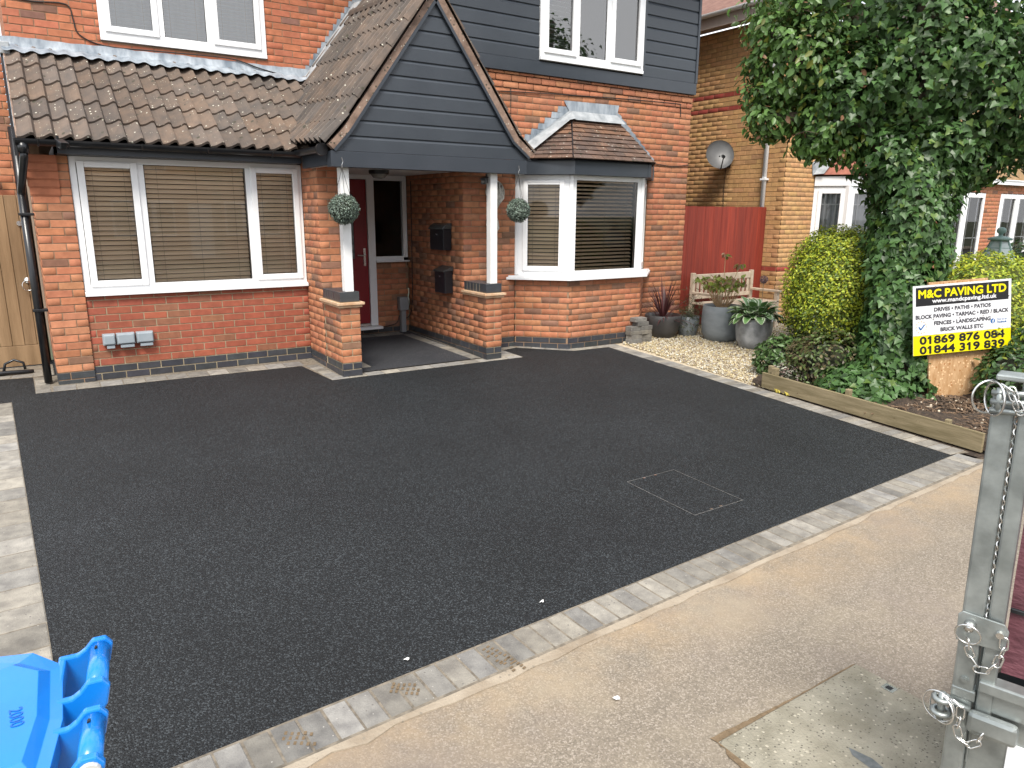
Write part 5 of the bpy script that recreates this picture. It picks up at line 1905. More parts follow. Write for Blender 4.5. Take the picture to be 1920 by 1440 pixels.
# band courses: two red courses high on the wall and one low down
def nb_wall(*a, **k):
    tmp = []
    w = brickwall(*a, store=tmp, **k)
    for m, L_, h_, c_, kind, ww in tmp:
        z = m.translation.z
        if any(abs(z - q) < 0.035 for q in (0.83, 3.455, 3.68)):
            c_ = pal_band()
        NBB.append((m, L_, h_, c_, 'brick', ww))
nb_wall((NX, 3.2), (-1, 0), 3.2 - NY - 0.0135, 0, 4.75, pal_yellow, NB, mort=M_MORTY, blue=0)
nb_wall((NX, NY), (0, -1), 3.6, 0, 4.75, pal_yellow, NB, mort=M_MORTY, blue=0, opens=[(0.79, 3.2, 0.0, 2.45)])
nb_wall((13.75, -1.0), (0, -1), 5.4, 0, 2.36, pal_main, NB, mort=M_MORTY, blue=0, opens=[(0.95, 2.55, 0.35, 2.2), (3.2, 4.7, 0.35, 2.2)])
lay(NBB, NB, 300, YM)
for q in ((NX + 0.11, 19, 3.0, 8.0, 0, 4.75), (13.75, 19, NY + 0.12, 3.0, 2.5, 4.75), (19.0, 19.15, -0.9, 3.0, 0, 4.75)):
    b = MB()
    b.box(*q)
    b.build('rear_wall', M_MORTY, NB)
# eaves: boxed soffit, fascia, white gutter, roof
M_SOF = mat('dusky_soffit', (0.42, 0.35, 0.31), (0.50, 0.42, 0.38), scale=4, rough=0.6)
b = MB()
b.box(NX - 0.30, NX - 0.001, NY - 0.3, 5.0, 4.77, 4.79)
b.box(NX - 0.32, NX - 0.301, NY - 0.3, 5.0, 4.74, 4.95)
b.box(NX, 19, NY - 0.30, NY - 0.001, 4.77, 4.79)
b.box(NX - 0.32, 19, NY - 0.32, NY - 0.301, 4.74, 4.95)
b.build('soffit', M_SOF, NB)
gutter('gutter', (NX - 0.37, 5.0, 4.955), (NX - 0.37, NY - 0.3, 4.955), m=M_UPVC, owner=NB)
b = MB()
b.add([(NX - 0.4, NY - 0.4, 4.96), (NX - 0.4, 8, 4.96), (14.5, 8, 7.9), (14.5, NY + 3, 7.9), (19, NY - 0.4, 4.96), (19, NY + 3, 7.9)], [(0, 3, 2, 1), (0, 4, 5, 3)])
b.build('roof', mat('red_roof_tile', (0.13, 0.06, 0.045), (0.22, 0.12, 0.09), scale=7, rough=0.9, bump=0.7, bscale=5, stretch=(6, 1, 1)), NB)
b = MB()
DX, DY = NX - 0.05, -0.40
b.tube([(NX - 0.35, DY, 4.93), (NX - 0.35, DY, 4.86), (DX, DY, 4.60), (DX, DY, 0.1)], 0.038, 10)
dpn = b.build('downpipe', M_UPVC, NB, smooth=True)
b = MB()
b.box(DX - 0.045, NX - 0.001, DY - 0.05, DY + 0.05, 2.285, 2.315)
b.build('pipe_bracket', M_UPVC, dpn)
# its bay window
NBF = [((10.93, NY), (-0.81, -0.585), 0.54), ((11.25, -1.20), (0, -1), 1.9), ((13.15, -1.20), (0.81, -0.585), 0.54)]
for i, (P0, n, L) in enumerate(NBF):
    window(NB, P0, n, 0.0, L, 0.62, 2.2, [(0.085, L - 0.085, True)] if i != 1 else [(0.09, 0.93, True), (1.0, 1.81, True)], [] if i != 1 else [(0.93, 1.0)], fw=0.075, bars=((0.22, 0.78), (0.87,)), sill=True)
b = MB()
for i, (P0, n, L) in enumerate(NBF):
    P, d, n3 = along(P0, n)
    b.obox(P + n3 * 0.03 + Vector((0, 0, 2.205)), d, -n3, (0, 0, 1), L, 0.05, 0.15)
    b.obox(P + Vector((0, 0, 0)), d, -n3, (0, 0, 1), L, 0.05, 0.60)
for x, y in ((11.25, -1.20), (13.15, -1.20)):
    b.box(x - 0.05, x + 0.05, y - 0.02, y + 0.05, 0.6, 2.2)
b.build('bay_frame', M_UPVC, NB)
b = MB()
b.add([(10.86, NY, 2.38), (11.2, -1.28, 2.38), (13.2, -1.28, 2.38), (13.55, NY, 2.38), (11.35, NY, 2.90), (13.05, NY, 2.90)], [(0, 1, 4), (1, 2, 5, 4), (2, 3, 5)])
b.build('bay_roof', mat('terracotta_tile', (0.22, 0.075, 0.05), (0.32, 0.12, 0.08), scale=9, rough=0.85, bump=0.8, bscale=1, bstretch=(3, 3, 11)), NB)
b = MB()
b.prism([(10.84, NY - 0.012, 2.36), (11.36, NY - 0.012, 2.86), (11.22, NY - 0.012, 3.0), (11.05, NY - 0.012, 2.86), (11.0, NY - 0.012, 2.76), (10.9, NY - 0.012, 2.66), (10.80, NY - 0.012, 2.55)], (0, 0.004, 0))
b.add([(10.85, NY - 0.015, 2.385), (10.92, NY - 0.16, 2.395), (11.28, NY - 0.20, 2.76), (11.36, NY - 0.015, 2.91)], [(0, 1, 2, 3)])
b.build('lead_flashing', M_LEADP, NB)
for i, (P0, n, L) in enumerate(NBF[:2]):
    P, d, n3 = along(P0, n)
    c = P + d * (L / 2) - n3 * 0.12
    b = MB()
    q = []
    m = 40
    for k in range(m + 1):
        t = k / m
        p = P + d * (0.08 + (L - 0.16) * t) - n3 * (0.12 + 0.012 * math.sin(t * 60 * L))
        q += [(p.x, p.y, 0.7), (p.x, p.y, 2.14)]
    b.add(q, [(2 * k, 2 * k + 2, 2 * k + 3, 2 * k + 1) for k in range(m)])
    tag(b.build('net_curtain', mat('white_net_curtain', (0.55, 0.58, 0.60), (0.66, 0.68, 0.70), scale=8, rough=0.9), None, smooth=True),
        ['white net curtain in the angled side light of the yellow house bay window', 'white net curtain in the front lights of the yellow house bay window'][i], 'curtain')
b = MB()
b.box(11.3, 13.1, -0.6, -0.55, 0.1, 2.3)
b.build('room_lining', M_DARK, NB)
for s0, s1 in ((0.95, 2.55), (3.2, 4.7)):
    h_ = (s1 - s0) / 2
    window(NB, (13.75, -1.0), (0, -1), s0, s1, 0.40, 2.2, [(s0 + 0.07, s0 + h_ - 0.05, True), (s0 + h_ + 0.05, s1 - 0.07, True)], [(s0 + h_ - 0.03, s0 + h_ + 0.03)], fw=0.065, bars=((0.22, 0.78), (0.5,)), sill=False)
    lining(NB, (13.75, -1.0), (0, -1), s0, s1, 0.4, 2.2)
b = MB()
b.box(13.7, 19.2, -1.12, -1.001, 2.362, 2.44)
b.box(13.7, 19.2, -1.14, 0.0, 2.441, 2.46)
b.build('fascia_board', M_UPVC, NB)
# satellite dish on its side wall
r = root('satellite_dish', 'grey satellite dish on the yellow brick side wall above the red fence', 'satellite dish', (NX - 0.2, 0.42, 2.55))
dc = Vector((NX - 0.24, 0.40, 2.72))
dn = Vector((-0.55, -0.75, 0.36)).normalized()
dx_ = Vector((0, 0, 1)).cross(dn).normalized()
dy_ = dn.cross(dx_)
b = MB()
V = [dc - dn * 0.05]
for rr in (0.35, 0.7, 0.96, 1.0):
    for k in range(28):
        a = 2 * math.pi * k / 28
        V.append(dc + dx_ * (0.235 * rr * math.cos(a)) + dy_ * (0.255 * rr * math.sin(a)) + dn * (-0.05 + 0.06 * rr * rr + (0.008 if rr == 1.0 else 0)))
F = [(0, 1 + k, 1 + (k + 1) % 28) for k in range(28)]
for q in range(3):
    for k in range(28):
        F.append((1 + q * 28 + k, 1 + (q + 1) * 28 + k, 1 + (q + 1) * 28 + (k + 1) % 28, 1 + q * 28 + (k + 1) % 28))
b.add(V, F)
b.build('dish', mat('dish_grey', (0.085, 0.087, 0.09), (0.115, 0.118, 0.12), scale=5, rough=0.45), r, smooth=True)
b = MB()
lnb = dc + dn * 0.26 - dy_ * 0.16
b.tube([dc - dy_ * 0.25, dc - dy_ * 0.28 + dn * 0.04, lnb], 0.010, 6)
b.tube([lnb, lnb - dn * 0.06 + dy_ * 0.04], 0.028, 10)
b.build('feed_arm', M_BLACK, r)
b = MB()
b.tube([dc - dn * 0.05, (NX - 0.10, 0.45, 2.62), (NX - 0.01, 0.45, 2.60)], 0.018, 8)
b.box(NX - 0.02, NX - 0.001, 0.36, 0.54, 2.52, 2.68)
b.build('bracket', M_BLACK, r)
b = MB()
b.tube([(NX - 0.012, 0.45, 2.58), (NX - 0.012, 0.46, 2.2), (NX - 0.012, 0.44, 1.7)], 0.005, 5)
b.build('cable', M_CABLE, r)

# ------------------------------------------------------------------ ivy-clad tree
T = root('ivy_tree', 'big tree whose trunk and crown are smothered in dark green ivy, behind the paving sign', 'tree', (7.05, -4.55, -0.1))
axis = [Vector(p) for p in ((7.05, -4.55, -0.12), (7.12, -4.50, 0.25), (7.40, -4.36, 0.95), (7.66, -4.22, 1.77), (7.80, -4.08, 2.57), (7.95, -3.98, 3.6), (8.05, -3.9, 5.0))]
b = MB()
b.tube(axis, [0.24, 0.2, 0.18, 0.19, 0.2, 0.15, 0.08], 12)
b.build('trunk', M_BARK, T, smooth=True)
limbs = [[(7.72, -4.16, 2.1), (7.3, -3.75, 2.65), (6.95, -3.3, 3.2), (6.7, -3.0, 3.6)], [(7.8, -4.08, 2.5), (8.3, -4.3, 2.9), (8.9, -4.7, 3.2)], [(7.3, -3.75, 2.65), (6.95, -3.35, 2.75), (6.6, -3.0, 2.75)], [(7.85, -4.05, 2.9), (7.4, -3.6, 3.6), (7.1, -3.3, 4.4)]]
for lm in limbs:
    b = MB()
    b.tube(lm, [0.10, 0.07, 0.045, 0.025][:len(lm)], 8)
    b.build('limb', M_BARK, T, smooth=True)
P_, D_ = [], []
# ivy sleeve round the trunk
prof = [(0.0, 0.42), (0.25, 0.40), (0.5, 0.40), (0.95, 0.42), (1.4, 0.46), (1.77, 0.50), (2.3, 0.50)]
n = 6500
zs = NR.uniform(-0.05, 2.4, n)
th = NR.uniform(0, 2 * math.pi, n)
ax = np.array(axis)
for z, a in zip(zs, th):
    cx = np.interp(z, ax[:, 2], ax[:, 0])
    cy = np.interp(z, ax[:, 2], ax[:, 1])
    rr = np.interp(z, [p[0] for p in prof], [p[1] for p in prof]) * (1 + 0.13 * math.sin(a * 3 + z * 5) + 0.09 * math.sin(a * 7 - z * 9)) * R.uniform(0.80, 1.04) * (0.80 if z > 0.4 else 0.92)
    P_.append((cx + rr * math.cos(a), cy + rr * math.sin(a), z))
    D_.append((math.cos(a), math.sin(a), 0.1))
blobs = [((7.28, -3.55, 3.0), (0.55, 0.6, 0.62), 1500), ((7.8, -3.95, 3.3), (0.75, 0.8, 0.9), 2600), ((8.3, -4.25, 3.0), (0.80, 0.8, 0.85), 2600), ((8.0, -4.12, 2.35), (0.60, 0.55, 0.50), 1500), ((7.52, -3.95, 2.35), (0.38, 0.38, 0.42), 700),
         ((7.5, -3.6, 4.1), (0.9, 0.9, 0.9), 1700), ((8.6, -4.5, 4.0), (1.0, 1.0, 0.9), 1700), ((8.95, -4.75, 2.75), (0.6, 0.6, 0.55), 1100), ((8.42, -4.35, 2.35), (0.42, 0.42, 0.36), 600), ((9.3, -5.0, 3.4), (0.8, 0.8, 0.8), 900)]
for c, rad, n in blobs:
    n = int(n * 1.4)
    v = NR.normal(0, 1, (n, 3))
    v /= np.linalg.norm(v, axis=1, keepdims=True)
    lump = 1 + 0.14 * np.sin(v[:, 0] * 7 + c[0] * 5) * np.sin(v[:, 2] * 6 + c[2]) + 0.10 * np.sin(v[:, 1] * 13 + v[:, 2] * 9)
    rr = NR.uniform(0.35, 1.0, n) ** 0.35 * lump
    P_ += list(np.array(c) + v * np.array(rad) * rr[:, None])
    D_ += list(v)
def col_ivy(n):
    base = np.array((0.066, 0.138, 0.042)) * NR.uniform(0.45, 1.45, (n, 1))
    y = NR.random((n, 1)) < 0.09
    return np.where(y, np.array((0.11, 0.18, 0.035)) * NR.uniform(0.7, 1.3, (n, 1)), base)
leaves('ivy_foliage', np.array(P_), np.array(D_), 0.074, IVY, T, col_ivy, spread=0.7, droop=0.7, up=0.3, pieces=200, piece='ivy_leaf')
# the tree's own leaves: lighter, hanging, mostly at the left of the crown
P_, D_ = [], []
blobs = [((6.93, -3.22, 3.32), (0.52, 0.55, 0.62), 2300), ((7.15, -3.45, 2.72), (0.42, 0.42, 0.38), 1100), ((6.70, -3.06, 2.72), (0.26, 0.26, 0.22), 420), ((6.74, -3.0, 2.98), (0.30, 0.3, 0.24), 430), ((6.98, -3.42, 2.46), (0.22, 0.22, 0.16), 260), ((7.22, -3.62, 2.42), (0.20, 0.2, 0.16), 230),
         ((6.95, -3.1, 4.0), (0.6, 0.6, 0.55), 1200), ((6.56, -2.92, 3.28), (0.14, 0.14, 0.12), 90), ((6.62, -3.0, 3.6), (0.26, 0.26, 0.22), 260)]
for c, rad, n in blobs:
    v = NR.normal(0, 1, (n, 3))
    v /= np.linalg.norm(v, axis=1, keepdims=True)
    lump = 1 + 0.2 * np.sin(v[:, 0] * 8 + c[0] * 5) * np.sin(v[:, 2] * 7) + 0.12 * np.sin(v[:, 1] * 15 + v[:, 2] * 11)
    rr = NR.uniform(0.12, 1.0, n) ** 0.40 * lump
    P_ += list(np.array(c) + v * np.array(rad) * rr[:, None])
    D_ += list(v)
def col_tree(n):
    base = np.array((0.10, 0.19, 0.05)) * NR.uniform(0.5, 1.5, (n, 1))
    t = NR.random((n, 1))
    base = np.where(t < 0.10, np.array((0.17, 0.19, 0.035)) * NR.uniform(0.7, 1.2, (n, 1)), base)
    return np.where(t > 0.985, np.array((0.30, 0.16, 0.10)), base)
leaves('leaf_foliage', np.array(P_), np.array(D_), 0.085, OVAL, T, col_tree, spread=0.8, droop=0.75, up=0.35, pieces=100, piece='leaf')
b = MB()
for i in range(46):
    c = Vector((R.uniform(6.6, 7.4), 0, R.uniform(2.5, 3.8)))
    c.y = -3.15 - (c.x - 6.7) * 0.6 + R.uniform(-0.3, 0.3)
    d = Vector((R.gauss(0, 1), R.gauss(0, 1), R.gauss(-0.2, 0.6))).normalized()
    b.tube([c, c + d * 0.15 + Vector((0, 0, 0.03)), c + d * 0.32], [0.006, 0.004, 0.002], 5)
b.build('twig', M_BARK, T)

# ------------------------------------------------------------------ hedges and low plants
def hedge(name, label, cat, c, rad, n, size, colf, core=0.86, power=2.6, tmpl=OVAL, zmin=-0.1, thin=None, spread=0.8, corem=M_CORE):
    r = root(name, label, cat, (c[0], c[1], zg(c[1])))
    v = NR.normal(0, 1, (n, 3))
    v /= np.linalg.norm(v, axis=1, keepdims=True)
    k = (np.abs(v) ** power).sum(1) ** (-1 / power)
    lump = 1 + 0.05 * np.sin(v[:, 0] * 9 + 2) * np.sin(v[:, 2] * 8 + 1) + 0.035 * np.sin(v[:, 1] * 17 + v[:, 2] * 13)
    P = np.array(c) + v * (k * lump * NR.uniform(0.86, 1.02, n))[:, None] * np.array(rad)
    keep = P[:, 2] > zmin
    if thin is not None:
        keep &= NR.random(n) < thin(P)
    P, D = P[keep], v[keep]
    leaves('foliage', P, D, size, tmpl, r, lambda m_: colf(P if m_ == len(P) else P[:m_]), spread=spread, droop=0.15, up=0.45)
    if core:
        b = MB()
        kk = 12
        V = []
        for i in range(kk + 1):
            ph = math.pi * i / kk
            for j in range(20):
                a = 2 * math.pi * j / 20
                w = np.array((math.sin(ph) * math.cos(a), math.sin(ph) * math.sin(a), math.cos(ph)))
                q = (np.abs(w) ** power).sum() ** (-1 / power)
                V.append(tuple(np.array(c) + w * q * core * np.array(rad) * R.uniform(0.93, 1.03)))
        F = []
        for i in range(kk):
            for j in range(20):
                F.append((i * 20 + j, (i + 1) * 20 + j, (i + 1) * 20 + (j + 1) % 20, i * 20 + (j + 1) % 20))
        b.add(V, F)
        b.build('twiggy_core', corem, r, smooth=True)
    return r
def col_gold(P):
    n = len(P)
    z = P[:, 2:3]
    g = np.array((0.31, 0.385, 0.034)) * NR.uniform(0.65, 1.4, (n, 1))
    gold = np.array((0.48, 0.50, 0.045)) * NR.uniform(0.8, 1.25, (n, 1))
    green = np.array((0.13, 0.205, 0.034)) * NR.uniform(0.6, 1.4, (n, 1))
    t = NR.random((n, 1))
    out = np.where(t < 0.30, gold, np.where(t < 0.74, g, green))
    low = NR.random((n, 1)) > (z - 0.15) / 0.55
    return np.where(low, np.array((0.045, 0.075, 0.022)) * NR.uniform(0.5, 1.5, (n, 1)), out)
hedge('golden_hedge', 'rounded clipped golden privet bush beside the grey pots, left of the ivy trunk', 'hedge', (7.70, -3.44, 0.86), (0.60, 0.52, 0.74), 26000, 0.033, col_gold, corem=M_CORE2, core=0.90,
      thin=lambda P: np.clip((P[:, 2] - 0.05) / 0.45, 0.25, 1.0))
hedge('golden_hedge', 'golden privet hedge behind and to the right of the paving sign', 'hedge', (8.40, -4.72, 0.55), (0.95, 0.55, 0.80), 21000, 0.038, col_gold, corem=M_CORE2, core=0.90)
def col_dark(P):
    n = len(P)
    t = NR.random((n, 1))
    a = np.array((0.045, 0.095, 0.028)) * NR.uniform(0.5, 1.6, (n, 1))
    return np.where(t < 0.14, np.array((0.17, 0.20, 0.03)) * NR.uniform(0.6, 1.3, (n, 1)), a)
hedge('leafy_shrub', 'dark green leafy shrub in front of the chipboard right of the sign', 'shrub', (7.62, -5.42, 0.22), (0.46, 0.28, 0.36), 1500, 0.065, col_dark, core=0.7, power=2.0)
hedge('leafy_shrub', 'dense green and gold shrub covering the lower right corner of the paving sign', 'shrub', (8.16, -5.36, 0.42), (0.50, 0.24, 0.34), 2300, 0.055, lambda P: np.where(NR.random((len(P), 1)) < 0.35, col_gold(P + np.array((0, 0, 1.0))), col_dark(P)), core=0.75, power=2.0)
def col_weed(P):
    n = len(P)
    t = NR.random((n, 1))
    a = np.array((0.09, 0.13, 0.04)) * NR.uniform(0.4, 1.6, (n, 1))
    return np.where(t < 0.28, np.array((0.13, 0.105, 0.055)) * NR.uniform(0.4, 1.6, (n, 1)), a)
hedge('scrubby_plant', 'brown and green tangle of scrub under the golden bush behind the timber edging', 'shrub', (7.04, -3.86, 0.14), (0.46, 0.44, 0.42), 3000, 0.05, col_weed, core=0.6, power=2.0)
hedge('scrubby_plant', 'green creeping plant at the gravel edge below the golden bush', 'shrub', (6.98, -3.28, 0.12), (0.30, 0.28, 0.28), 1100, 0.065, lambda P: np.array((0.075, 0.135, 0.045)) * NR.uniform(0.5, 1.6, (len(P), 1)), core=0.6, power=2.0)
hedge('silver_plant', 'low silvery grey mat plant beside the first timber peg', 'shrub', (6.66, -3.62, 0.02), (0.20, 0.22, 0.15), 800, 0.030, lambda P: np.where(NR.random((len(P), 1)) < 0.4, np.array((0.20, 0.13, 0.12)), np.array((0.34, 0.34, 0.29))) * NR.uniform(0.5, 1.4, (len(P), 1)), core=0.6, power=2.0)
hedge('dry_grass_tuft', 'dry brown rounded tuft behind the silvery plant', 'plant', (6.90, -3.58, 0.24), (0.15, 0.15, 0.16), 900, 0.06, lambda P: np.array((0.20, 0.16, 0.09)) * NR.uniform(0.5, 1.5, (len(P), 1)), core=0.7, power=2.0, tmpl=BLADE)
hedge('ground_ivy', 'dark ivy spreading over the soil at the foot of the ivy trunk', 'ground cover', (6.90, -4.40, 0.02), (0.50, 0.46, 0.26), 2300, 0.075, lambda P: col_ivy(len(P)), core=0.0, power=2.0, tmpl=IVY, zmin=-0.06)
hedge('leafy_shrub', 'green shrub far right beyond the green lantern', 'shrub', (10.2, -4.6, 0.95), (0.9, 0.5, 0.55), 3000, 0.06, col_dark, core=0.8)
hedge('dark_bush', 'dark evergreen bush between the two golden hedges, behind the ivy trunk', 'shrub', (8.9, -3.2, 0.45), (0.6, 0.6, 0.6), 2600, 0.07, lambda P: col_ivy(len(P)), core=0.8, power=2.2)
# litter of twigs, bark and a few stones on the soil
b = MB()
for i in range(900):
    x, y = R.uniform(6.30, 7.5), R.uniform(-5.88, -4.0)
    a = R.uniform(0, math.pi)
    l = R.uniform(0.03, 0.14)
    z = zg(y) + 0.06 + 0.09 * min(1, (x - 6.3) / 0.8)
    d = Vector((math.cos(a) * l, math.sin(a) * l, R.uniform(-0.015, 0.03)))
    b.tube([Vector((x, y, z)), Vector((x, y, z + 0.008)) + d * 0.5, Vector((x, y, z)) + d], R.uniform(0.0015, 0.006), 4)
struct(b.build('twig_litter', mat('dry_twig', (0.10, 0.06, 0.035), (0.24, 0.16, 0.10), scale=30, rough=0.9)), 'stuff')
n = 1500
x, y = NR.uniform(6.3, 7.6, n), NR.uniform(-5.9, -4.0, n)
stones('soil_stones', np.stack([x, y, 0.03 * (y + 1) + 0.06 + 0.09 * np.clip((x - 6.3) / 0.8, 0, 1)], 1), 0.017, lambda n: np.where(NR.random((n, 1)) < 0.12, np.array((0.42, 0.36, 0.28)), np.array((0.075, 0.05, 0.032))) * NR.uniform(0.6, 1.3, (n, 1)))

# ------------------------------------------------------------------ timber edging and pegs
bA, bB = Vector((6.315, -3.55, zg(-3.55))), Vector((6.185, -5.82, zg(-5.82)))
d = (bB - bA).normalized()
up = Vector((0, 0, 1))
sd = d.cross(up).normalized()
if sd.x < 0:
    sd = -sd
L = (bB - bA).length
b = MB()
b.obox(bA + up * 0.012, d, sd, up, L, 0.028, 0.165)
tag(b.build('timber_edging', M_WOODG, None, bevel=0.005), 'long greenish treated timber board on edge between the block paving and the planted bed', 'edging board')
for t, s_, h_, lb in ((0.02, 0.05, 0.25, 'squared peg at the gravel end of the timber edging board, left one of the pair'), (0.055, 0.06, 0.245, 'squared peg beside the silvery plant, right one of the pair at the board end'),
                      (0.44, 0.05, 0.23, 'squared wooden peg at the middle of the timber edging board below the ivy'), (0.86, 0.045, 0.20, 'short wooden peg at the pavement end of the timber edging board')):
    c = bA + d * (L * t) + sd * (0.055 + (0.03 if t < 0.03 else 0))
    b = MB()
    b.box(c.x - s_ / 2, c.x + s_ / 2, c.y - s_ / 2, c.y + s_ / 2, c.z - 0.05, c.z + h_)
    tag(b.build('timber_peg', M_WOODG, None, bevel=0.006), lb, 'peg', 'pegs holding the timber edging board')

# ------------------------------------------------------------------ paving company sign
r = root('paving_sign', 'yellow, white and black paving company sign board on an upright chipboard sheet', 'sign', (7.2, -4.95, -0.11))
SC, SX, SY = Vector((7.31, -5.008, 0.80)), Vector((0.909, -0.412, 0.066)).normalized(), Vector((-0.014, 0.13, 0.991))
SN = SX.cross(SY).normalized()
SY = SN.cross(SX)
W_, H_ = 1.043, 0.662
def spt(x, y, o=0.0):
    return SC + SX * x + SY * y + SN * o
def spanel(name, x0, x1, y0, y1, o0, o1, m, bev=0.0):
    b = MB()
    b.obox(spt(x0, y0, o0), SX, SY, SN, x1 - x0, y1 - y0, o1 - o0)
    return b.build(name, m, r, bevel=bev)
M_SW = mat('sign_white', (0.60, 0.61, 0.63), rough=0.35)
M_SY = mat('sign_yellow', (0.66, 0.56, 0.0), rough=0.35)
M_SK = mat('sign_black', (0.010, 0.011, 0.013), rough=0.35)
M_SG = mat('sign_grey_print', (0.05, 0.05, 0.06), rough=0.4)
M_SB = mat('sign_blue_print', (0.01, 0.10, 0.30), rough=0.4)
M_SO = mat('sign_orange_print', (0.65, 0.30, 0.10), rough=0.4)
plx = spt(-0.31, 0.36, -0.004)
b = MB()
pb0 = [Vector((7.085, -4.94, -0.16)), Vector((7.085, -4.94, -0.16)) + Vector((0.62, -0.285, 0))]
pt0 = [spt(-0.33, 0.355, -0.03), spt(0.30, 0.355, -0.03)]
b.prism([pb0[0], pb0[1], pt0[1], pt0[0]], -SN * 0.02)
b.build('chipboard_sheet', M_PLY, r)
spanel('sign_board', -W_ / 2, W_ / 2, -H_ / 2, H_ / 2, 0.0, 0.004, M_SW, 0.001)
spanel('black_band', -0.492, 0.492, 0.137, 0.312, 0.0045, 0.0052, M_SK)
spanel('yellow_band', -W_ / 2 + 0.0008, W_ / 2 - 0.0008, -H_ / 2 + 0.0008, -0.144, 0.0045, 0.0052, M_SY)
spanel('rule_line', -W_ / 2 + 0.001, W_ / 2 - 0.001, -0.144, -0.1415, 0.0045, 0.0051, M_SG)
def flat_text(s, size, k_width=None, spacing=1.0):
    cu = bpy.data.curves.new('lettering', 'FONT')
    cu.body = s
    cu.size = size
    cu.space_character = spacing
    cu.resolution_u = 3
    ob = bpy.data.objects.new('lettering', cu)
    COL.objects.link(ob)
    bpy.context.view_layer.update()
    me = bpy.data.meshes.new_from_object(ob.evaluated_get(bpy.context.evaluated_depsgraph_get()))
    COL.objects.unlink(ob)
    bpy.data.objects.remove(ob)
    V = [(v.co.x, v.co.y) for v in me.vertices]
    F = [tuple(p.vertices) for p in me.polygons]
    bpy.data.meshes.remove(me)
    xs, ys = [v[0] for v in V], [v[1] for v in V]
    k = (k_width / (max(xs) - min(xs))) if k_width else 1.0
    cx, cy = (max(xs) + min(xs)) / 2, (max(ys) + min(ys)) / 2
    return [((x - cx) * k, y - cy) for x, y in V], F
def text(s, x, y, size, m, bold=0.0, width=None, o=0.0056, spacing=1.0):
    """bold: strokes thickened by overlaying shifted copies, each a hair above the last"""
    V, F = flat_text(s, size, width, spacing)
    if s.replace(' ', '').isdigit():
        # give every plain upright figure one its slanted flag
        par = list(range(len(V)))
        def find(a):
            while par[a] != a:
                a = par[a]
            return a
        for f in F:
            for q in f[1:]:
                par[find(q)] = find(f[0])
        isl = {}
        for i in range(len(V)):
            isl.setdefault(find(i), []).append(V[i])
        for pts in isl.values():
            xa, xb = min(p[0] for p in pts), max(p[0] for p in pts)
            ya, yb = min(p[1] for p in pts), max(p[1] for p in pts)
            h = yb - ya
            if h > 4 * (xb - xa):
                n0 = len(V)
                V = V + [(xa + 0.001, yb), (xa - 0.26 * h, yb - 0.20 * h), (xa - 0.26 * h, yb - 0.33 * h), (xa + 0.001, yb - 0.15 * h)]
                F = F + [(n0, n0 + 1, n0 + 2, n0 + 3)]
    VV, FF = [], []
    sh_ = [(0, 0)] if not bold else [(bold * math.cos(2 * math.pi * i / 8), bold * math.sin(2 * math.pi * i / 8)) for i in range(8)] + [(0, 0)]
    for i, (dx, dy) in enumerate(sh_):
        n0 = len(VV)
        VV += [(a + dx, b_ + dy, i * 0.00006) for a, b_ in V]
        FF += [tuple(q + n0 for q in f) for f in F]
    return inst('lettering', mesh_of('lettering', VV, FF, m), frame(SX, SY, SN, spt(x, y, o)), r)
text('M&C PAVING LTD', 0.0, 0.250, 0.106, M_SY, 0.0038, 0.925)
text('www.mandcpaving.ltd.uk', 0.02, 0.174, 0.054, M_SW, 0.0022, 0.68)
text('DRIVES \u2022 PATHS \u2022 PATIOS', 0.0, 0.096, 0.050, M_SG, 0.0024, 0.60)
text('BLOCK PAVING \u2022 TARMAC \u2022 RED / BLACK', 0.0, 0.034, 0.050, M_SG, 0.0024, 0.985)
text('FENCES \u2022 LANDSCAPING', 0.0, -0.034, 0.050, M_SG, 0.0024, 0.60)
text('BRICK WALLS ETC', -0.005, -0.098, 0.050, M_SG, 0.0024, 0.455)
text('01869 876 084', 0.0, -0.191, 0.100, M_SK, 0.0052, 0.90)
text('01844 319 839', 0.0, -0.284, 0.100, M_SK, 0.0052, 0.90)
text('Find us on', 0.425, -0.048, 0.030, M_SB, 0.0, 0.10)
text('Facebook', 0.425, -0.075, 0.030, M_SB, 0.0005, 0.10)
def disc(x, y, r0, r1, m, o, k=28):
    b = MB()
    V = [spt(x + rr * math.cos(2 * math.pi * j / k), y + rr * math.sin(2 * math.pi * j / k), o) for rr in (r0, r1) for j in range(k)]
    if r0 == 0:
        b.add(V[k:], [tuple(range(k))])
    else:
        b.add(V, [(j, k + j, k + (j + 1) % k, (j + 1) % k) for j in range(k)])
    return b.build('emblem', m, r)
disc(0.325, -0.062, 0, 0.024, M_SB, 0.0056)
text('f', 0.328, -0.066, 0.05, M_SW, 0.002, None, 0.0062)
disc(-0.435, -0.062, 0.050, 0.060, mat('sign_pale_teal', (0.45, 0.62, 0.66), rough=0.4), 0.0056)
for j in range(12):
    a = 2 * math.pi * j / 12
    disc(-0.435 + 0.055 * math.cos(a), -0.062 + 0.055 * math.sin(a), 0, 0.006, M_SO, 0.006, 8)
b = MB()
for (x0, y0), (x1, y1) in (((-0.462, -0.058), (-0.442, -0.085)), ((-0.442, -0.085), (-0.402, -0.040))):
    dd = Vector((x1 - x0, y1 - y0)).normalized()
    nn = Vector((-dd.y, dd.x)) * 0.006
    b.add([spt(x0 - nn.x, y0 - nn.y, 0.0063), spt(x1 - nn.x, y1 - nn.y, 0.0063), spt(x1 + nn.x, y1 + nn.y, 0.0063), spt(x0 + nn.x, y0 + nn.y, 0.0063)], [(0, 1, 2, 3)])
b.build('emblem_tick', M_SB, r)
b = MB()
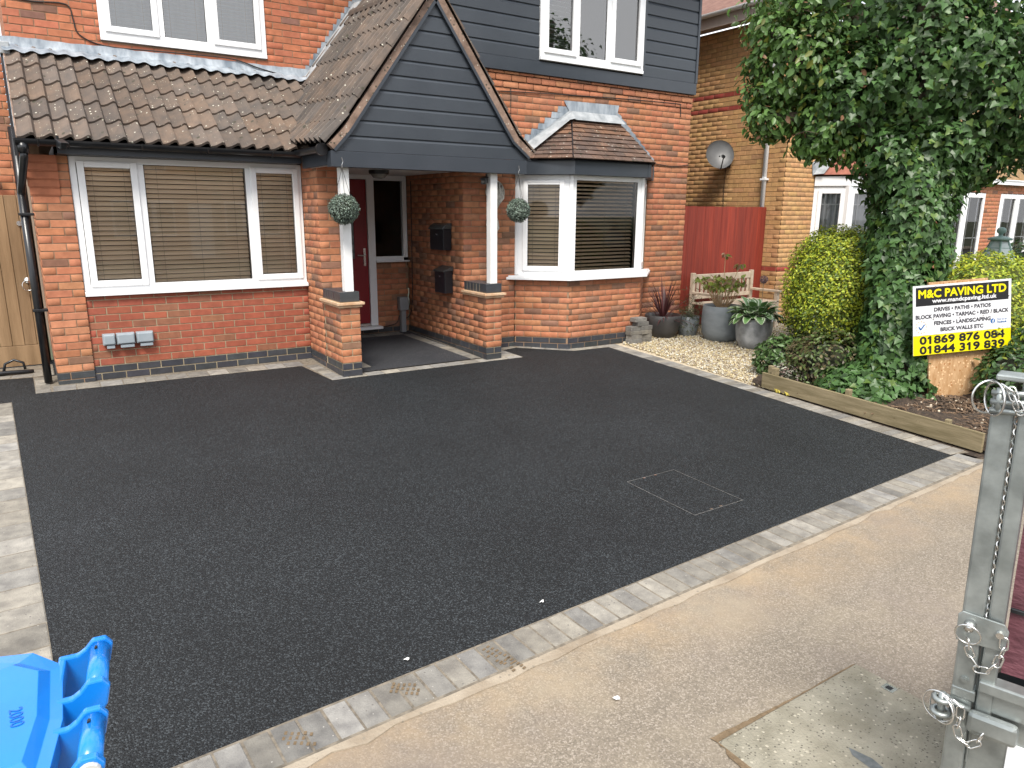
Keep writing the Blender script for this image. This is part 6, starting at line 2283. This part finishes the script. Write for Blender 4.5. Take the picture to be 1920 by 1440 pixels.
for x, y in ((-0.29, 0.313), (0.0, 0.305), (0.27, 0.295), (0.495, 0.17), (-0.31, 0.005), (-0.03, 0.0), (0.22, 0.0)):
    b.tube([spt(x, y, 0.004), spt(x, y, 0.009)], 0.006, 8)
b.build('screw', M_ZINC, r)

# ------------------------------------------------------------------ green lantern above the hedge
lc = Vector((9.42, -4.33, 0))
r = root('garden_lantern', 'green post lantern with ball finial poking above the golden hedge', 'lantern', (lc.x, lc.y, 0))
M_VERD = mat('verdigris_paint', (0.13, 0.22, 0.20), (0.20, 0.30, 0.27), scale=12, rough=0.5)
def ring(b, z, rad):
    return [Vector((lc.x + rad * math.cos(math.pi / 6 + math.pi * k / 3), lc.y + rad * math.sin(math.pi / 6 + math.pi * k / 3), z)) for k in range(6)]
b = MB()
t_, m_ = ring(b, 1.47, 0.085), ring(b, 1.12, 0.24)
b.add(t_ + m_, [(k, 6 + k, 6 + (k + 1) % 6, (k + 1) % 6) for k in range(6)])
b.build('pane', mat('lantern_glass', (0.30, 0.36, 0.36), (0.38, 0.44, 0.44), scale=6, rough=0.25), r)
b = MB()
for k in range(6):
    b.tube([t_[k], m_[k]], 0.012, 6)
for q in (0.25, 0.5, 0.75):
    b.tube([t_[k].lerp(m_[k], q) for k in range(6)], 0.005, 4, closed=True)
b.tube(t_, 0.012, 6, closed=True)
b.tube(m_, 0.015, 6, closed=True)
b.build('frame', M_VERD, r)
b = MB()
b.lathe([(0.12, 0.0), (0.13, 0.02), (0.07, 0.04), (0.02, 0.05), (0.02, 0.07), (0.045, 0.09), (0.05, 0.115), (0.035, 0.14), (0.0, 0.15)], (lc.x, lc.y, 1.47), 16)
b.build('finial', M_VERD, r, smooth=True)
b = MB()
b.tube([(lc.x, lc.y, 0), (lc.x, lc.y, 1.10)], 0.045, 10)
b.tube([(lc.x, lc.y, 1.07), (lc.x, lc.y, 1.125)], [0.1, 0.24], 6)
b.build('post', M_VERD, r)

# ------------------------------------------------------------------ covers in the ground
M_FRAME = mat('worn_steel_edge', (0.12, 0.12, 0.115), (0.26, 0.26, 0.25), scale=30, rough=0.45, metal=0.5)
r = root('recessed_cover', 'rectangular access cover filled with tarmac, only its thin metal edge showing in the drive', 'manhole cover', (3.5, -5.12, zg(-5.12)))
x0, x1, y0, y1 = 3.262, 3.732, -5.440, -4.796
b = MB()
e = 0.0048
for X0, X1, Y0, Y1 in ((x0, x1, y0, y0 + e), (x0, x1, y1 - e, y1), (x0, x0 + e, y0 + e, y1 - e), (x1 - e, x1, y0 + e, y1 - e)):
    b.add([(X0, Y0, zg(Y0) + 0.003), (X1, Y0, zg(Y0) + 0.003), (X1, Y1, zg(Y1) + 0.003), (X0, Y1, zg(Y1) + 0.003)], [(0, 1, 2, 3)])
b.build('metal_edge', M_FRAME, r)
b = MB()
for (x, y) in ((x0 + 0.16, y1 - 0.012), (x0 + 0.27, y1 - 0.012), (x0 + 0.17, y0 + 0.012), (x0 + 0.26, y0 + 0.012)):
    b.add([(x - 0.012, y - 0.007, zg(y) + 0.0045), (x + 0.012, y - 0.007, zg(y) + 0.0045), (x + 0.012, y + 0.007, zg(y) + 0.0045), (x - 0.012, y + 0.007, zg(y) + 0.0045)], [(0, 1, 2, 3)])
b.build('key_slot', M_ZINC, r)
r = root('service_cover', 'large square concrete service cover set in the buff pavement', 'service cover', (2.28, -7.25, zg(-7.2)))
cx0, cx1, cy0, cy1 = 1.83, 2.72, -7.66, -6.885
b = MB()
b.box(cx0, cx1, cy0, cy1, zg(-7.27) - 0.05, zg(-7.27) + 0.006)
M_COVC = mat('cover_concrete', (0.17, 0.155, 0.115), (0.27, 0.25, 0.195), scale=6, rough=0.95, bump=0.8, bscale=110, detail=9, speck=[((0.36, 0.33, 0.26), 60, 0.35, 0.16), ((0.10, 0.09, 0.07), 90, 0.35, 0.2)])
b.build('slab', M_COVC, r, bevel=0.004)
b = MB()
zz = zg(-7.27) + 0.0075
b.add([(2.18, -7.33, zz), (2.21, -7.36, zz), (2.235, -7.25, zz), (2.215, -7.17, zz), (2.19, -7.20, zz)], [(0, 1, 2, 3, 4)])
b.build('badge_plate', mat('worn_badge', (0.10, 0.11, 0.11), (0.16, 0.17, 0.17), scale=40, rough=0.5, metal=0.4), r)
b = MB()
b.box(2.655, 2.70, -7.085, -7.035, zz - 0.001, zz + 0.001)
b.build('lifting_slot', M_ZINC, r)
b = MB()
b.box(2.665, 2.69, -7.072, -7.048, zz + 0.0011, zz + 0.002)
b.build('slot_hole', M_BLACK, r)
M_MUD = mat('damp_earth_gap', (0.11, 0.075, 0.04), (0.17, 0.12, 0.07), scale=40, rough=1.0, bump=0.6, bscale=150)
b = MB()
outer, inner = [], []
for i in range(41):
    t = i / 40
    inner.append((cx0 + 0.001, cy0 + (cy1 - cy0) * t))
    outer.append((cx0 - 0.035 * (1 - 0.55 * t) - R.uniform(0, 0.012) + (0.02 if t > 0.93 else 0), cy0 + (cy1 - cy0) * t))
for i in range(41):
    t = i / 40
    inner.append((cx0 + (cx1 - cx0) * t, cy1 - 0.001))
    outer.append((cx0 - 0.01 + (cx1 - cx0) * t, cy1 + 0.026 * max(0.12, 1 - 1.6 * t) + R.uniform(0, 0.005)))
V = []
for a, c in zip(inner, outer):
    V += [(a[0], a[1], zg(a[1]) + 0.0015), (c[0], c[1], zg(c[1]) + 0.0012)]
b.add(V, [(2 * i, 2 * i + 1, 2 * i + 3, 2 * i + 2) for i in range(len(inner) - 1)])
b.build('earth_gap', M_MUD, r)
# muddy boot prints and scraps
def print_mark(x, y, a, label, s=1.0):
    b = MB()
    ca, sa = math.cos(a), math.sin(a)
    for i in range(6):
        for j in range(3):
            if R.random() < 0.25:
                continue
            u, v = (j - 1) * 0.026 * s + R.uniform(-0.004, 0.004), (i - 2.5) * 0.024 * s
            pts = [(u - 0.009, v - 0.006), (u + 0.009, v - 0.004), (u + 0.008, v + 0.006), (u - 0.009, v + 0.005)]
            b.add([(x + p * ca - q * sa, y + p * sa + q * ca, 0) for p, q in pts], [(0, 1, 2, 3)])
    z0 = zg(y) + (0.0065 if y > -6.2 and y < -5.75 else 0.0015)
    b.v = [(p[0], p[1], z0 + 0.03 * (p[1] - y)) for p in b.v]
    return struct(b.build(label, M_MUD), 'stuff')
print_mark(1.40, -6.00, 0.3, 'boot_print')
print_mark(1.43, -6.10, 0.2, 'boot_print', 0.8)
print_mark(0.98, -6.62, 0.5, 'boot_print')
print_mark(0.52, -6.05, 1.0, 'boot_print')
print_mark(0.97, -6.0, 0.9, 'boot_print', 0.9)
def scrap(x, y, s, label, cat, m, z=0.002):
    b = MB()
    k = 7
    b.add([(x + s * R.uniform(0.6, 1.1) * math.cos(2 * math.pi * i / k) * (1.6 if i % 2 else 0.8), y + s * R.uniform(0.5, 1.0) * math.sin(2 * math.pi * i / k), zg(y) + z + R.uniform(0.001, 0.010)) for i in range(k)] + [(x, y, zg(y) + z + 0.014)],
          [(i, (i + 1) % k, k) for i in range(k)])
    return tag(b.build('paper_scrap', m), label, cat, 'pale scraps on the ground')
M_SCR = mat('white_scrap', (0.72, 0.72, 0.70), rough=0.7)
scrap(1.67, -6.50, 0.018, 'largest white scrap, lying on the buff pavement', 'litter', M_SCR)
scrap(1.06, -5.83, 0.012, 'small white flake on the tarmac near the middle of the front block edging', 'litter', M_SCR)
scrap(1.83, -5.76, 0.013, 'white flake on the tarmac just above the boot-printed block', 'litter', M_SCR)
b = MB()
for i in range(16):
    x, y = 6.28 + R.uniform(-0.012, 0.02), -3.85 + R.uniform(-0.09, 0.09)
    b.add([(x, y, zg(y) + 0.01), (x + 0.03, y + R.uniform(-0.02, 0.02), zg(y) + 0.03), (x + 0.012, y + 0.03, zg(y) + 0.045)], [(0, 1, 2)])
tag(b.build('yellow_weed', mat('yellow_moss', (0.30, 0.25, 0.03), (0.38, 0.30, 0.05), scale=30, rough=0.8)), 'tiny tuft of yellow weed at the foot of the timber edging', 'weed')
# ------------------------------------------------------------------ blue wheeled bin
r = root('wheelie_bin', 'bright blue wheeled bin with its twin handles, cut off at the lower left corner', 'wheelie bin', (-0.42, -6.95, -0.16))
ZB = 0.838
b = MB()
V = [(-0.66, -7.06, -0.06), (-0.17, -7.12, -0.06), (-0.17, -6.74, -0.06), (-0.66, -6.72, -0.06), (-0.72, -7.08, ZB - 0.07), (-0.155, -7.14, ZB - 0.07), (-0.155, -6.715, ZB - 0.07), (-0.72, -6.70, ZB - 0.07)]
b.add(V, [(3, 2, 1, 0), (4, 5, 6, 7), (0, 1, 5, 4), (1, 2, 6, 5), (2, 3, 7, 6), (3, 0, 4, 7)])
b.build('bin_body', M_BIN, r, bevel=0.02)
# lid: rim, sunken step and raised field
def lid_ring(pts, z):
    return [(x, y, z) for x, y in pts]
rim = [(-0.75, -7.10), (-0.24, -7.165), (-0.135, -7.145), (-0.125, -6.98), (-0.140, -6.79), (-0.20, -6.715), (-0.36, -6.675), (-0.75, -6.68)]
stp = [(-0.75, -7.085), (-0.235, -7.145), (-0.155, -7.125), (-0.146, -6.98), (-0.160, -6.81), (-0.22, -6.752), (-0.37, -6.80), (-0.75, -6.99)]
fld = [(-0.75, -7.065), (-0.235, -7.12), (-0.172, -7.105), (-0.163, -6.98), (-0.176, -6.83), (-0.225, -6.785), (-0.36, -6.83), (-0.75, -7.02)]
n = len(rim)
b = MB()
lay_ = [lid_ring([(x * 1.0, y) for x, y in rim], ZB - 0.035), lid_ring(rim, ZB), lid_ring(stp, ZB + 0.004), lid_ring(fld, ZB + 0.022)]
V = [p for q in lay_ for p in q]
F = []
for k in range(3):
    for i in range(n):
        j = (i + 1) % n
        F.append((k * n + i, k * n + j, (k + 1) * n + j, (k + 1) * n + i))
F.append(tuple(3 * n + i for i in range(n)))
b.add(V, F)
b.build('lid', M_BIN, r, bevel=0.008, seg=3)
def arm(y, w, x0=-0.15):
    pts = [(x0, ZB - 0.10), (-0.125, ZB - 0.095), (-0.085, ZB - 0.065), (-0.056, ZB - 0.025), (-0.048, ZB + 0.012), (-0.060, ZB + 0.030), (-0.085, ZB + 0.030), (-0.100, ZB + 0.012), (-0.115, ZB + 0.002), (x0, ZB + 0.002)]
    b = MB()
    b.prism([(x, y - w / 2, z) for x, z in pts], (0, w, 0))
    return b.build('handle_arm', M_BIN, r, bevel=0.004)
for y, w in ((-6.765, 0.016), (-6.922, 0.018), (-7.015, 0.016), (-7.150, 0.018)):
    arm(y, w)
for ya, yb in ((-6.774, -6.913), (-7.024, -7.140)):
    b = MB()
    b.tube([(-0.073, ya, ZB + 0.006), (-0.073, yb, ZB + 0.006)], 0.020, 16)
    h = b.build('handle_bar', M_BIN, r, smooth=True)
    b = MB()
    b.tube([(-0.077, ya - 0.02, ZB + 0.0262), (-0.077, ya - 0.028, ZB + 0.0262)], 0.003, 6)
    b.build('drain_hole', M_BLACK, h)
for (x, y0_, y1_) in ((-0.13, -6.775, -6.915),):
    b = MB()
    b.box(-0.150, -0.135, -7.15, -6.77, ZB - 0.03, ZB + 0.001)
    b.build('hinge_rail', M_BIN, r, bevel=0.004)
b = MB()
b.tube([(-0.072, -7.158, ZB + 0.006), (-0.072, -7.168, ZB + 0.006)], 0.018, 16)
b.build('hinge_pin', mat('pale_pin', (0.5, 0.5, 0.48), rough=0.5), r)
M_BTXT = mat('embossed_blue', (0.0, 0.085, 0.36), rough=0.4)
def bintext(s, x, y, size, ang):
    cu = bpy.data.curves.new('lettering', 'FONT')
    cu.body = s
    cu.size = size
    cu.align_x = 'CENTER'
    cu.extrude = 0.0005
    ob = bpy.data.objects.new('lettering', cu)
    COL.objects.link(ob)
    bpy.context.view_layer.update()
    me = bpy.data.meshes.new_from_object(ob.evaluated_get(bpy.context.evaluated_depsgraph_get()))
    COL.objects.unlink(ob)
    bpy.data.objects.remove(ob)
    me.materials.clear()
    me.materials.append(M_BTXT)
    m = Matrix.Translation((x, y, ZB + 0.0228)) @ Matrix.Rotation(ang, 4, 'Z')
    inst('lettering', me, m, r)
bintext('2000', -0.205, -6.975, 0.030, math.radians(-80))
r.location = (-0.443, -6.912, -0.16)
r.rotation_euler = (0, 0, math.radians(-6.8))
b = MB()
for y in (-7.15, -6.78):
    b.tube([(-0.19, y, -0.06), (-0.19, y - 0.05 if y < -7 else y + 0.05, -0.06)], 0.10, 20)
b.build('wheel', M_BLACK, r)

# ------------------------------------------------------------------ galvanised trailer corner at the right edge
TA = Vector((1.963, -7.585, 0))
ta = Vector((0.28, -0.96, 0)).normalized()
tn = Vector((-ta.y * -1 * -1, ta.x * -1, 0))
tn = Vector((-0.96, -0.28, 0)).normalized()      # towards the camera side
tz = Vector((0.018, 0.028, 1)).normalized()
TR = root('trailer', 'galvanised cage trailer corner with hinge pins and chains at the right edge of the picture', 'trailer', (1.963, -7.585, -0.18))
def tp(a, z, o=0.0):
    return TA + ta * a + tn * o + tz * z
def tbox(name, a0, a1, z0, z1, o0, o1, m=M_GALV, bev=0.004, par=None):
    b = MB()
    b.obox(tp(a0, z0, o0), ta, tn, tz, a1 - a0, o1 - o0, z1 - z0)
    return b.build(name, m, par or TR, bevel=bev)
tbox('corner_post', -0.003, 0.050, -0.05, 1.30, -0.05, 0.0, bev=0.007)
tbox('hinge_bar', 0.052, 0.058, 0.2, 1.22, -0.035, -0.02)
tbox('side_upright', 0.058, 0.098, 0.30, 1.34, -0.045, -0.006, bev=0.006)
tbox('top_plate', 0.0, 0.16, 1.335, 1.350, -0.06, 0.012)
tbox('top_rail', 0.098, 0.9, 1.27, 1.335, -0.05, -0.01)
M_TARP = mat('maroon_tarpaulin', (0.085, 0.028, 0.038), (0.155, 0.055, 0.070), scale=7, rough=0.65, bump=0.6, bscale=30, stretch=(1, 1, 2.2))
b = MB()
V = []
for i in range(7):
    for j in range(15):
        V.append(tp(0.10 + 0.16 * i, 0.47 + 0.055 * j, -0.10 - 0.012 * math.sin(i * 2.1 + j * 0.8) - 0.02 * (j > 12)))
b.add(V, [(i * 15 + j, i * 15 + j + 1, (i + 1) * 15 + j + 1, (i + 1) * 15 + j) for i in range(6) for j in range(14)])
tag(b.build('covered_load', M_TARP, None, smooth=True), 'maroon sheeted load just visible inside the galvanised trailer', 'tarpaulin')
tbox('load_gap_bar', 0.10, 1.0, 0.66, 0.675, -0.108, -0.095, M_BLACK, par=TR)  # black bar drawn along the gap across the maroon load
tbox('upper_side_rail', 0.060, 1.1, 0.445, 0.480, -0.05, 0.004, bev=0.005)
tbox('side_panel', 0.060, 1.1, 0.385, 0.4445, -0.05, -0.012)
tbox('lower_side_rail', 0.044, 0.168, 0.322, 0.390, -0.005, 0.024, bev=0.02)
tbox('lower_panel', 0.052, 1.1, -0.02, 0.383, -0.06, -0.03)
tbox('number_plate_back', 0.145, 0.6, 0.10, 0.310, -0.029, -0.024, M_UPVC)
tbox('frame_joint', -0.003, 0.056, 0.405, 0.438, -0.045, 0.0015)
tbox('floor', 0.05, 1.1, 0.18, 0.2, -1.2, -0.062)
# lock plate with ring pin
b = MB()
b.prism([tp(-0.008, 0.582, 0.002), tp(-0.010, 0.660, 0.002), tp(0.0, 0.672, 0.002), tp(0.10, 0.668, 0.002), tp(0.112, 0.650, 0.002), tp(0.108, 0.588, 0.002)], tn * 0.006)
lp = b.build('lock_plate', M_GALV, TR, bevel=0.002)
b = MB()
b.tube([tp(0.022, 0.640, 0.008), tp(0.022, 0.638, 0.035)], [0.016, 0.012], 12)
b.build('pin_head', M_ZINC, lp, smooth=True)
def wire_ring(c, e1, e2, r0, w, par, name='ring'):
    b = MB()
    b.tube([c + e1 * (r0 * math.cos(2 * math.pi * i / 22)) + e2 * (r0 * math.sin(2 * math.pi * i / 22)) for i in range(22)], w, 6, closed=True)
    return b.build(name, M_ZINC, par, smooth=True)
wire_ring(tp(0.022, 0.622, 0.036), ta, (tz + tn * 0.25).normalized(), 0.031, 0.0027, lp)
b = MB()
b.tube([tp(0.092, 0.640, 0.008), tp(0.093, 0.638, 0.020)], 0.010, 10)
b.build('rivet', M_ZINC, lp)
def chain(pts, n, par, lw=0.0025, ll=0.0195, wd=0.0098):
    P = [Vector(p) for p in pts]
    seg = []
    tot = sum((P[i + 1] - P[i]).length for i in range(len(P) - 1))
    for k in range(n):
        s = tot * (k + 0.5) / n
        for i in range(len(P) - 1):
            l = (P[i + 1] - P[i]).length
            if s <= l:
                seg.append((P[i].lerp(P[i + 1], s / l), (P[i + 1] - P[i]).normalized()))
                break
            s -= l
    for k, (c, d) in enumerate(seg):
        s1 = d.cross(tn).normalized()
        s2 = d.cross(s1).normalized()
        e = (s1 if k % 2 else (s1 * 0.35 + s2 * 0.94)).normalized()
        b = MB()
        q = []
        for i in range(18):
            a = 2 * math.pi * i / 18
            x = math.cos(a) * wd
            y = math.sin(a) * wd + (ll - wd) * (1 if math.sin(a) > 0 else -1)
            q.append(c + e * x + d * y)
        b.tube(q, lw, 6, closed=True)
        b.build('chain_link', M_ZINC, par, smooth=True)
chain([tp(0.024, 0.604, 0.03), tp(0.026, 0.575, 0.02), tp(0.036, 0.545, 0.012), tp(0.060, 0.518, 0.012), tp(0.078, 0.522, 0.012), tp(0.096, 0.555, 0.012), tp(0.105, 0.595, 0.012), tp(0.104, 0.632, 0.016)], 8, lp)
b = MB()
for zz in (1.30, 1.276, 1.252):
    b.tube([tp(-0.004, zz, 0.012), tp(0.05, zz + 0.004, 0.014), tp(0.09, zz + 0.01, 0.010)], 0.0085, 8)
b.tube([tp(0.014, 1.245, 0.012), tp(0.014, 1.315, 0.012)], 0.009, 10)
hg = b.build('top_hinge', M_GALV, TR, smooth=True)
wire_ring(tp(0.004, 1.285, 0.016), (ta * 0.35 - tn * 0.1 + Vector((-0.2, 0.3, 0))).normalized(), tz, 0.044, 0.003, hg, 'clip_ring')
wire_ring(tp(-0.012, 1.285, 0.0), (ta * 0.55 - tn * 0.5).normalized(), tz, 0.044, 0.003, hg, 'clip_ring')
chain([tp(0.022, 1.322, 0.018), tp(0.040, 1.312, 0.022), tp(0.052, 1.285, 0.022), tp(0.064, 1.262, 0.02), tp(0.082, 1.27, 0.02)], 5, hg)
b = MB()
for zz in (0.392, 0.350):
    b.tube([tp(-0.020 + 0.021 * math.cos(2 * math.pi * i / 14), zz, 0.012 + 0.021 * math.sin(2 * math.pi * i / 14)) for i in range(14)], 0.008, 8, closed=True)
b.tube([tp(-0.020, 0.325, 0.012), tp(-0.020, 0.410, 0.012)], 0.010, 12)
b.tube([tp(-0.005, 0.392, 0.012), tp(0.05, 0.385, 0.010)], 0.009, 8)
hg2 = b.build('lower_hinge', M_GALV, TR, smooth=True)
wire_ring(tp(-0.026, 0.365, 0.014), (ta * 0.75 + tn * 0.2).normalized(), tz, 0.044, 0.003, hg2, 'clip_ring')
wire_ring(tp(-0.018, 0.362, 0.018), (ta * 0.75 + tn * 0.5).normalized(), tz, 0.041, 0.003, hg2, 'clip_ring')
chain([tp(0.005, 0.405, 0.022), tp(0.030, 0.396, 0.026), tp(0.030, 0.36, 0.026), tp(0.026, 0.33, 0.026), tp(0.036, 0.295, 0.024), tp(0.060, 0.285, 0.022), tp(0.078, 0.300, 0.02), tp(0.09, 0.335, 0.02)], 7, hg2)
b = MB()
b.tube([tp(0.026, 0.466, 0.0), tp(0.026, 0.466, 0.005)], 0.011, 14)
b.tube([tp(0.026, 0.466, 0.005), tp(0.026, 0.466, 0.008)], 0.007, 14)
b.build('bolt_head', M_GALV, TR)
q = []
for i in range(160):
    t = i / 159
    q.append(tp(0.055 + 0.0022 * math.cos(i * 0.9), 0.66 + 0.60 * t, -0.012 + 0.0022 * math.sin(i * 0.9)))
b = MB()
b.tube(q, 0.0022, 5)
b.build('twisted_wire', M_ZINC, TR)
b = MB()
b.tube([tp(0.3, 0.12, -0.45), tp(0.3, 0.12, -0.62)], 0.28, 24)
b.build('wheel', M_BLACK, TR)

# ------------------------------------------------------------------ houses and a tree across the road (seen only in the window panes)
OB = mat('opposite_brick', (0.30, 0.12, 0.065), (0.40, 0.18, 0.10), scale=30, rough=0.9)
def opposite(x0, x1, label):
    r = root('opposite_house', label, 'house', ((x0 + x1) / 2, -24.0, -0.2))
    b = MB()
    b.box(x0, x1, -32, -24.0, -0.25, 5.0)
    b.build('wall', OB, r)
    b = MB()
    b.add([(x0 - 0.3, -23.6, 4.95), (x1 + 0.3, -23.6, 4.95), (x1 + 0.3, -28, 8.0), (x0 - 0.3, -28, 8.0), (x0 - 0.3, -32.4, 4.95), (x1 + 0.3, -32.4, 4.95)], [(0, 3, 2, 1), (3, 4, 5, 2), (0, 4, 3), (1, 2, 5)])
    b.build('roof', M_ROOFM, r)
    for (a, c, za, zb) in ((0.1, 0.38, 0.7, 2.1), (0.62, 0.9, 0.7, 2.1), (0.12, 0.36, 3.2, 4.4), (0.62, 0.88, 3.2, 4.4)):
        xa, xb = x0 + (x1 - x0) * a, x0 + (x1 - x0) * c
        b = MB()
        b.box(xa, xb, -24.0, -23.93, za, zb)
        w = b.build('window', M_UPVC, r)
        for k in range(3):
            q = MB()
            s = (xb - xa) / 3
            q.box(xa + s * k + 0.08, xa + s * (k + 1) - 0.08, -23.929, -23.92, za + 0.1, zb - 0.1)
            q.build('pane', M_SK, w)
    b = MB()
    xm = x0 + (x1 - x0) * 0.5
    b.box(xm - 0.45, xm + 0.45, -24.0, -23.94, -0.2, 2.0)
    b.build('door', M_UPVC, r)
opposite(-9.0, -1.0, 'left brick house across the road, reflected in the lower windows')
opposite(2.0, 10.0, 'brick house straight across the road from the drive')
opposite(12.5, 20.5, 'right brick house across the road')
r = root('street_tree', 'green street tree on the verge across the road', 'tree', (5.5, -18.5, -0.2))
b = MB()
b.tube([(5.5, -18.5, -0.25), (5.55, -18.5, 2.2), (5.4, -18.4, 4.6)], [0.16, 0.12, 0.05], 10)
b.build('trunk', M_BARK, r, smooth=True)
n = 3500
v = NR.normal(0, 1, (n, 3))
v /= np.linalg.norm(v, axis=1, keepdims=True)
leaves('foliage', np.array((5.5, -18.5, 4.6)) + v * (NR.uniform(0.1, 1, (n, 1)) ** 0.4) * np.array((1.7, 1.7, 2.0)), v, 0.2, OVAL, r, col_tree)
